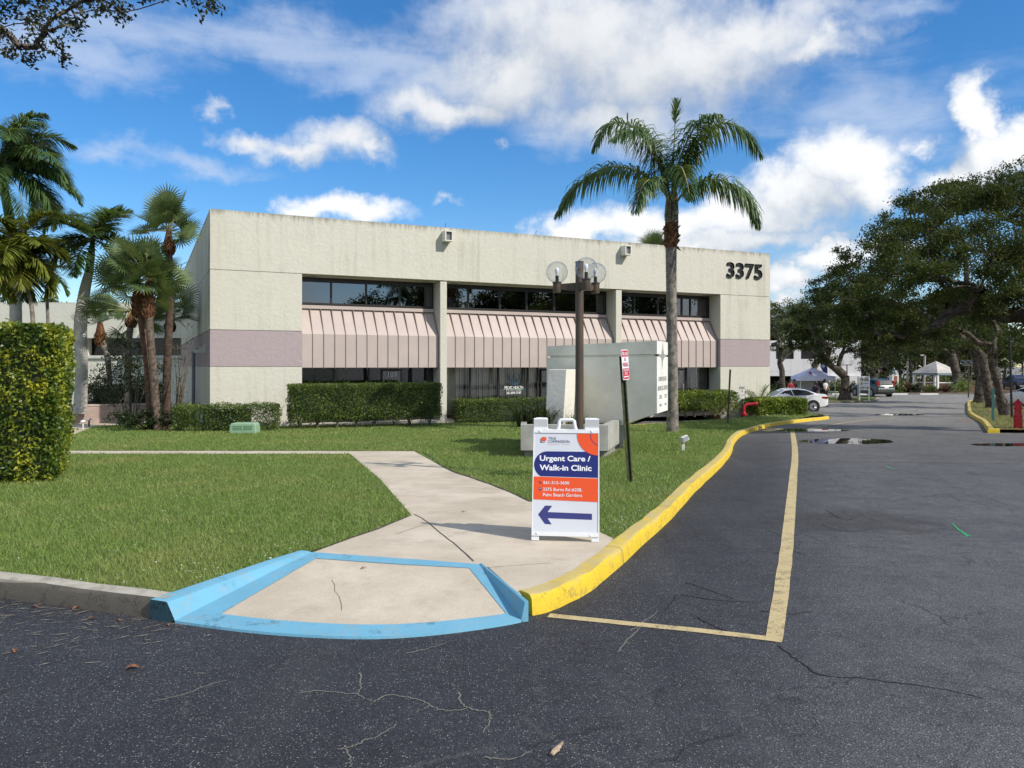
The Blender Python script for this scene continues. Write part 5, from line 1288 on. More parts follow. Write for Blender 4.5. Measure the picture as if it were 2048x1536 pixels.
# ------------------------------------------------------------------ vehicles
M_tyre = mat('tyre rubber', (.015, .015, .015), .8, .1); M_rim = mat('alloy rim', (.45, .46, .48), .3, .05, metal=.8)
M_cglass = mat('car glass', (.012, .016, .02), .10, .1, spec=.35)
M_tail = mat('red tail lamp', (.30, .008, .012), .2, .1); M_chrome = mat('chrome', (.6, .6, .6), .15, .05, metal=1)
def cat1(P, n=4):
    P = [np.array(p, float) for p in P]; o = []
    for i in range(len(P)-1):
        p0, p1, p2, p3 = P[max(i-1, 0)], P[i], P[i+1], P[min(i+2, len(P)-1)]
        for j in range(n):
            t = j/n; q = .5*((2*p1)+(p2-p0)*t+(2*p0-5*p1+4*p2-p3)*t*t+(3*p1-p0-3*p2+p3)*t**3)
            q[3] = max(q[3], q[2]+.01); o.append(q)
    o.append(P[-1]); return o
def car(name, label, loc, rz, stations, paint, sidewin, wheels, screens, lamps, extra=None, wr=.325, group=None):
    c = thing(name, label, 'car', loc, rz, group); S = cat1(stations)
    def ring(s):
        x, zl, zb, zt_, w_, wt = s; h = [(w_*.82, zl), (w_*.98, zl+.08), (w_, (zl+zb)*.52), (w_*.965, zb), (wt+(w_*.965-wt)*.12, zb+(zt_-zb)*.82), (wt*.88, zb+(zt_-zb)*.96), (wt*.5, zt_)]
        return [(x, y, z) for y, z in h]+[(x, -y, z) for y, z in reversed(h)]
    V = [p for s in S for p in ring(s)]; k = 14; Fc = [(i*k+j, (i+1)*k+j, (i+1)*k+(j+1) % k, i*k+(j+1) % k) for i in range(len(S)-1) for j in range(k)]
    Fc += [tuple(range(k)), tuple((len(S)-1)*k+j for j in range(k-1, -1, -1))]
    q = MB(); q.add(V, Fc); body = q.build('body', paint, c, 35)
    bm = bmesh.new(); bm.from_mesh(body.data); bmesh.ops.recalc_face_normals(bm, faces=bm.faces); bm.to_mesh(body.data); bm.free()
    SX = [s[0] for s in S][::-1]
    def yat(x, z):
        v = [float(np.interp(x, SX, [s[i] for s in S][::-1])) for i in range(6)]
        zb, zt_, w_, wt = v[2], v[3], v[4], v[5]; f = min(max((z-zb)/max(.05, (zt_-zb)*.82), 0), 1); return (w_*.965)*(1-f)+(wt+(w_*.965-wt)*.12)*f+.006
    for sg in (1, -1):
        for pol in sidewin:
            q = MB(); P = [(x, sg*yat(x, z), z) for x, z in pol]; cx = sum(p[0] for p in P)/len(P); cz = sum(p[2] for p in P)/len(P)
            q.add(P+[(cx, sg*yat(cx, cz), cz)], [(i, (i+1) % len(P), len(P)) for i in range(len(P))]); q.build('side_window', M_cglass, c)
    for nm, P in screens: q = MB(); q.add(P, [tuple(range(len(P)))]); q.build(nm, M_cglass, c)
    for nm, m_, bx in lamps: q = MB(); q.box(*bx); q.build(nm, m_, c, bevel=.012)
    for wx in wheels:
        for sg in (1, -1):
            wy = stations[3][4]-.10
            a = MB(); Mx = Matrix.Translation((wx, sg*(wy+.108), wr)) @ Matrix.Rotation(R(90), 4, 'X')
            a.lathe([(wr+.075, -.004), (wr+.075, .004), (.02, .0045)], 24, (0, 0, 0), 0, Mx); a.build('wheel_arch', M_black, c)
            t_ = MB(); Mw = Matrix.Translation((wx, sg*wy, wr)) @ Matrix.Rotation(R(90), 4, 'X')
            t_.lathe([(wr*.66, -.10), (wr*.93, -.125), (wr, -.10), (wr, .10), (wr*.93, .125), (wr*.66, .10)], 26, (0, 0, 0), 0, Mw); wo_ = t_.build('wheel', M_tyre, c, 50)
            r_ = MB(); r_.lathe([(wr*.69, -.115), (wr*.69, -.06), (wr*.6, -.05), (wr*.6, .05), (wr*.69, .06), (wr*.69, .115), (wr*.62, .12), (wr*.58, .10), (wr*.58, -.10), (wr*.62, -.12)], 24, (0, 0, 0), 0, Mw)
            for i in range(5):
                for d in (-.13, .13):
                    a = 2*PI*i/5+d; r_.tube([Mw @ Vector((.06*math.cos(a), .06*math.sin(a), -sg*.11)), Mw @ Vector((wr*.62*math.cos(a+d*.6), wr*.62*math.sin(a+d*.6), -sg*.11))], .022, 5)
            r_.lathe([(.07, -.12), (.07, .12)], 12, (0, 0, 0), 0, Mw); r_.build('rim', M_rim, wo_)
    if extra: extra(c)
    return c
def paint(name, col, rough=.25, metal=.0):
    m, t, b = new_mat(name); b.inputs['Base Color'].default_value = c4(col); b.inputs['Roughness'].default_value = rough; b.inputs['Metallic'].default_value = metal
    b.inputs['Coat Weight'].default_value = .25; b.inputs['Coat Roughness'].default_value = .05; return m
sed = [(2.30, .36, .56, .60, .55, .45), (2.15, .24, .66, .72, .78, .62), (1.6, .19, .78, .86, .885, .70), (1.0, .19, .89, .96, .895, .72), (.25, .19, .93, 1.36, .90, .60), (-.4, .19, .95, 1.41, .90, .60),
       (-1.05, .19, .98, 1.34, .90, .58), (-1.72, .22, 1.02, 1.09, .885, .66), (-2.1, .28, 1.00, 1.07, .85, .66), (-2.27, .36, .92, 1.00, .78, .58), (-2.31, .42, .80, .86, .70, .5)]
cy = 48.0; cz = zr(cy)
cx = xat(1626.5, cy-.9)+1.32*1.0
sedan = car('parked_car', 'white four door sedan parked nose in beyond the lime bush', (xat(1626.5, cy-.9)-1.33, cy, cz), PI, sed, paint('pearl white paint', (.72, .73, .74)),
    [[(.86, .96), (.30, 1.27), (-.05, 1.32), (-.16, .97)], [(-.22, .97), (-.11, 1.325), (-.5, 1.34), (-1.05, 1.26), (-1.48, 1.07), (-1.1, 1.0)]], (1.42, -1.33),
    [('windscreen', [(1.0, -.66, .97), (1.0, .66, .97), (.32, .56, 1.335), (.32, -.56, 1.335)]), ('rear_window', [(-1.10, .53, 1.335), (-1.10, -.53, 1.335), (-1.70, -.60, 1.10), (-1.70, .60, 1.10)])],
    [('tail_light', M_tail, (-2.26, -1.86, .60, .868, .80, .92)), ('tail_light', M_tail, (-2.26, -1.86, -.868, -.60, .80, .92)), ('headlight', M_print, (2.0, 2.2, .55, .76, .58, .68)), ('headlight', M_print, (2.0, 2.2, -.76, -.55, .58, .68)),
     ('licence_plate', M_print, (-2.335, -2.31, -.25, .25, .60, .72)), ('rear_skirt', M_black, (-2.30, -2.05, -.70, .70, .30, .42)), ('wing_mirror', paint('mirror white', (.7, .7, .7)), (.62, .78, .90, 1.04, .95, 1.06)), ('wing_mirror', paint('mirror white', (.7, .7, .7)), (.62, .78, -1.04, -.90, .95, 1.06)),
     ('door_handle', M_chrome, (-.05, .10, .900, .925, .80, .82)), ('door_handle', M_chrome, (-1.15, -1.0, .900, .925, .84, .86))])
suvS = [(2.2, .40, .70, .76, .6, .5), (2.05, .28, .85, .92, .82, .66), (1.4, .24, 1.0, 1.06, .90, .74), (.9, .24, 1.06, 1.14, .91, .74), (.25, .24, 1.08, 1.60, .91, .66), (-.6, .24, 1.10, 1.66, .91, .66), (-1.6, .24, 1.10, 1.62, .91, .64), (-2.0, .28, 1.08, 1.52, .90, .60), (-2.2, .34, 1.0, 1.12, .86, .66), (-2.28, .42, .85, .95, .80, .6)]
def suv_extra(c):
    q = MB(); q.tube([(.1, .62, 1.66), (-1.5, .62, 1.68)], .025, 6); q.tube([(.1, -.62, 1.66), (-1.5, -.62, 1.68)], .025, 6); q.build('roof_rail', M_chrome, c)
Ys = 71; suv = car('parked_car', 'dark green SUV parked behind the white lease sign', (xat(1764, Ys), Ys+2, zr(Ys)), R(97), suvS, paint('dark green paint', (.035, .06, .055), .3),
    [[(.8, 1.12), (.28, 1.5), (-.45, 1.56), (-.5, 1.12)], [(-.58, 1.12), (-.53, 1.56), (-1.3, 1.54), (-1.75, 1.3), (-1.6, 1.12)]], (1.32, -1.32),
    [('windscreen', [(.9, -.7, 1.14), (.9, .7, 1.14), (.3, .6, 1.56), (.3, -.6, 1.56)]), ('rear_window', [(-2.07, .55, 1.50), (-2.07, -.55, 1.50), (-2.27, -.66, 1.13), (-2.27, .66, 1.13)])],
    [('tail_light', M_tail, (-2.22, -1.98, .70, .86, .95, 1.48)), ('tail_light', M_tail, (-2.22, -1.98, -.86, -.70, .95, 1.48)), ('licence_plate', M_print, (-2.315, -2.285, -.22, .22, .80, .94)), ('bumper', M_black, (-2.33, -2.1, -.84, .84, .40, .56)), ('bumper_strip', M_chrome, (-2.32, -2.2, -.80, .80, .70, .77)), ('headlight', M_print, (1.9, 2.1, .5, .78, .74, .86)), ('headlight', M_print, (1.9, 2.1, -.78, -.5, .74, .86))], suv_extra, .36)
Yk = 92; pk = car('parked_car', 'dark blue pickup facing the camera on the far bright road', (xat(2034, Yk), Yk, zr(Yk)), R(-100), [(2.6, .45, .9, 1.0, .75, .6), (2.5, .36, 1.02, 1.10, .9, .7), (1.7, .34, 1.10, 1.18, .96, .8), (1.2, .34, 1.12, 1.22, .97, .8), (.6, .34, 1.16, 1.72, .97, .7), (-.3, .34, 1.16, 1.78, .97, .7), (-.8, .34, 1.16, 1.70, .97, .7), (-1.0, .34, 1.16, 1.20, .97, .9), (-2.6, .36, 1.14, 1.18, .96, .9), (-2.7, .44, 1.0, 1.04, .9, .8)], paint('dark blue paint', (.02, .03, .07)),
    [[(1.05, 1.2), (.6, 1.6), (-.2, 1.68), (-.7, 1.6), (-.75, 1.2)]], (1.7, -1.7), [('windscreen', [(1.2, -.75, 1.23), (1.2, .75, 1.23), (.62, .64, 1.66), (.62, -.64, 1.66)])],
    [('headlight', M_print, (2.4, 2.56, .55, .85, .82, .98)), ('headlight', M_print, (2.4, 2.56, -.85, -.55, .82, .98)), ('bumper', M_chrome, (2.5, 2.72, -.85, .85, .45, .62)), ('grille', M_black, (2.5, 2.64, -.5, .5, .68, 1.0))], None, .40)
Yw = 52; wc = car('parked_car', 'white car half cut off at the picture edge beyond the verge', (xat(2062, Yw), Yw, zr(Yw)), R(120), sed, paint('plain white paint', (.7, .7, .7)),
    [[(.86, .96), (.30, 1.27), (-.05, 1.32), (-.16, .97)], [(-.22, .97), (-.11, 1.325), (-.5, 1.34), (-1.05, 1.26), (-1.48, 1.07), (-1.1, 1.0)]], (1.42, -1.33), [('windscreen', [(1.0, -.66, .97), (1.0, .66, .97), (.32, .56, 1.335), (.32, -.56, 1.335)]), ('rear_window', [(-1.10, .53, 1.335), (-1.10, -.53, 1.335), (-1.70, -.60, 1.10), (-1.70, .60, 1.10)])], [('tail_light', M_tail, (-2.26, -1.86, .60, .868, .80, .92)), ('tail_light', M_tail, (-2.26, -1.86, -.868, -.60, .80, .92))])

# ------------------------------------------------------------------ lease sign, canopy tent, flag, table, people
Yl = 61; k_ = Yl/F; zg_ = zr(Yl)+LL; o = thing('lease_sign', 'white for lease sign on two posts beside the island oak', 'sign', (xat(1728.5, Yl), Yl, zg_), R(-6))
q = MB(); hw = 10.3*k_; zt_, zb_ = EYE+(HY-752)*k_-zg_, EYE+(HY-780)*k_-zg_
q.box(-hw, -hw+.09, -.05, .05, -.3, zt_); q.box(hw-.09, hw, -.05, .05, -.3, zt_); q.build('post', M_white, o)
q = MB(); q.box(-hw+.091, hw-.091, -.03, .03, zb_, zt_-.005); q.build('sign_board', M_white, o)
q = MB(); q.box(-hw-.06, -hw-.004, .1, .16, -.3, zt_-.02); q.build('back_post', M_offwhite, o)
Mx90 = Matrix.Rotation(R(90), 4, 'X'); q = MB()
def lt(s, zc, w_, h_, mi):
    v, f_ = text_data(s, 1.0, .035); X = [p[0] for p in v]; q.text(s, 1.0, Matrix.Translation((0, -.034, zc)) @ Mx90 @ Matrix.Diagonal((w_/(max(X)-min(X)), h_/.73, 1, 1)) @ Matrix.Translation((-(max(X)+min(X))/2, -.03, 0)), mi, .035)
lt('FOR LEASE', zt_-.26, hw*1.55, .27, 0); lt('561-471-1788', zb_+.17, hw*1.55, .16, 1)
q.box(-hw*.7, -hw*.35, -.036, -.031, zb_+.40, zb_+.62, 2); q.box(-hw*.25, hw*.65, -.036, -.031, zb_+.46, zb_+.55, 3)
q.build('lettering', [M_black, mat('dark sign print', (.06, .05, .05), .6, .1), mat('orange sign mark', (.6, .28, .08), .6, .1), mat('grey sign mark', (.40, .45, .52), .6, .1)], o)

Yt = 64.0; k_ = Yt/F; zg_ = zr(Yt); xc = xat(1625.5, Yt); hw = 1.38
M_cloth = mat('periwinkle white canopy cloth', (.72, .74, .96), .8, .05); M_cloth.node_tree.nodes['Principled BSDF'].inputs['Subsurface Weight'].default_value = 0
o = thing('canopy_tent', 'white and periwinkle pop up canopy tent beyond the white sedan', 'tent', (xc, Yt, zg_), R(-5))
ze = EYE+(HY-753)*k_-zg_; zv = EYE+(HY-761)*k_-zg_; zp = EYE+(HY-736.5)*k_-zg_
q = MB(); n = 8; V = []; ringn = 6
prof = [(1.0, ze), (.8, ze+.22*(zp-ze)), (.55, ze+.46*(zp-ze)), (.32, ze+.73*(zp-ze)), (.14, ze+.94*(zp-ze)), (.02, zp)]
for r, z in prof: V += [(-hw*r, -hw*r, z), (hw*r, -hw*r, z), (hw*r, hw*r, z), (-hw*r, hw*r, z)]
q.add(V, [(4*i+j, 4*i+(j+1) % 4, 4*i+4+(j+1) % 4, 4*i+4+j) for i in range(5) for j in range(4)]+[(20, 21, 22, 23)]); q.build('canopy', M_cloth, o)
q = MB()
for a, b_ in (((-hw, -hw), (hw, -hw)), ((hw, -hw), (hw, hw)), ((hw, hw), (-hw, hw)), ((-hw, hw), (-hw, -hw))):
    q.quad((a[0]*1.004, a[1]*1.004, zv), (b_[0]*1.004, b_[1]*1.004, zv), (b_[0]*1.004, b_[1]*1.004, ze+.01), (a[0]*1.004, a[1]*1.004, ze+.01))
q.build('valance', M_cloth, o)
for sx in (-1, 1):
    for sy in (-1, 1): q = MB(); q.tube([(sx*hw*.98, sy*hw*.98, 0), (sx*hw*.98, sy*hw*.98, ze)], .03, 6); q.build('leg', M_white, o)
q = MB(); q.box(-hw*.97, hw*.55, hw*.95, hw*.96, .4, zv+.1); q.build('back_wall', mat('grey lilac tent wall', (.66, .66, .74), .8, .08), o)
q = MB(); M_ = Matrix.Translation((-.55, -hw*.86, ze+.30)) @ Matrix.Rotation(R(62), 4, 'X'); q.lathe([(.13, .0), (.13, .02)], 6, (0, 0, 0), 0, M_); q.build('canopy_emblem', mat('pink mark', (.55, .05, .12), .6, .1), o)
Yf = 66.5; k_ = Yf/F; zg_ = zr(Yf); o = thing('feather_flag', 'dark blue feather flag on a pole next to the canopy tent', 'flag', (xat(1654.5, Yf), Yf, zg_), R(-20))
zz_ = lambda py: EYE+(HY-py)*k_-zg_
q = MB(); q.tube([(0, 0, 0), (0, 0, zz_(735)), (-.15, 0, zz_(729)), (-.5, 0, zz_(727))], .02, 6); q.build('pole', M_black, o)
q = MB(); pol = [(0, zz_(758)), (0, zz_(736)), (-.14, zz_(729.5)), (-.5, zz_(727.5)), (-.56, zz_(732)), (-.42, zz_(740)), (-.12, zz_(752))]; q.prism(pol, -.004, .004, 'y'); q.build('flag_cloth', mat('navy flag cloth', (.03, .045, .17), .8, .1), o)
q = MB(); q.lathe([(.15, -.005), (.15, .005)], 14, (0, 0, 0), 0, Matrix.Translation((-.33, -.001, zz_(732))) @ Matrix.Rotation(R(90), 4, 'X')); q.build('flag_emblem', mat('pale flag emblem', (.34, .35, .52), .8, .1), o)
o = thing('folding_table', 'small white folding table under the canopy tent', 'table', (xc+1.15, Yt-.9, zr(Yt)))
q = MB(); q.box(-.45, .45, -.3, .3, .72, .76); q.build('tabletop', M_white, o)
for sx in (-.38, .38): q = MB(); q.tube([(sx, -.25, 0), (sx, .25, .72)], .015, 6); q.tube([(sx, .25, 0), (sx, -.25, .72)], .015, 6); q.build('leg', M_offwhite, o)

M_skin1 = mat('brown skin', (.20, .10, .065), .55, .05); M_skin2 = mat('tan skin', (.42, .26, .19), .55, .05)
def cloth(n, c): return mat(n, c, .85, .12, vs=6)
def person(label, loc, rz, skin, top, legs, hair, hairlong=False, arm=(25, 30)):
    """one skinned body, with hair, shirt and trousers grown over the same skeleton"""
    o = thing('person', label, 'person', loc, rz, None)
    J = {'pelvis': (0, 0, .93, .145), 'waist': (0, .01, 1.08, .13), 'chest': (0, .02, 1.28, .165), 'neck0': (0, .01, 1.44, .075), 'neck': (0, .0, 1.50, .058), 'chin': (0, -.02, 1.56, .075), 'head': (0, -.01, 1.64, .105), 'crown': (0, .01, 1.71, .075), 'nose': (0, -.115, 1.615, .016)}
    B = [('pelvis', 'waist'), ('waist', 'chest'), ('chest', 'neck0'), ('neck0', 'neck'), ('neck', 'chin'), ('chin', 'head'), ('head', 'crown'), ('head', 'nose')]
    for s, n in ((1, 'a'), (-1, 'b')):
        a1, a2 = R(arm[0]), R(arm[1])
        J['sh'+n] = (s*.185, .02, 1.39, .066); el_ = (s*(.185+.27*math.sin(a1)*.5), .02-.05, 1.39-.27*math.cos(a1), .047); J['el'+n] = el_
        J['wr'+n] = (el_[0]-s*.02, el_[1]-.24*math.sin(a2), el_[2]-.24*math.cos(a2), .032); J['hd'+n] = (el_[0]-s*.03, el_[1]-.31*math.sin(a2), el_[2]-.31*math.cos(a2), .036)
        J['fg'+n] = (el_[0]-s*.03, el_[1]-.39*math.sin(a2), el_[2]-.39*math.cos(a2)-.01, .016)
        J['hp'+n] = (s*.095, 0, .87, .105); J['kn'+n] = (s*.10, -.03, .50, .062); J['an'+n] = (s*.10, .02, .09, .042); J['to'+n] = (s*.11, -.14, .045, .036)
        B += [('chest', 'sh'+n), ('sh'+n, 'el'+n), ('el'+n, 'wr'+n), ('wr'+n, 'hd'+n), ('hd'+n, 'fg'+n), ('pelvis', 'hp'+n), ('hp'+n, 'kn'+n), ('kn'+n, 'an'+n), ('an'+n, 'to'+n)]
    def grow(nm, names, grow_, m, root):
        ids = [k_ for k_ in J if k_ in names]; me = bpy.data.meshes.new(nm); me.from_pydata([J[k_][:3] for k_ in ids], [(ids.index(a), ids.index(b_)) for a, b_ in B if a in names and b_ in names], [])
        ob = bpy.data.objects.new(nm, me); C.objects.link(ob); md = ob.modifiers.new('skin', 'SKIN')
        if not me.skin_vertices: return ob
        for i, k_ in enumerate(ids): r = J[k_][3]*grow_+(.012 if grow_ > 1 else 0); me.skin_vertices[0].data[i].radius = (r, r*(.8 if k_ in ('chest', 'waist', 'pelvis') else 1)); me.skin_vertices[0].data[i].use_root = (k_ == root)
        sb = ob.modifiers.new('sub', 'SUBSURF'); sb.levels = 1; sb.render_levels = 1
        dg = bpy.context.evaluated_depsgraph_get(); dg.update(); new = bpy.data.meshes.new_from_object(ob.evaluated_get(dg)); bpy.data.objects.remove(ob)
        smooth_me(new); new.materials.clear(); return link(nm, new, o, m)
    body = grow('body', set(J), 1.0, skin, 'pelvis')
    grow('shirt', {'pelvis', 'waist', 'chest', 'neck0', 'sha', 'shb', 'ela', 'elb'}, 1.06, top, 'pelvis'); grow('trousers', {'pelvis', 'hpa', 'hpb', 'kna', 'knb', 'ana', 'anb'}, 1.08, legs, 'pelvis')
    q = MB(); q.ball((0, .025, 1.665), .128, 16, 10, sc=(.95, 1.0, 1.05))
    if hairlong: q.tube([(0, .09, 1.68), (0, .13, 1.52), (0, .14, 1.32)], [.11, .10, .05], 10)
    q.build('hair', hair, o, 60)
    q = MB()
    for s in (-.038, .038): q.ball((s, -.098, 1.655), .012, 8, 6)
    q.tube([(-.025, -.100, 1.575), (.025, -.100, 1.575)], .006, 5); q.build('face_features', M_black, o)
    return o
M_dkhair = mat('black hair', (.015, .012, .012), .6, .1)
dkc, whc, rdc, jeans = cloth('black shirt cloth', (.02, .02, .024)), cloth('white shirt cloth', (.7, .7, .74)), cloth('red shirt cloth', (.32, .02, .03)), cloth('blue trouser cloth', (.04, .055, .10))
navy = cloth('navy shirt cloth', (.02, .025, .06))
def stand(px, y, label, rz, *a, **k): return person(label, (xat(px, y), y, zr(y)), rz, *a, **k)
stand(1630.5, 51.5, 'person with long black braided hair in dark clothes behind the white sedan', R(-70), M_skin1, navy, jeans, M_dkhair, True)
stand(1644.5, 62.8, 'person in a black top standing under the canopy tent', R(-15), M_skin2, dkc, jeans, M_dkhair, False)
stand(1651, 62.2, 'person in a white top beside the folding table under the tent', R(30), M_skin2, whc, dkc, M_dkhair, True)
stand(1581.5, 60.5, 'person in a red top standing by the office building corner', R(10), M_skin2, rdc, jeans, M_dkhair, False)
stand(1588.5, 61.5, 'person in dark clothes next to the person in red', R(-30), M_skin1, dkc, dkc, M_dkhair, False)

# ------------------------------------------------------------------ gazebo, kiosk, wheel stops, far lamps, poles
Yg = 92; k_ = Yg/F; zg_ = zr(Yg)+.1; o = thing('gazebo', 'open white gazebo with a banded hip roof beyond the parking lot', 'gazebo', (xat(1872, Yg), Yg, zg_), R(20))
zz_ = lambda py: EYE+(HY-py)*k_-zg_; hw = 1.62
q = MB(); prof = [(1.12, zz_(746)), (.86, zz_(740)), (.60, zz_(734)), (.34, zz_(728.5)), (.02, zz_(722.5))]
for i, (r, z) in enumerate(prof[:-1]):
    r2, z2 = prof[i+1]; b0 = len(q.v)
    q.add([(-hw*r, -hw*r, z), (hw*r, -hw*r, z), (hw*r, hw*r, z), (-hw*r, hw*r, z), (-hw*r2*1.06, -hw*r2*1.06, z2), (hw*r2*1.06, -hw*r2*1.06, z2), (hw*r2*1.06, hw*r2*1.06, z2), (-hw*r2*1.06, hw*r2*1.06, z2)], [(j, (j+1) % 4, 4+(j+1) % 4, 4+j) for j in range(4)])
q.build('roof', mat('pale banded roof', (.55, .52, .48), .8, .15, vs=.8), o)
q = MB(); q.box(-hw*1.1, hw*1.1, -hw*1.1, -hw*1.04, zz_(750), zz_(746)); q.box(-hw*1.1, -hw*1.04, -hw*1.03, hw*1.03, zz_(750), zz_(746)); q.box(hw*1.04, hw*1.1, -hw*1.03, hw*1.03, zz_(750), zz_(746)); q.box(-hw*1.1, hw*1.1, hw*1.04, hw*1.1, zz_(750), zz_(746)); q.build('fascia', mat('grey blue fascia', (.18, .26, .30), .6, .1), o)
for sx in (-1, 1):
    for sy in (-1, 1): q = MB(); q.box(sx*hw-.12, sx*hw+.12, sy*hw-.12, sy*hw+.12, -.2, zz_(750)); q.build('post', M_white, o)
q = MB(); q.box(-hw, hw, -hw-.04, -hw+.04, .75, .85); q.box(-hw-.04, -hw+.04, -hw, hw, .75, .85); q.build('railing', M_white, o)
Yg2 = 104; k_ = Yg2/F; zg_ = zr(Yg2)+.1; o = thing('kiosk', 'small white kiosk with a steep roof among the far bushes', 'kiosk', (xat(1788, Yg2), Yg2, zg_)); zz_ = lambda py: EYE+(HY-py)*k_-zg_
q = MB(); q.lathe([(.62, zz_(748)), (.02, zz_(734))], 4, (0, 0, 0)); q.build('roof', mat('teal grey roof', (.28, .34, .35), .7, .1), o)
q = MB(); q.box(-.42, .42, -.42, .42, -.2, zz_(748.5)); q.build('wall', M_white, o)
q = MB(); q.box(-.22, .22, -.44, -.425, 0, zz_(752)); q.build('door', mat('red brown door', (.30, .10, .06), .7, .1), o)
ws = None
for i, (a, b_) in enumerate(((1606, 1640), (1664, 1694), (1711, 1733), (1784, 1815), (1840, 1876))):
    y = 76.8; x0, x1 = xat(a, y), xat(b_, y)
    q = MB(); q.prism([(-.08, 0), (.08, 0), (.05, .14), (-.05, .14)], -(x1-x0)/2, (x1-x0)/2, 'x')
    o = q.build('wheel_stop', M_offwhite); o.location = ((x0+x1)/2, y, zr(y)); tag(o, ['white concrete wheel stop behind the canopy tent', 'white wheel stop near the island oak trunk', 'white wheel stop seen under the lease sign', 'white wheel stop between the SUV and the gazebo', 'white wheel stop in front of the gazebo'][i], 'wheel stop', 'wheel stops along the far parking row')
def far_lamp(px, pyb, pyt, y, lab, n):
    k_ = y/F; z0 = zr(y)+LL; o = thing('far_lamp_post', lab, 'lamp post', (xat(px, y), y, z0)); zt_ = EYE+(HY-pyt)*k_-z0
    q = MB(); q.tube([(0, 0, -.2), (0, 0, zt_-.4)], .06, 8); q.tube([(-.5, 0, zt_-.4), (.5, 0, zt_-.4)], .05, 6); q.build('post', M_lpost, o)
    for dx in ((-.5, .5) if n == 2 else (-.5, 0, .5)): q = MB(); q.ball((dx, 0, zt_-.12), .22, 14, 8); q.build('globe', M_globe, o, 60)
far_lamp(1937, 791, 722, 70, 'distant globe lamp post with bright globes beside the verge oaks', 3)
far_lamp(1694, 786, 722, 80, 'distant globe lamp post in front of the white office', 2)
for i, (px, t, y) in enumerate(((1814.5, 703, 112), (1848, 709, 108), (1824, 730, 118))):
    k_ = y/F; o = thing('bare_pole', ['tall pale bare pole among the far trees', 'pale pole with a short cross arm by the gazebo', 'short grey pole among the far bushes'][i], 'pole', (xat(px, y), y, zr(y))); q = MB(); q.tube([(0, 0, -.2), (.1, 0, EYE+(HY-t)*k_-zr(y))], .14, 6)
    if i == 1: q.box(-.5, .3, -.08, .08, EYE+(HY-t)*k_-zr(y)-.2, EYE+(HY-t)*k_-zr(y))
    q.build('pole', M_royal if i < 2 else M_offwhite, o)
# ------------------------------------------------------------------ vegetation builders
def leaf_quads(c, L, W, rng, up=.35, dirs=None):
    n = len(c); a = rng.normal(0, 1, (n, 3)) if dirs is None else dirs+rng.normal(0, .5, (n, 3))
    a /= np.linalg.norm(a, axis=1, keepdims=True)+1e-9
    nn = rng.normal(0, 1, (n, 3)); nn[:, 2] = np.abs(nn[:, 2])+up; b = np.cross(nn, a); b /= np.linalg.norm(b, axis=1, keepdims=True)+1e-9
    l = (L*rng.uniform(.6, 1.25, n))[:, None]; w = (W*rng.uniform(.6, 1.25, n))[:, None]
    V = np.stack([c-a*l/2, c+b*w/2+a*l*.05, c+a*l/2, c-b*w/2+a*l*.05], 1)
    return V.reshape(-1, 3)
def quads_obj(name, Vs, m, parent=None):
    V = np.concatenate(Vs) if isinstance(Vs, list) else Vs
    return link(name, mesh_np(name, V, np.arange(len(V)).reshape(-1, 4)), parent, m)
def clump_leaves(cl, n_per_m2, L, W, rng, flat=.75, sub=9, sig=.24):
    out = []
    for (x, y, z, r) in cl:
        k = max(4, int(sub*rng.uniform(.7, 1.3))); d = rng.normal(0, 1, (k, 3)); d /= np.linalg.norm(d, axis=1, keepdims=True)
        sc_ = np.array([x, y, z])+d*(rng.uniform(.35, 1, (k, 1))**.6)*r*np.array([1, 1, flat])
        n = int(n_per_m2*r*r/k); 
        for s in sc_: out.append(s+rng.normal(0, sig*r, (n, 3))*np.array([1, 1, .62]))
    c = np.concatenate(out); return leaf_quads(c, L, W, rng)
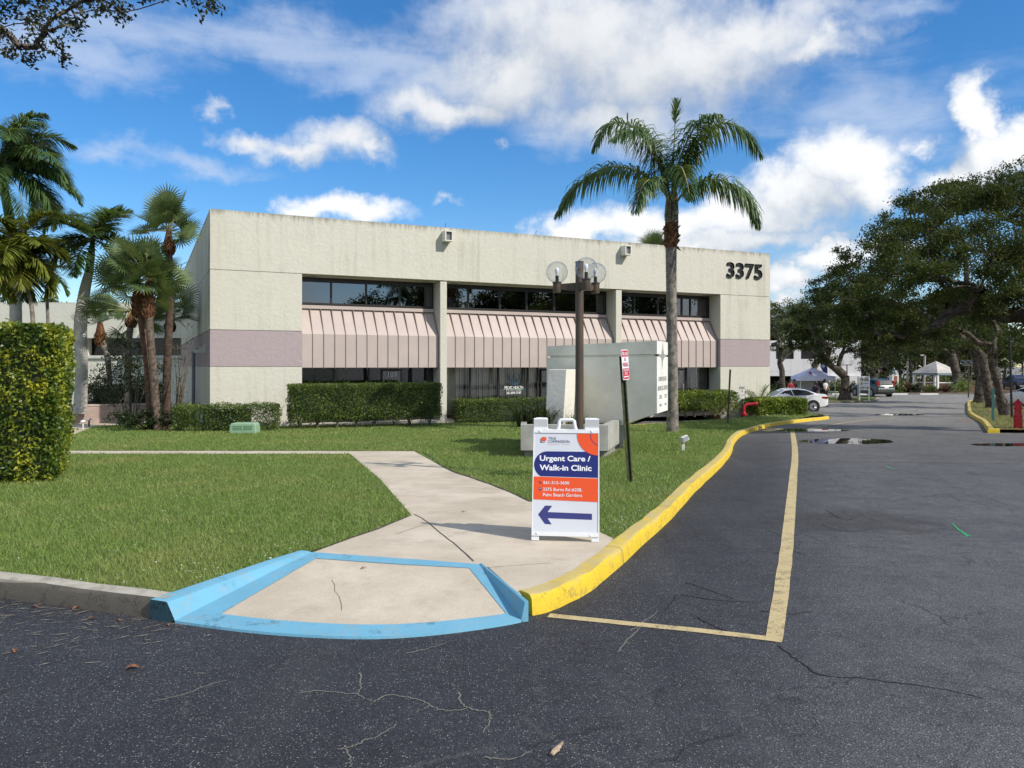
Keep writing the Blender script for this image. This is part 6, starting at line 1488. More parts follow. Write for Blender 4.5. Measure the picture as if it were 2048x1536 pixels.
def skeleton(base, fork, tr, clumps, rng, tip=.022, seg=4, sag=.0, ex=.70, br=None):
    """trunk and branches: each clump is joined to the nearest wood already grown"""
    nodes = []; par = []
    nT = 5
    for i in range(nT):
        t_ = i/(nT-1); nodes.append(Vector(base).lerp(Vector(fork), t_)+Vector((rng.uniform(-1, 1), rng.uniform(-1, 1), 0))*tr*.25*(0 < i < nT-1)); par.append(i-1)
    order = sorted(clumps, key=lambda c: (Vector(c[:3])-nodes[-1]).length)
    for c in order:
        t_ = Vector(c[:3]); best = min(range(nT-1, len(nodes)), key=lambda i: (nodes[i]-t_).length*1.0+(0.25*(nodes[i]-nodes[nT-1]).length if i > nT else 0)+(.6*max(0, nodes[i].z-t_.z)))
        p = nodes[best]; d = t_-p; last = best; ctrl = p+d*.45+Vector((rng.uniform(-.12, .12)*d.length, rng.uniform(-.12, .12)*d.length, (.16-sag)*d.length))
        for j in range(1, seg+1):
            q = j/seg; pt = p*(1-q)**2+ctrl*2*q*(1-q)+t_*q*q+Vector((rng.uniform(-.03, .03), rng.uniform(-.03, .03), rng.uniform(-.03, .03)))*d.length
            nodes.append(pt); par.append(last); last = len(nodes)-1
        for _ in range(4):
            v = Vector((rng.gauss(0, 1), rng.gauss(0, 1), rng.gauss(.25, .7))).normalized()*c[3]*rng.uniform(.6, 1.05)
            nodes.append(t_+v*.5+Vector((0, 0, .05*c[3]))); par.append(last); nodes.append(t_+v); par.append(len(nodes)-2)
    n = len(nodes); cnt = [0]*n; ch = [0]*n
    for i in range(n-1, -1, -1):
        if ch[i] == 0: cnt[i] = 1
        if par[i] >= 0: cnt[par[i]] += cnt[i]; ch[par[i]] += 1
    tot = max(1, cnt[nT-1]); r = [max(tip*.5, tr*(c_/tot)**ex) for c_ in cnt]
    if br: r = [max(tip*.5, br*(c_/tot)**ex) for c_ in cnt]
    for i in range(nT): r[i] = tr*(1.28 if i == 0 else (1.1 if i == 1 else 1))
    q = MB()
    for i in range(1, n):
        p = par[i]; r0 = r[p] if p < nT-1 and i < nT else min(r[p], r[i]*1.35)
        sides = 9 if r[i] > .12 else (6 if r[i] > .05 else 4)
        q.tube([nodes[p], nodes[i]], [r0, r[i]], sides, 0, False)
    return q
def oak(name, label, base, fork, tr, clumps, seed, dens=95, L=.15, W=.07, lm=None, group=None, cat='tree', sub=9, sig=.20, tip=.022, bark=None, flat=.75, sag=0, crown_label=None):
    """clumps in world coordinates (x, y, z, r)"""
    rng = random.Random(seed); nr = np.random.default_rng(seed); b = Vector(base)
    o = thing(name, label, cat, b, 0, group)
    lc = [(c[0]-b.x, c[1]-b.y, c[2]-b.z, c[3]) for c in clumps]
    q = skeleton((0, 0, -.3), Vector(fork)-b, tr, lc, rng, tip, sag=sag)
    # a flared foot
    q.lathe([(tr*1.9, -.3), (tr*1.6, .06), (tr*1.36, .3), (tr*1.2, .6)], 10)
    q.build('trunk', bark or M_barko, o, 60)
    quads_obj('crown', clump_leaves(lc, dens, L, W, nr, flat, sub, sig), lm or M_leafo, o)
    return o
def pc(px, py, y, rpx): p = at(px, py, y); return (p.x, p.y, p.z, rpx*y/F)
def foot(px, py, lift=LL): return gp(px, py, lift)

def frond(rach, Lmax, n, width, droop, rng, plum=.35, tipk=.35, base0=.12, fold=.5, fwd=.45):
    """feather frond: leaflets along a rachis polyline. returns quads (k,4,3)"""
    P = smooth_line([Vector(p) for p in rach], 8); d = [0]
    for a, b_ in zip(P, P[1:]): d.append(d[-1]+(b_-a).length)
    T = d[-1]; Q = []
    def pt(s):
        for i in range(len(d)-1):
            if s <= d[i+1]: f = (s-d[i])/max(1e-6, d[i+1]-d[i]); return P[i].lerp(P[i+1], f), (P[i+1]-P[i]).normalized()
        return P[-1], (P[-1]-P[-2]).normalized()
    for i in range(n):
        t_ = base0+(1-base0)*(i+.5)/n; p, tg = pt(t_*T); up = Vector((0, 0, 1)); side = tg.cross(up)
        if side.length < .1: side = Vector((rng.uniform(-1, 1), rng.uniform(-1, 1), 0))
        side.normalize(); nrm = side.cross(tg).normalized()
        prof = math.sin(PI*min(1, (t_-base0)/(1-base0)*.82+.16))**.7
        for sg in (-1, 1):
            l = Lmax*prof*rng.uniform(.85, 1.12); dr = (side*sg*(1-.2*t_)+tg*(fwd+.9*t_**3)+nrm*(fold*.5+rng.uniform(-plum, plum))).normalized()
            w_ = width*rng.uniform(.8, 1.2); cur = Vector(p); prev = None; segs = 3; v = dr.copy()
            for j in range(segs+1):
                ww = w_*(.6, 1.0, .75, .06)[j]; bi = v.cross(Vector((0, 0, 1)));
                if bi.length < .05: bi = tg.copy()
                bi = (bi.normalized()*.8+tg*.35).normalized(); a, b_ = cur-bi*ww/2, cur+bi*ww/2
                if prev is not None: Q.append([prev[0], prev[1], b_, a])
                prev = (a, b_); v = (v+Vector((0, 0, -droop*(.55+.5*j)*rng.uniform(.7, 1.3)))).normalized(); cur = cur+v*l/segs
    return Q, P
def frond_obj(name, rach, Lmax, n, width, droop, rng, m, parent, rad=.03, **k):
    Q, P = frond(rach, Lmax, n, width, droop, rng, **k)
    V = np.array([[tuple(x) for x in q] for q in Q], dtype=np.float32).reshape(-1, 3)
    o = quads_obj(name, V, m, parent)
    q = MB(); q.tube(P, [rad*(1-.8*i/(len(P)-1)) for i in range(len(P))], 5); q.build('midrib', M_ribs, o); return o
M_ribs = mat('pale frond midrib', (.30, .30, .13), .6, .15)
def arch(c, az, el, length, sag, n=5):
    """rachis leaving point c at azimuth az and elevation el, bending down"""
    P = [Vector(c)]; e = el
    for i in range(n):
        e -= sag/n*(.5+i/n); v = Vector((math.cos(az)*math.cos(e), math.sin(az)*math.cos(e), math.sin(e))); P.append(P[-1]+v*length/n)
    return P
def trunk_tube(pts, rads, name, m, parent, rings=0, n=14, rng=None):
    P = smooth_line([Vector(p) for p in pts], 14); k = len(P); R_ = []
    for i in range(k):
        t_ = i/(k-1)*(len(rads)-1); a = int(min(t_, len(rads)-2)); R_.append((rads[a]+(rads[a+1]-rads[a])*(t_-a))*(1+(.035 if rings and i % 2 else 0)))
    q = MB(); q.tube(P, R_, n); return q.build(name, m, parent, 80)
def feather_palm(name, label, base, pts, rads, crown, nfr, length, seed, m_tr, shaft=None, Lmax=.6, droop=.28, n=46, width=.045, fm=None, el=(80, -25), group=None, sag=(1.0, 1.6), azs=None, boots=None):
    rng = random.Random(seed); o = thing(name, label, 'palm tree', base, 0, group); b = Vector(base); lc = lambda p: Vector(p)-b
    P = [lc(p) for p in pts]; P[0] = P[0]-Vector((0, 0, .25)); trunk_tube(P, rads, 'trunk', m_tr, o, 1)
    c = lc(crown)
    if shaft: q = MB(); q.tube([P[-1]-Vector((0, 0, .02)), P[-1].lerp(c, .5), c], [rads[-1]*1.02, rads[-1]*.9, rads[-1]*.45], 12); q.build('crownshaft', shaft, o, 80)
    if boots: q = MB(); q.tube([P[-1]-Vector((0, 0, .5)), P[-1], c], [rads[-1]*1.25, rads[-1]*1.5, rads[-1]*.9], 12); q.build('boots', boots, o, 80)
    for i in range(nfr):
        az = (azs[i] if azs else 2*PI*(i*.382)+rng.uniform(-.2, .2)); f = i/(nfr-1); e = R(el[0]+(el[1]-el[0])*f+rng.uniform(-6, 6))
        frond_obj('frond', arch(c, az, e, length*rng.uniform(.85, 1.1), rng.uniform(*sag)), Lmax, n, width, droop, rng, fm or M_frond, o)
    return o
def fan_leaf(c, az, el, pet, rad, rng, nseg=27, wseg=.058):
    Q = []; d = Vector((math.cos(az)*math.cos(el), math.sin(az)*math.cos(el), math.sin(el))); hub = Vector(c)+d*pet
    side = d.cross(Vector((0, 0, 1))).normalized(); up = side.cross(d).normalized(); tilt = rng.uniform(-1.1, 1.1); sd = (side*math.cos(tilt)+up*math.sin(tilt))
    up = sd.cross(d).normalized()
    drop = rng.uniform(.0, .10)
    for i in range(nseg):
        a = R(-132+264*i/(nseg-1)); v = (d*math.cos(a)+sd*math.sin(a)); v = (v+up*(.12*abs(math.sin(a)))).normalized(); l = rad*(1-.18*abs(a)/2.3)*rng.uniform(.9, 1.08)
        w_ = v.cross(up).normalized()
        p0 = hub; p1 = hub+v*l*.55; v2 = (v+Vector((0, 0, -drop*1.5))).normalized(); p2 = p1+v2*l*.28; v3 = (v2+Vector((0, 0, -drop*3.2))).normalized(); p3 = p2+v3*l*.24
        ws_ = (.004, wseg, wseg*.62, .003); pp = (p0, p1, p2, p3)
        for j in range(3): Q.append([pp[j]-w_*ws_[j]/2, pp[j]+w_*ws_[j]/2, pp[j+1]+w_*ws_[j+1]/2, pp[j+1]-w_*ws_[j+1]/2])
    return Q, hub
def fan_palm(name, label, base, pts, rads, crown, nlf, pet, rad, seed, group=None, bootlen=0, trunkm=None, el=(85, -40), fm=None):
    rng = random.Random(seed); o = thing(name, label, 'palm tree', base, 0, group); b = Vector(base); lc = lambda p: Vector(p)-b
    P = [lc(p) for p in pts]; P[0] = P[0]-Vector((0, 0, .25)); trunk_tube(P, rads, 'trunk', trunkm or M_trunkp, o, 1)
    c = lc(crown); Q = []; q = MB()
    if bootlen:
        t_ = MB(); t_.tube([P[-1]-Vector((0, 0, bootlen)), P[-1]-Vector((0, 0, bootlen*.6)), P[-1], c], [rads[-1]*1.05, rads[-1]*1.55, rads[-1]*1.45, rads[-1]*.7], 12)
        for i in range(46):
            a = i*2.4; z = bootlen*(i/46); cc = P[-1]-Vector((0, 0, bootlen-z)); d = Vector((math.cos(a), math.sin(a), 0)); rr = rads[-1]*(1.2+.25*math.sin(PI*i/46))
            t_.tube([cc+d*rr, cc+d*(rr+.07)+Vector((0, 0, .12))], [.035, .012], 4)
        t_.build('boots', M_boots, o)
    for i in range(nlf):
        f = i/(nlf-1); az = i*2.4+rng.uniform(-.25, .25); e = R(el[0]+(el[1]-el[0])*f+rng.uniform(-8, 8)); pl = pet*rng.uniform(.65, 1.35)
        a, hub = fan_leaf(c, az, e, pl, rad*rng.uniform(.85, 1.1), rng); Q += a; q.tube([c, c.lerp(hub, .5)+Vector((0, 0, .03)), hub], [.022, .014, .008], 4)
    V = np.array([[tuple(x) for x in k] for k in Q], dtype=np.float32).reshape(-1, 3); cr = quads_obj('crown', V, fm or M_fan, o); q.build('leaf_stalk', M_ribs, cr); return o

def hedge(name, label, base, rz, sx, sy, h, m, seed, L=.06, W=.035, per=900, z0=.0, taper=0.0, bumps=.05, stems=0, cat='hedge', group=None, core=.78, deep=.16, taper_y=0.0, parts=None):
    """clipped hedge: leaves through the outer shell of a block, woody stems below"""
    rng = np.random.default_rng(seed); o = thing(name, label, cat, base, rz, group)
    hz = h-z0; A = 2*(sx*hz+sy*hz)+sx*sy; n = int(A*per); face = rng.choice(5, n, p=np.array([sx*hz, sx*hz, sy*hz, sy*hz, sx*sy])/A)
    u, v = rng.uniform(0, 1, n), rng.uniform(0, 1, n); dpt = np.abs(rng.normal(0, deep, n))-.03; dpt -= (rng.random(n) < .035)*rng.uniform(0, .13, n); X = np.zeros((n, 3)); N_ = np.zeros((n, 3))
    for k in range(5):
        i = face == k
        if k < 2: X[i] = np.c_[u[i]*sx-sx/2, (-sy/2+dpt[i]) if k == 0 else (sy/2-dpt[i]), z0+v[i]*hz]; N_[i] = (0, -1 if k == 0 else 1, .25)
        elif k < 4: X[i] = np.c_[(-sx/2+dpt[i]) if k == 2 else (sx/2-dpt[i]), u[i]*sy-sy/2, z0+v[i]*hz]; N_[i] = (-1 if k == 2 else 1, 0, .25)
        else: X[i] = np.c_[u[i]*sx-sx/2, v[i]*sy-sy/2, h-dpt[i]]; N_[i] = (0, 0, 1)
    # soften edges, uneven faces, optional narrowing towards the foot
    f = X.copy(); bump_ = bumps*(np.sin(f[:, 0]*5.1+seed)*np.sin(f[:, 2]*6.3+1.7*seed)+.6*np.sin(f[:, 0]*11.3+f[:, 1]*9.1)*np.sin(f[:, 2]*13+seed)); X += N_*bump_[:, None]
    tz = 1-np.clip((X[:, 2]-z0)/hz, 0, 1); X[:, 0] *= 1-taper*tz; X[:, 1] *= 1-taper_y*tz
    if z0 > 0: X[:, 2] += np.where(X[:, 2] < z0+.12, rng.uniform(-.10, .15, n), 0)
    a = rng.normal(0, 1, (n, 3))+N_*.55; V = leaf_quads(X, L, W, rng, .2, a)
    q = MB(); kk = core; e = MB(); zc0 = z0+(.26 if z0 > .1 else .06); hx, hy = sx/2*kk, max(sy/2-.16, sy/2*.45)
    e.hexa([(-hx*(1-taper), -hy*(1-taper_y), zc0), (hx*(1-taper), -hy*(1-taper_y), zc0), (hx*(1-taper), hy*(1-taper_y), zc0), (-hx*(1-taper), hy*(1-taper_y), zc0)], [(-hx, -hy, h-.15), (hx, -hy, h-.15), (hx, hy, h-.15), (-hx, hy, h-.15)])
    fo = quads_obj('foliage', V, m, o); e.build('shade_core', M_shade, o)  # dark solid block stands in for the shade inside the foliage
    if stems:
        r2 = random.Random(seed); s = MB()
        for i in range(stems):
            x = -sx/2+sx*(i+.5)/stems+r2.uniform(-.1, .1)
            for j in range(3): s.tube([(x, r2.uniform(-.05, .05), -.1), (x+r2.uniform(-.06, .06), 0, z0*.45), (x+r2.uniform(-.28, .28), r2.uniform(-.2, .2), z0+.3)], [.05, .036, .016], 5)
        s.build('stem', M_stem, o)
    return o
def bush(name, label, base, clumps, m, seed, L=.07, W=.03, dens=420, cat='shrub', group=None, stems=5, sub=8, sig=.27, bare=0, lean=.0):
    rng = np.random.default_rng(seed); r2 = random.Random(seed); o = thing(name, label, cat, base, 0, group)
    quads_obj('foliage', clump_leaves(clumps, dens, L, W, rng, .85, sub, sig), m, o)
    s = MB()
    for i in range(stems):
        c = clumps[i % len(clumps)]; t_ = Vector(c[:3])+Vector((r2.uniform(-.5, .5), r2.uniform(-.5, .5), r2.uniform(-.2, .8)))*c[3]
        s.tube([(r2.uniform(-.1, .1), r2.uniform(-.1, .1), -.1), t_*.5+Vector((r2.uniform(-.15, .15), 0, .05)), t_], [.028, .018, .006], 5)
    for i in range(bare):
        c = clumps[r2.randrange(len(clumps))]; p = Vector(c[:3]); v = Vector((r2.gauss(0, 1), r2.gauss(0, 1), abs(r2.gauss(.3, .6)))).normalized()
        s.tube([p, p+v*c[3]*.8+Vector((0, 0, .05)), p+v*c[3]*1.5], [.010, .006, .003], 3)
    s.build('stem', M_stem, o); return o

# ------------------------------------------------------------------ the queen palm in front of the building
YP = foot(1345, 863).y
def qp(px, py, dy=0.0): return at(px, py, YP+dy)
b = foot(1345, 863); palm = thing('queen_palm', 'queen palm with a ringed grey trunk and drooping feather fronds before the facade', 'palm tree', b)
rng = random.Random(12); lcl = lambda p: Vector(p)-b; k_ = YP/F
trunk_tube([Vector((0, 0, -.3)), lcl(qp(1345, 800)), lcl(qp(1344, 680)), lcl(qp(1342.5, 560)), lcl(qp(1342, 478))], [12.6*k_, 11*k_, 10.6*k_, 10.4*k_, 11.2*k_], 'trunk', M_trunkp, palm, 1, 16)
q = MB(); q.tube([lcl(qp(1342, 497)), lcl(qp(1342.3, 482)), lcl(qp(1342.5, 462)), lcl(qp(1343, 446))], [11*k_, 14*k_, 14.5*k_, 12.5*k_], 14)
for i in range(34):
    a = i*2.4; z = lcl(qp(1343, 494-1.4*i)); d = Vector((math.cos(a), math.sin(a), 0)); rr = 13.5*k_; q.tube([z+d*rr*.8, z+d*(rr+.08)+Vector((0, 0, .10 if i % 3 else -.12))], [.05, .008], 4)
q.build('boots', M_boots, palm)
q = MB(); q.tube([lcl(qp(1343, 448)), lcl(qp(1343.5, 425)), lcl(qp(1344, 400))], [12*k_, 9.5*k_, 5*k_], 14)
for i in range(14):
    a = i*2.4; d = Vector((math.cos(a), math.sin(a), 0)); q.tube([lcl(qp(1343, 447-i*1.5))+d*11*k_, lcl(qp(1343.5, 420-i))+d*10*k_, lcl(qp(1344, 398-i))+d*9*k_], [.06, .05, .03], 5)
q.build('leaf_bases', mat('grey tan leaf bases', (.24, .21, .15), .8, .3, vs=8), palm)
FR = [([(1344,405,0),(1318,330,-.1),(1275,262,-.2),(1232,244,-.3),(1205,262,-.4),(1186,300,-.4)], .80),
      ([(1342,412,0),(1318,372,.2),(1262,338,.4),(1205,338,.6),(1150,375,.7),(1112,432,.7)], .85),
      ([(1346,402,0),(1372,320,.0),(1415,262,-.2),(1455,246,-.3),(1495,268,-.4),(1524,312,-.4)], .82),
      ([(1347,415,0),(1368,385,-.3),(1405,362,-.5),(1450,362,-.7),(1495,395,-.9),(1518,452,-.9)], .78),
      ([(1345,402,0),(1358,325,-.5),(1385,262,-1.0),(1412,235,-1.5),(1440,228,-2.0)], .75),
      ([(1343,404,0),(1322,330,-.6),(1290,275,-1.2),(1255,262,-1.7),(1222,280,-2.1)], .7),
      ([(1343,412,0),(1322,372,-.7),(1300,360,-1.3),(1282,380,-1.8),(1270,425,-2.2)], .62),
      ([(1345,410,0),(1352,350,-.6),(1362,335,-1.4),(1374,365,-2.1),(1380,400,-2.5)], .55)]
for pth, Lm in FR: frond_obj('frond', [lcl(qp(*p)) for p in pth], Lm*1.35, 150, .05, .62, rng, M_frond, palm, .045, plum=.6, base0=.17, fwd=.30)
q = MB(); q.tube([lcl(qp(1344, 400)), lcl(qp(1348, 300)), lcl(qp(1351, 235))], [.045, .03, .018], 6); q.build('spear', M_ribs, palm)
frond_obj('frond', [lcl(qp(1350, 250)), lcl(qp(1351, 228)), lcl(qp(1351, 200))], .42, 44, .045, .02, rng, M_frond, palm, .015, base0=.02, plum=.9, fwd=1.5)

# ------------------------------------------------------------------ palms left of the building
Ya = 31.0; zg_ = zr(Ya)+LL
b = Vector((xat(158, Ya), Ya, zg_)); k_ = Ya/F
rp = lambda px, py, y=Ya: at(px, py, y)
azs = [R(a) for a in (80, 150, 20, 200, -30, 100, 240, 300, 60, 170, 0, 215, 330, 185, -10, 270, 25)]
feather_palm('royal_palm', 'royal palm with a smooth pale trunk rising behind the pink planter wall', b, [rp(160, 815), rp(163, 740), rp(161, 655), rp(168, 590), rp(178, 545)], [12.5*k_, 11.5*k_, 12*k_, 10.5*k_, 8*k_], rp(186, 478), 17, 2.1, 21, M_royal, M_frond, .85, .12, 100, .06, M_frond, (82, -30), None, (.9, 1.5), azs)
Yb = 33.0; b = Vector((xat(32, Yb), Yb, zr(Yb)+LL)); k_ = Yb/F
azs = [R(a) for a in (10, -20, 30, 60, -50, 100, 160, 200, 240, 0, 340, 130, 20, -5, 15, -70, 290, 45, 350, 5, 25, -35)]
feather_palm('royal_palm', 'tall feathery palm at the picture edge with the highest drooping fronds', b, [rp(33, 830, Yb), rp(32, 700, Yb), rp(30, 560, Yb), rp(20, 440, Yb)], [12*k_, 11*k_, 10.5*k_, 9*k_], rp(0, 335, Yb), 22, 3.5, 22, M_royal, M_frond, 1.15, .30, 130, .06, M_frond, (80, -20), None, (1.2, 2.0), azs)
Yc = 29.0; b = Vector((xat(68, Yc), Yc, zr(Yc)+LL)); k_ = Yc/F
feather_palm('yellow_palm', 'yellow green palm with thick arching fronds above the tall hedge', b, [rp(70, 850, Yc), rp(68, 720, Yc), rp(64, 620, Yc), rp(50, 560, Yc)], [4.5*k_, 4*k_, 4*k_, 3.6*k_], rp(34, 505, Yc), 21, 2.0, 23, M_trunkp, None, .95, .22, 100, .07, M_yfrond, (75, -35), None, (1.2, 1.9))
Ye = 36.0; b = Vector((xat(96, Ye), Ye, zr(Ye)+LL)); k_ = Ye/F
feather_palm('young_palm', 'small green palm behind the yellow green palm', b, [rp(98, 820, Ye), rp(96, 650, Ye), rp(92, 570, Ye)], [3*k_, 3*k_, 3*k_], rp(92, 540, Ye), 9, 1.5, 24, M_trunkp, None, .62, .15, 50, .06, M_frond, (60, -30), None, (.8, 1.4))

Yd = 27.0; k_ = Yd/F; zg_ = zr(Yd)+LL; G_ = 'cabbage palms clustered by the building corner'
fan_palm('cabbage_palm', 'tallest cabbage palm of the clump, its crown beside the building parapet', Vector((xat(331, Yd), Yd, zg_)), [rp(331, 850, Yd), rp(335, 720, Yd), rp(340, 600, Yd), rp(337, 490, Yd)], [9*k_, 7.6*k_, 7.2*k_, 7*k_], rp(338, 462, Yd), 22, .76, .68, 31, G_, .35, mat('dark brown palm trunk', (.10, .065, .045), .95, .35, vs=7, bs=22, bst=.7), el=(75, -10))
fan_palm('cabbage_palm', 'leaning cabbage palm with a red brown trunk and swollen brown boots', Vector((xat(302, 26.6), 26.6, zg_)), [rp(303, 850, 26.6), rp(296, 740, 26.6), rp(284, 650, 26.6), rp(277, 592, 26.6)], [8*k_, 7.2*k_, 6.8*k_, 7.5*k_], rp(274, 565, 26.6), 27, .95, .74, 32, G_, .75, mat('red brown palm trunk', (.15, .08, .052), .95, .35, vs=8, bs=22, bst=.7), el=(70, -30))
fan_palm('cabbage_palm', 'middle cabbage palm with a grey brown trunk between its two neighbours', Vector((xat(316, 26.2), 26.2, zg_)), [rp(316, 855, 26.2), rp(306, 740, 26.2), rp(299, 650, 26.2), rp(296, 595, 26.2)], [8*k_, 7*k_, 7*k_, 7.5*k_], rp(298, 562, 26.2), 24, .80, .72, 33, G_, .7, mat('grey brown palm trunk', (.16, .12, .09), .95, .35, vs=8, bs=22, bst=.7), el=(80, -25))
fan_palm('cabbage_palm', 'small cabbage palm with an orange brown bud before the back building', Vector((xat(217, 34), 34, zr(34)+LL)), [rp(222, 830, 34), rp(217, 730, 34), rp(207, 690, 34), rp(201, 668, 34)], [5*34/F, 5*34/F, 6*34/F, 6.5*34/F], rp(200, 645, 34), 13, .75, .55, 34, G_, .55, el=(75, 10))
fan_palm('cabbage_palm', 'low cabbage palm spreading fan leaves behind the leaning trunks', Vector((xat(255, 31), 31, zr(31)+LL)), [rp(258, 840, 31), rp(256, 720, 31), rp(262, 640, 31)], [6*31/F, 6*31/F, 6*31/F], rp(262, 622, 31), 16, 1.1, .85, 35, G_, .3, el=(40, -40))
fan_palm('cabbage_palm', 'cabbage palm half hidden between the tall trunk and the side wall', Vector((xat(345, 33), 33, zr(33)+LL)), [rp(330, 840, 33), rp(335, 720, 33), rp(340, 650, 33)], [6*33/F, 6*33/F, 6*33/F], rp(345, 628, 33), 12, .6, .75, 36, G_, .3, el=(50, -30))
Yr = 64; fan_palm('cabbage_palm', 'distant palm crown peeking above the office parapet', Vector((xat(1310, Yr), Yr, -1.0)), [Vector((xat(1310, Yr), Yr, -1)), rp(1310, 600, Yr), rp(1310, 500, Yr)], [.2, .18, .18], rp(1310, 497, Yr), 22, .7, .9, 37, None, .3, el=(85, -20))

# ------------------------------------------------------------------ hedges and shrubs
yh = 12.0; zh_ = zr(yh)+LL; tz_ = at(0, 650, yh).z
W_, D_h = 5.0, 2.6; hc_ = Vector((xat(122, yh), yh)); ha = R(25.5); hd = Vector((math.cos(ha), math.sin(ha))); hn = Vector((-hd.y, hd.x)); hm = hc_-hd*W_/2+hn*D_h/2
hedge('tall_hedge', 'tall clipped hedge with gold tipped leaves beside the front lawn', (hm.x, hm.y, zh_), ha, W_, D_h, tz_-zh_, M_hyel, 41, .072, .042, 1900, 0, .03, .06, 0, core=.94)
def hedge_px(name, label, x0, x1, ytop, ybot, depth, y0, m, seed, rz=None, **k):
    """hedge whose front runs between two photo columns at distance y0 (left end), parallel to the facade unless rz says otherwise"""
    a = Vector((xat(x0, y0), y0)); d = fd if rz is None else Vector((math.cos(rz), math.sin(rz)))
    u = (x1-1024)/F; s = (u*a.y-a.x)/(d.x-u*d.y); n_ = Vector((-d.y, d.x)); c = a+d*s/2+n_*depth/2
    zb = min(EYE+(HY-ybot)/F*y0, lz(c.x, c.y)-.02); zt_ = EYE+(HY-ytop)/F*y0
    return hedge(name, label, (c.x, c.y, zb), math.atan2(d.y, d.x), s, depth, zt_-zb, m, seed, **k)
hedge_px('clipped_hedge', 'long clipped dark hedge on bare stems under the first awning', 584, 884, 770, 856, 1.0, 26.9, M_hedge, 42, L=.062, W=.036, per=1700, z0=.26, bumps=.045, stems=8, core=.95)
hedge_px('clipped_hedge', 'low gappy hedge in front of the blank wall, beside the green utility box', 345, 556, 811, 868, .75, 25.4, M_hedge, 43, rz=R(12), L=.06, W=.034, per=1500, z0=.04, bumps=.06, stems=6, core=.45, deep=.2)
hedge_px('clipped_hedge', 'low hedge under the shop window lettering', 918, 1094, 800, 840, .9, 31.4, M_hedge, 44, L=.06, W=.034, per=1250, z0=.02, bumps=.04, stems=7, core=.85)
hedge_px('clipped_hedge', 'mid height hedge between the palm trunk and the fire pipe', 1352, 1478, 786, 828, 1.1, 35.6, M_hlime, 45, L=.09, W=.045, per=800, z0=.22, bumps=.08, stems=6, core=.8)
hedge('clipped_hedge', 'dark clipped hedge on top of the pink planter wall', (xat(228, 32.6), 33.6, at(0, 813, 32).z-.1), R(14), 3.0, 1.2, .95, M_shade, 46, .07, .04, 700, .05, 0, .05)
# rounded lime bush near the parking lot
Yq = 37.0; k_ = Yq/F
hedge('round_bush', 'rounded bright lime green bush at the corner by the parking lot', (xat(1558, Yq), Yq+.6, lz(xat(1558, Yq), Yq+.6)-.03), R(8), 104*k_, 1.7, EYE-66*k_-lz(xat(1558, Yq), Yq+.6)+.03, M_hlime, 47, .085, .05, 1700, 0, .02, .07, 0, 'shrub', None, .86, .14)
def sago(name, label, b, nfr, length, seed, fm, el=(85, 5), Lm=.28, group=None):
    rng = random.Random(seed); o = thing(name, label, 'plant', b, 0, group); q = MB(); q.lathe([(.10, -.1), (.12, .04), (.06, .14)], 10); q.build('trunk', M_boots, o)
    for i in range(nfr):
        f = i/(nfr-1); frond_obj('frond', arch((0, 0, .10), i*2.4+rng.uniform(-.2, .2), R(el[0]+(el[1]-el[0])*f), length*rng.uniform(.8, 1.1), rng.uniform(.5, 1.1), 4), Lm, 22, .03, .06, rng, fm, o, .012, base0=.2)
    return o
Ysg = 37.7; sago('sago_plant', 'spiky sago plant beside the red fire pipe', (xat(1517, Ysg), Ysg, lz(xat(1517, Ysg), Ysg)), 26, 1.5, 51, M_frond)
sago('sago_plant', 'small pale palmetto in front of the mid height hedge', (xat(1436, 34.2), 34.2, lz(xat(1436, 34.2), 34.2)), 9, .95, 52, M_yfrond, (75, 15))
# ornamental grass in the planter
def tuft(name, label, b, n, l, seed, m, spread=1.0):
    rng = random.Random(seed); o = thing(name, label, 'plant', b); Q = []
    for i in range(n):
        az = rng.uniform(0, 2*PI); e = R(rng.uniform(48, 88)); P = arch((rng.uniform(-.16, .16)*spread, rng.uniform(-.16, .16)*spread, 0), az, e, l*rng.uniform(.7, 1.15), rng.uniform(1.2, 2.8), 5); w_ = .016
        for j in range(5):
            sd = (P[j+1]-P[j]).cross(Vector((0, 0, 1))).normalized(); a0, a1 = w_*(1-j/5), w_*(1-(j+1)/5)+.001; Q.append([P[j]-sd*a0, P[j]+sd*a0, P[j+1]+sd*a1, P[j+1]-sd*a1])
    V = np.array([[tuple(x) for x in k] for k in Q], dtype=np.float32).reshape(-1, 3); quads_obj('blade', V, m, o); return o
M_dgrass = leaf_mat('dark ornamental grass', [(.012, .024, .008), (.03, .05, .015), (.06, .085, .025)], .45, .15)
yy = 17.4; tuft('ornamental_grass', 'dark arching grass clump spilling over the planter end', (xat(1070, yy), yy, PLANTER_TOP-.12), 520, .98, 61, M_dgrass, 2.4)
yy = 17.6; tuft('ornamental_grass', 'small green grass tuft between the buttress and the lamp post', (xat(1157, 17.2), 17.2, PLANTER_TOP-.12), 110, .50, 62, M_frond, 1.2)
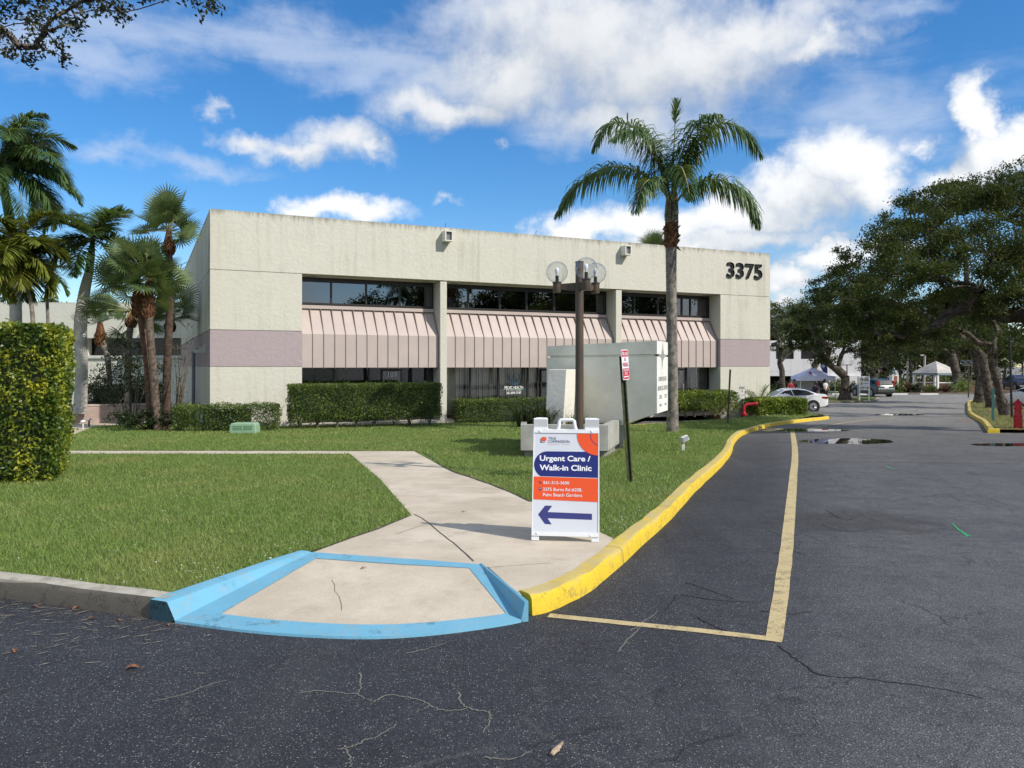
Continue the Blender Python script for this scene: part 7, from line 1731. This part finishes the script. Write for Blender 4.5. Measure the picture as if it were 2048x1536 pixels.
# dark shrubs under the palms, bare branches against the wall
Yv = 26.5; b = Vector((xat(300, Yv), Yv, zr(Yv)+LL)); k_ = Yv/F
def lp2(px, py, r, dy=0): p = at(px, py, Yv+dy)-b; return (p.x, p.y, p.z, r*k_)
bush('dark_shrub', 'dark low shrub mound at the foot of the cabbage palms', b, [lp2(235, 838, 18, -.3), lp2(262, 832, 20, -.5), lp2(290, 836, 20, -.4), lp2(318, 836, 18, -.2), lp2(250, 845, 14, -.7), lp2(338, 838, 14)], M_shade, 63, .10, .05, 4500, stems=6)
b = Vector((xat(262, 28), 28, zr(28)+LL)); Yv = 28; k_ = Yv/F
bush('open_shrub', 'open dark leaved shrub spreading between the trunks before the strip window', b, [lp2(x, y, r, dy) for x, y, r, dy in ((215, 745, 26, .4), (245, 720, 26, 0), (280, 735, 26, -.3), (265, 765, 26, .3), (300, 755, 22, -.2), (320, 730, 20, .2), (200, 770, 22, .5), (240, 690, 20, .2), (285, 695, 18, 0), (310, 785, 22, 0), (230, 790, 22, .2))], M_shade, 64, .11, .05, 2200, stems=14, bare=40, sub=8, sig=.35)
b = Vector((xat(352, 26), 26, zr(26)+LL)); Yv = 26; k_ = Yv/F
bush('bare_shrub', 'thin bare shrub with few leaves against the side wall', b, [lp2(x, y, r, dy) for x, y, r, dy in ((365, 720, 18, 0), (380, 680, 14, 0), (358, 760, 18, 0), (372, 700, 16, .3), (350, 700, 16, .2), (362, 790, 14, 0), (378, 650, 8, 0))], M_shade, 65, .08, .035, 420, stems=12, bare=34, sub=6, sig=.4)
# bushes beyond the parking lot
M_redleaf = leaf_mat('bronze red leaves', [(.04, .02, .012), (.11, .05, .03), (.19, .11, .05)], .5, .2)
fb_ = [(1600, 778, 22, 78.9, M_shade, 'dark hedge block behind the canopy tent'), (1668, 776, 20, 79, M_hedge, 'pale green shrub between tent and oak trunk'), (1702, 780, 16, 79.5, M_shade, 'dark shrub behind the lease sign'), (1735, 772, 16, 80, M_hedge, 'tall green shrub behind the parked SUV'), (1794, 776, 14, 80, M_hedge, 'green and orange shrub beside the SUV'), (1810, 778, 15, 80.5, M_redleaf, 'bronze red shrub between SUV and gazebo'), (1832, 778, 14, 80, M_shade, 'dark shrub at the gazebo corner'), (1862, 780, 11, 80.6, M_hedge, 'low green shrub in front of the gazebo'), (1890, 780, 11, 80.2, M_redleaf, 'reddish low shrub below the gazebo railing'), (1925, 774, 15, 82, M_hlime, 'yellow green shrub by the far globe lamp'), (1565, 778, 20, 79, M_shade, 'dark shrub beside the office corner in the distance')]
for i, (px, py, r, y, m, lab) in enumerate(fb_):
    b = Vector((xat(px, y), y, zr(y)+.1)); k_ = y/F; cz_ = EYE+(HY-py)*k_-b.z; rr = r*k_
    bush('far_shrub', lab, b, [(dx*rr, dy*rr, max(.25, cz_+dz*rr), rr*.62) for dx, dy, dz in ((-.55, 0, .1), (.5, .1, .15), (0, -.2, .45), (-.1, .2, -.25), (.45, 0, -.3), (-.6, 0, -.3))], m, 70+i, .20, .10, 900, stems=5, sub=7, sig=.3)
sago('sago_plant', 'spiky palmetto in front of the far gazebo', (xat(1912, 80), 80, zr(80)+.1), 14, 2.4, 53, M_frond, (80, 0), .5)

# ------------------------------------------------------------------ oaks and woods
YN = 27.0
nearC = [(1835,560,70,-1),(1770,600,55,-2),(1905,610,62,1),(1930,490,85,0),(1850,470,75,1),(2015,440,95,2),(2040,545,85,0),(1965,575,70,-2),(1790,525,55,0),(2095,370,90,2),(2000,390,70,1),(1745,575,42,-1),(1735,630,36,-2),(1810,640,42,-2),(1880,410,52,1),(2120,480,110,0),(2130,600,90,1),(2010,630,60,2),(1700,640,36,-2),(1750,668,32,-2),(1800,676,34,-1),(1855,668,36,-1),(1690,600,34,-2),(1860,540,60,-3),(1920,400,48,3),(1985,510,70,-3)]
M_feather = leaf_mat('fine dark oak leaves', [(.015, .030, .007), (.036, .054, .012), (.095, .105, .026)], .6, .2, .8, 5, spec=.2)
oak('live_oak', 'huge near live oak whose dark canopy hangs in from the picture edge', foot(2190, 868) if False else Vector((xat(2190, YN), YN, zr(YN)+LL)), at(2110, 720, YN), .36, [pc(x, y, YN+d, r) for x, y, r, d in nearC], 81, 2600, .14, .046, M_feather, 'live oaks along the drive', sub=13, sig=.19, sag=.05)
Y1 = 38.5; b1 = foot(2012, 830)
c1 = [(1765,470,46,0),(1820,430,50,1),(1890,400,52,1),(1960,385,55,0),(1740,520,46,-1),(1800,500,55,1),(1700,560,44,0),(1860,470,60,2),(2030,400,60,1),(1665,600,36,0),(1730,600,44,1),(1920,660,44,-1),(1985,690,40,0),(1960,620,50,1),(1690,520,34,1),(1640,640,26,1),(1900,590,50,2),(2045,345,34,0),(2080,700,50,2),(1790,440,34,-1),(1850,395,30,0)]
oak('live_oak', 'live oak with several leaning trunks on the verge, crown rising above the drive', b1, at(1985, 730, b1.y), .21, [pc(x, y, b1.y+d, r) for x, y, r, d in c1], 82, 1050, .16, .075, None, 'live oaks along the drive', sub=10)
b2 = foot(1986, 815); Y2 = b2.y
oak('live_oak', 'live oak with a thick dark trunk on the verge behind the teal stake', b2, at(1965, 715, Y2), .28, [pc(x, y, Y2+d, r) for x, y, r, d in ((1930,680,38,0),(1890,650,40,1),(1960,640,42,0),(2000,660,40,1),(1850,630,38,-1),(1900,610,40,1),(1830,660,30,1),(2030,690,34,0),(1990,600,40,2),(1940,590,40,2),(1800,640,30,0))], 83, 850, .18, .085, None, 'live oaks along the drive')
b3 = foot(1961, 805); Y3 = b3.y
oak('live_oak', 'live oak with a straight dark trunk at the far end of the verge', b3, at(1955, 715, Y3), .32, [pc(x, y, Y3+d, r) for x, y, r, d in ((1900,690,30,0),(1930,670,34,1),(1960,660,36,0),(1870,680,30,1),(1990,680,34,1),(1880,650,34,2),(1940,640,36,2),(1845,690,24,0))], 84, 620, .2, .095, None, 'live oaks along the drive')
Y4 = 62; b4 = Vector((xat(1690, Y4), Y4, zr(Y4)+LL))
c4_ = [(1640,612,34,0),(1700,560,46,0),(1750,545,46,1),(1622,660,28,0),(1660,690,30,-1),(1715,660,42,0),(1785,620,46,1),(1755,700,30,1),(1690,530,32,1),(1800,680,36,0),(1650,570,30,1),(1610,690,24,1),(1830,700,28,1),(1720,610,46,2),(1680,630,38,-2),(1770,580,42,-1),(1640,720,18,0),(1790,730,18,0),(1670,590,38,1),(1600,650,26,0),(1640,642,28,1),(1690,682,28,0),(1722,702,24,1),(1582,668,20,1),(1655,715,20,-1),(1612,615,30,0),(1602,640,26,1),(1640,588,30,1),(1590,690,20,1)]
oak('live_oak', 'spreading live oak with forked trunk on the grassy island', b4, at(1690, 752, Y4), .34, [pc(x, y, Y4+d, r) for x, y, r, d in c4_], 85, 760, .2, .09, None, 'live oaks along the drive', sub=10)
Y5 = 74; b5 = Vector((xat(1566, Y5), Y5, zr(Y5)))
oak('live_oak', 'smaller airy oak beside the office wall corner', b5, at(1564, 740, Y5), .26, [pc(x, y, Y5+d, r) for x, y, r, d in ((1570,630,26,0),(1592,622,24,1),(1548,650,24,0),(1600,665,22,0),(1560,680,22,1),(1580,610,18,0),(1585,645,24,2),(1540,610,20,1),(1562,698,16,-1),(1602,692,16,0),(1545,690,16,0))], 86, 480, .2, .085, leaf_mat('pale grey oak leaves', [(.05, .07, .03), (.10, .12, .05), (.17, .18, .08)], .5, .25), 'live oaks along the drive')
Y6 = 76; b6 = Vector((xat(1628, Y6), Y6, zr(Y6)+.05))
oak('live_oak', 'dark stemmed oak behind the canopy tent', b6, at(1628, 735, Y6), .3, [pc(x, y, Y6+d, r) for x, y, r, d in ((1610,690,20,0),(1640,680,22,0),(1625,665,22,1),(1655,695,16,0),(1600,665,18,1))], 87, 420, .22, .1, None, 'live oaks along the drive')
Y7 = 86; b7 = Vector((xat(1911, Y7), Y7, zr(Y7)+.1))
oak('live_oak', 'broad oak spreading over the gazebo roof', b7, at(1912, 745, Y7), .45, [pc(x, y, Y7+d, r) for x, y, r, d in ((1870,695,24,0),(1900,690,26,1),(1935,690,26,0),(1885,670,26,1),(1920,670,26,1),(1850,705,20,0),(1830,680,24,1),(1955,700,22,0))], 88, 380, .24, .11, None, 'live oaks along the drive')
Y8 = 84; b8 = Vector((xat(1742, Y8), Y8, zr(Y8)+.1))
oak('live_oak', 'dark oak behind the parked SUV', b8, at(1750, 745, Y8), .4, [pc(x, y, Y8+d, r) for x, y, r, d in ((1720,700,26,0),(1760,690,28,1),(1790,700,26,0),(1740,670,28,1),(1780,665,28,1),(1810,690,22,0),(1735,735,20,0),(1770,745,18,1))], 89, 400, .24, .11, M_shade, 'live oaks along the drive')
# far trees: two kinds, copied
def far_tree(label, seed, h, m, spread):
    r2 = random.Random(seed); cl = []
    for i in range(17): z = h*(.28+.68*r2.random()); a = r2.uniform(0, 6.28); rr = spread*(1.1-z/h*.75)*r2.uniform(.2, 1); cl.append((rr*math.cos(a), rr*math.sin(a), z, spread*.45*r2.uniform(.7, 1.2)))
    return oak('far_tree', label, (0, 0, 0), (0, 0, h*.45), .22, cl, seed, 150, .42, .2, m, 'far trees beyond the parking lot', sub=7, sig=.3)
kinds = [far_tree('dark green tree of the far wood beyond the parking lot', 91, 12, M_leafo, 3.6), far_tree('olive tree of the far wood beyond the parking lot', 92, 11, leaf_mat('olive tree leaves', [(.035, .05, .015), (.08, .095, .03), (.13, .14, .05)], .5, .25), 3.4), far_tree('pale slender tree of the far wood beyond the parking lot', 93, 13, M_leafo, 2.5)]
r2 = random.Random(17); spots = [(px, y) for px, y in zip((1560,1600,1640,1690,1720,1745,1770,1800,1822,1845,1868,1890,1915,1940,1965,1990,1735,1785,1830,1880,1930,1975,2010), (118,124,112,120,108,130,116,126,112,134,118,128,110,122,132,116,140,146,142,150,144,140,150))]
spots += [(2066,98),(2090,112),(2120,120),(2150,105),(2045,135),(2080,140)]
first = {0: True, 1: True, 2: True}
def place_far(px, y, kd, sc_, label=None, x=None):
    o = kinds[kd]
    if not first[kd]: o = copy_tree(o)
    first[kd] = False; o.location = (xat(px, y) if x is None else x, y, zr(y)-.1); o.rotation_euler = (0, 0, r2.uniform(0, 6.28)); o.scale = (sc_,)*3
    if label: o['label'] = label
    return o
for i, (px, y) in enumerate(spots): place_far(px, y, i % 3, r2.uniform(.8, 1.15)*(1 if px < 2000 else .8))
for i, (px, y, s) in enumerate(((20, 72, .72), (55, 76, .72), (95, 70, .70), (135, 74, .72), (262, 80, .72), (215, 78, .66), (-30, 70, .8))):
    o = place_far(px, y, i % 3, s); o['label'] = ['dark green', 'olive', 'pale slender'][i % 3]+' tree top rising behind the low cream building'; o['group'] = 'trees behind the low cream building'
# dense wood edge behind them, one mass
nr = np.random.default_rng(3); wc_ = [(nr.uniform(20, 95), nr.uniform(150, 175), nr.uniform(-1, 8.5), 3.2) for _ in range(150)]
tag(quads_obj('woods', clump_leaves(wc_, 16, .9, .5, nr, .9, 6, .3), M_shade), 'dense dark wood edge closing the view at the end of the drive', 'wood', kind='stuff')
nr = np.random.default_rng(4); hc = [(nr.uniform(48, 130), nr.uniform(108, 112), nr.uniform(-.8, .8), .9) for _ in range(90)]
tag(quads_obj('far_hedge', clump_leaves(hc, 60, .4, .2, nr, .9, 6, .3), M_hedge), 'far hedge line along the bright road', 'hedge')

# overhanging branch at the top of the picture: a tree standing to the side of the viewer
YT = 6.2; bT = Vector((-7.2, 3.6, 0))
tw = [(10,15,36),(45,-8,40),(78,8,34),(110,35,34),(62,45,24),(140,10,34),(150,50,22),(182,0,38),(90,65,20),(75,95,16),(115,92,18),(40,95,18),(15,105,14),(225,8,28),(245,25,18),(0,60,18),(290,-12,22),(128,118,7),(60,120,6),(395,-4,22),(425,8,14),(420,-14,26),(345,-25,28),(160,-30,60),(60,-60,80),(260,-60,70),(-60,0,80),(-90,60,50),(-40,-80,110),(160,-120,120),(330,-80,60)]
oT = thing('overhanging_oak', 'oak branch with small dark leaves hanging in at the top corner of the picture', 'tree', bT)
r2 = random.Random(23); nr = np.random.default_rng(23)
cl = [pc(x, y, YT+r2.uniform(-.35, .35), r) for x, y, r in tw]; cl = [(c[0]-bT.x, c[1]-bT.y, c[2]-bT.z, c[3]) for c in cl]
q = skeleton((0, 0, -.2), (.4, .6, 3.4), .16, cl, r2, .0035, 5, .05, .62, .034); q.build('trunk', M_barko, oT, 60)
pts = []
for (x, y, z, r) in cl:
    n = int(50+3200*r*r); k = max(5, int(n/7)); s = np.array([x, y, z])+nr.normal(0, .5, (k, 3))*r*np.array([1, 1, .8]); pts.append(np.repeat(s, 7, 0)+nr.normal(0, .028, (k*7, 3)))
quads_obj('crown', leaf_quads(np.concatenate(pts), .050, .022, nr, .1), leaf_mat('dark branch leaves', [(.012, .018, .008), (.026, .032, .013), (.055, .06, .022)], .55, .06), oT)  # dark leaf tones, barely translucent
# trees across the drive behind the viewer, seen in the window glass
for i, (x, y, s) in enumerate(((22, -2, .72), (27, 2, .95), (31, 6, .8), (36, 6, 1.0), (41, 11, .9), (47, 14, 1.05), (53, 20, .95), (33, -4, 1.0), (45, 4, 1.1))):
    o = place_far(0, y, (0, 1, 0, 1, 0, 1, 0, 1, 0)[i], s, None, x); o['label'] = 'tree across the drive behind the viewer, mirrored in the upper windows'; o['group'] = 'trees across the drive'
c2 = copy_tree(palm); c2.location = (24.5, 1.5, .3); c2['label'] = 'queen palm across the drive, mirrored in the upper windows'; c2['group'] = 'trees across the drive'
c2 = copy_tree(palm); c2.location = (29, -1, .6); c2.rotation_euler = (0, 0, 1.9); c2['label'] = 'second queen palm across the drive, mirrored in the upper windows'; c2['group'] = 'trees across the drive'
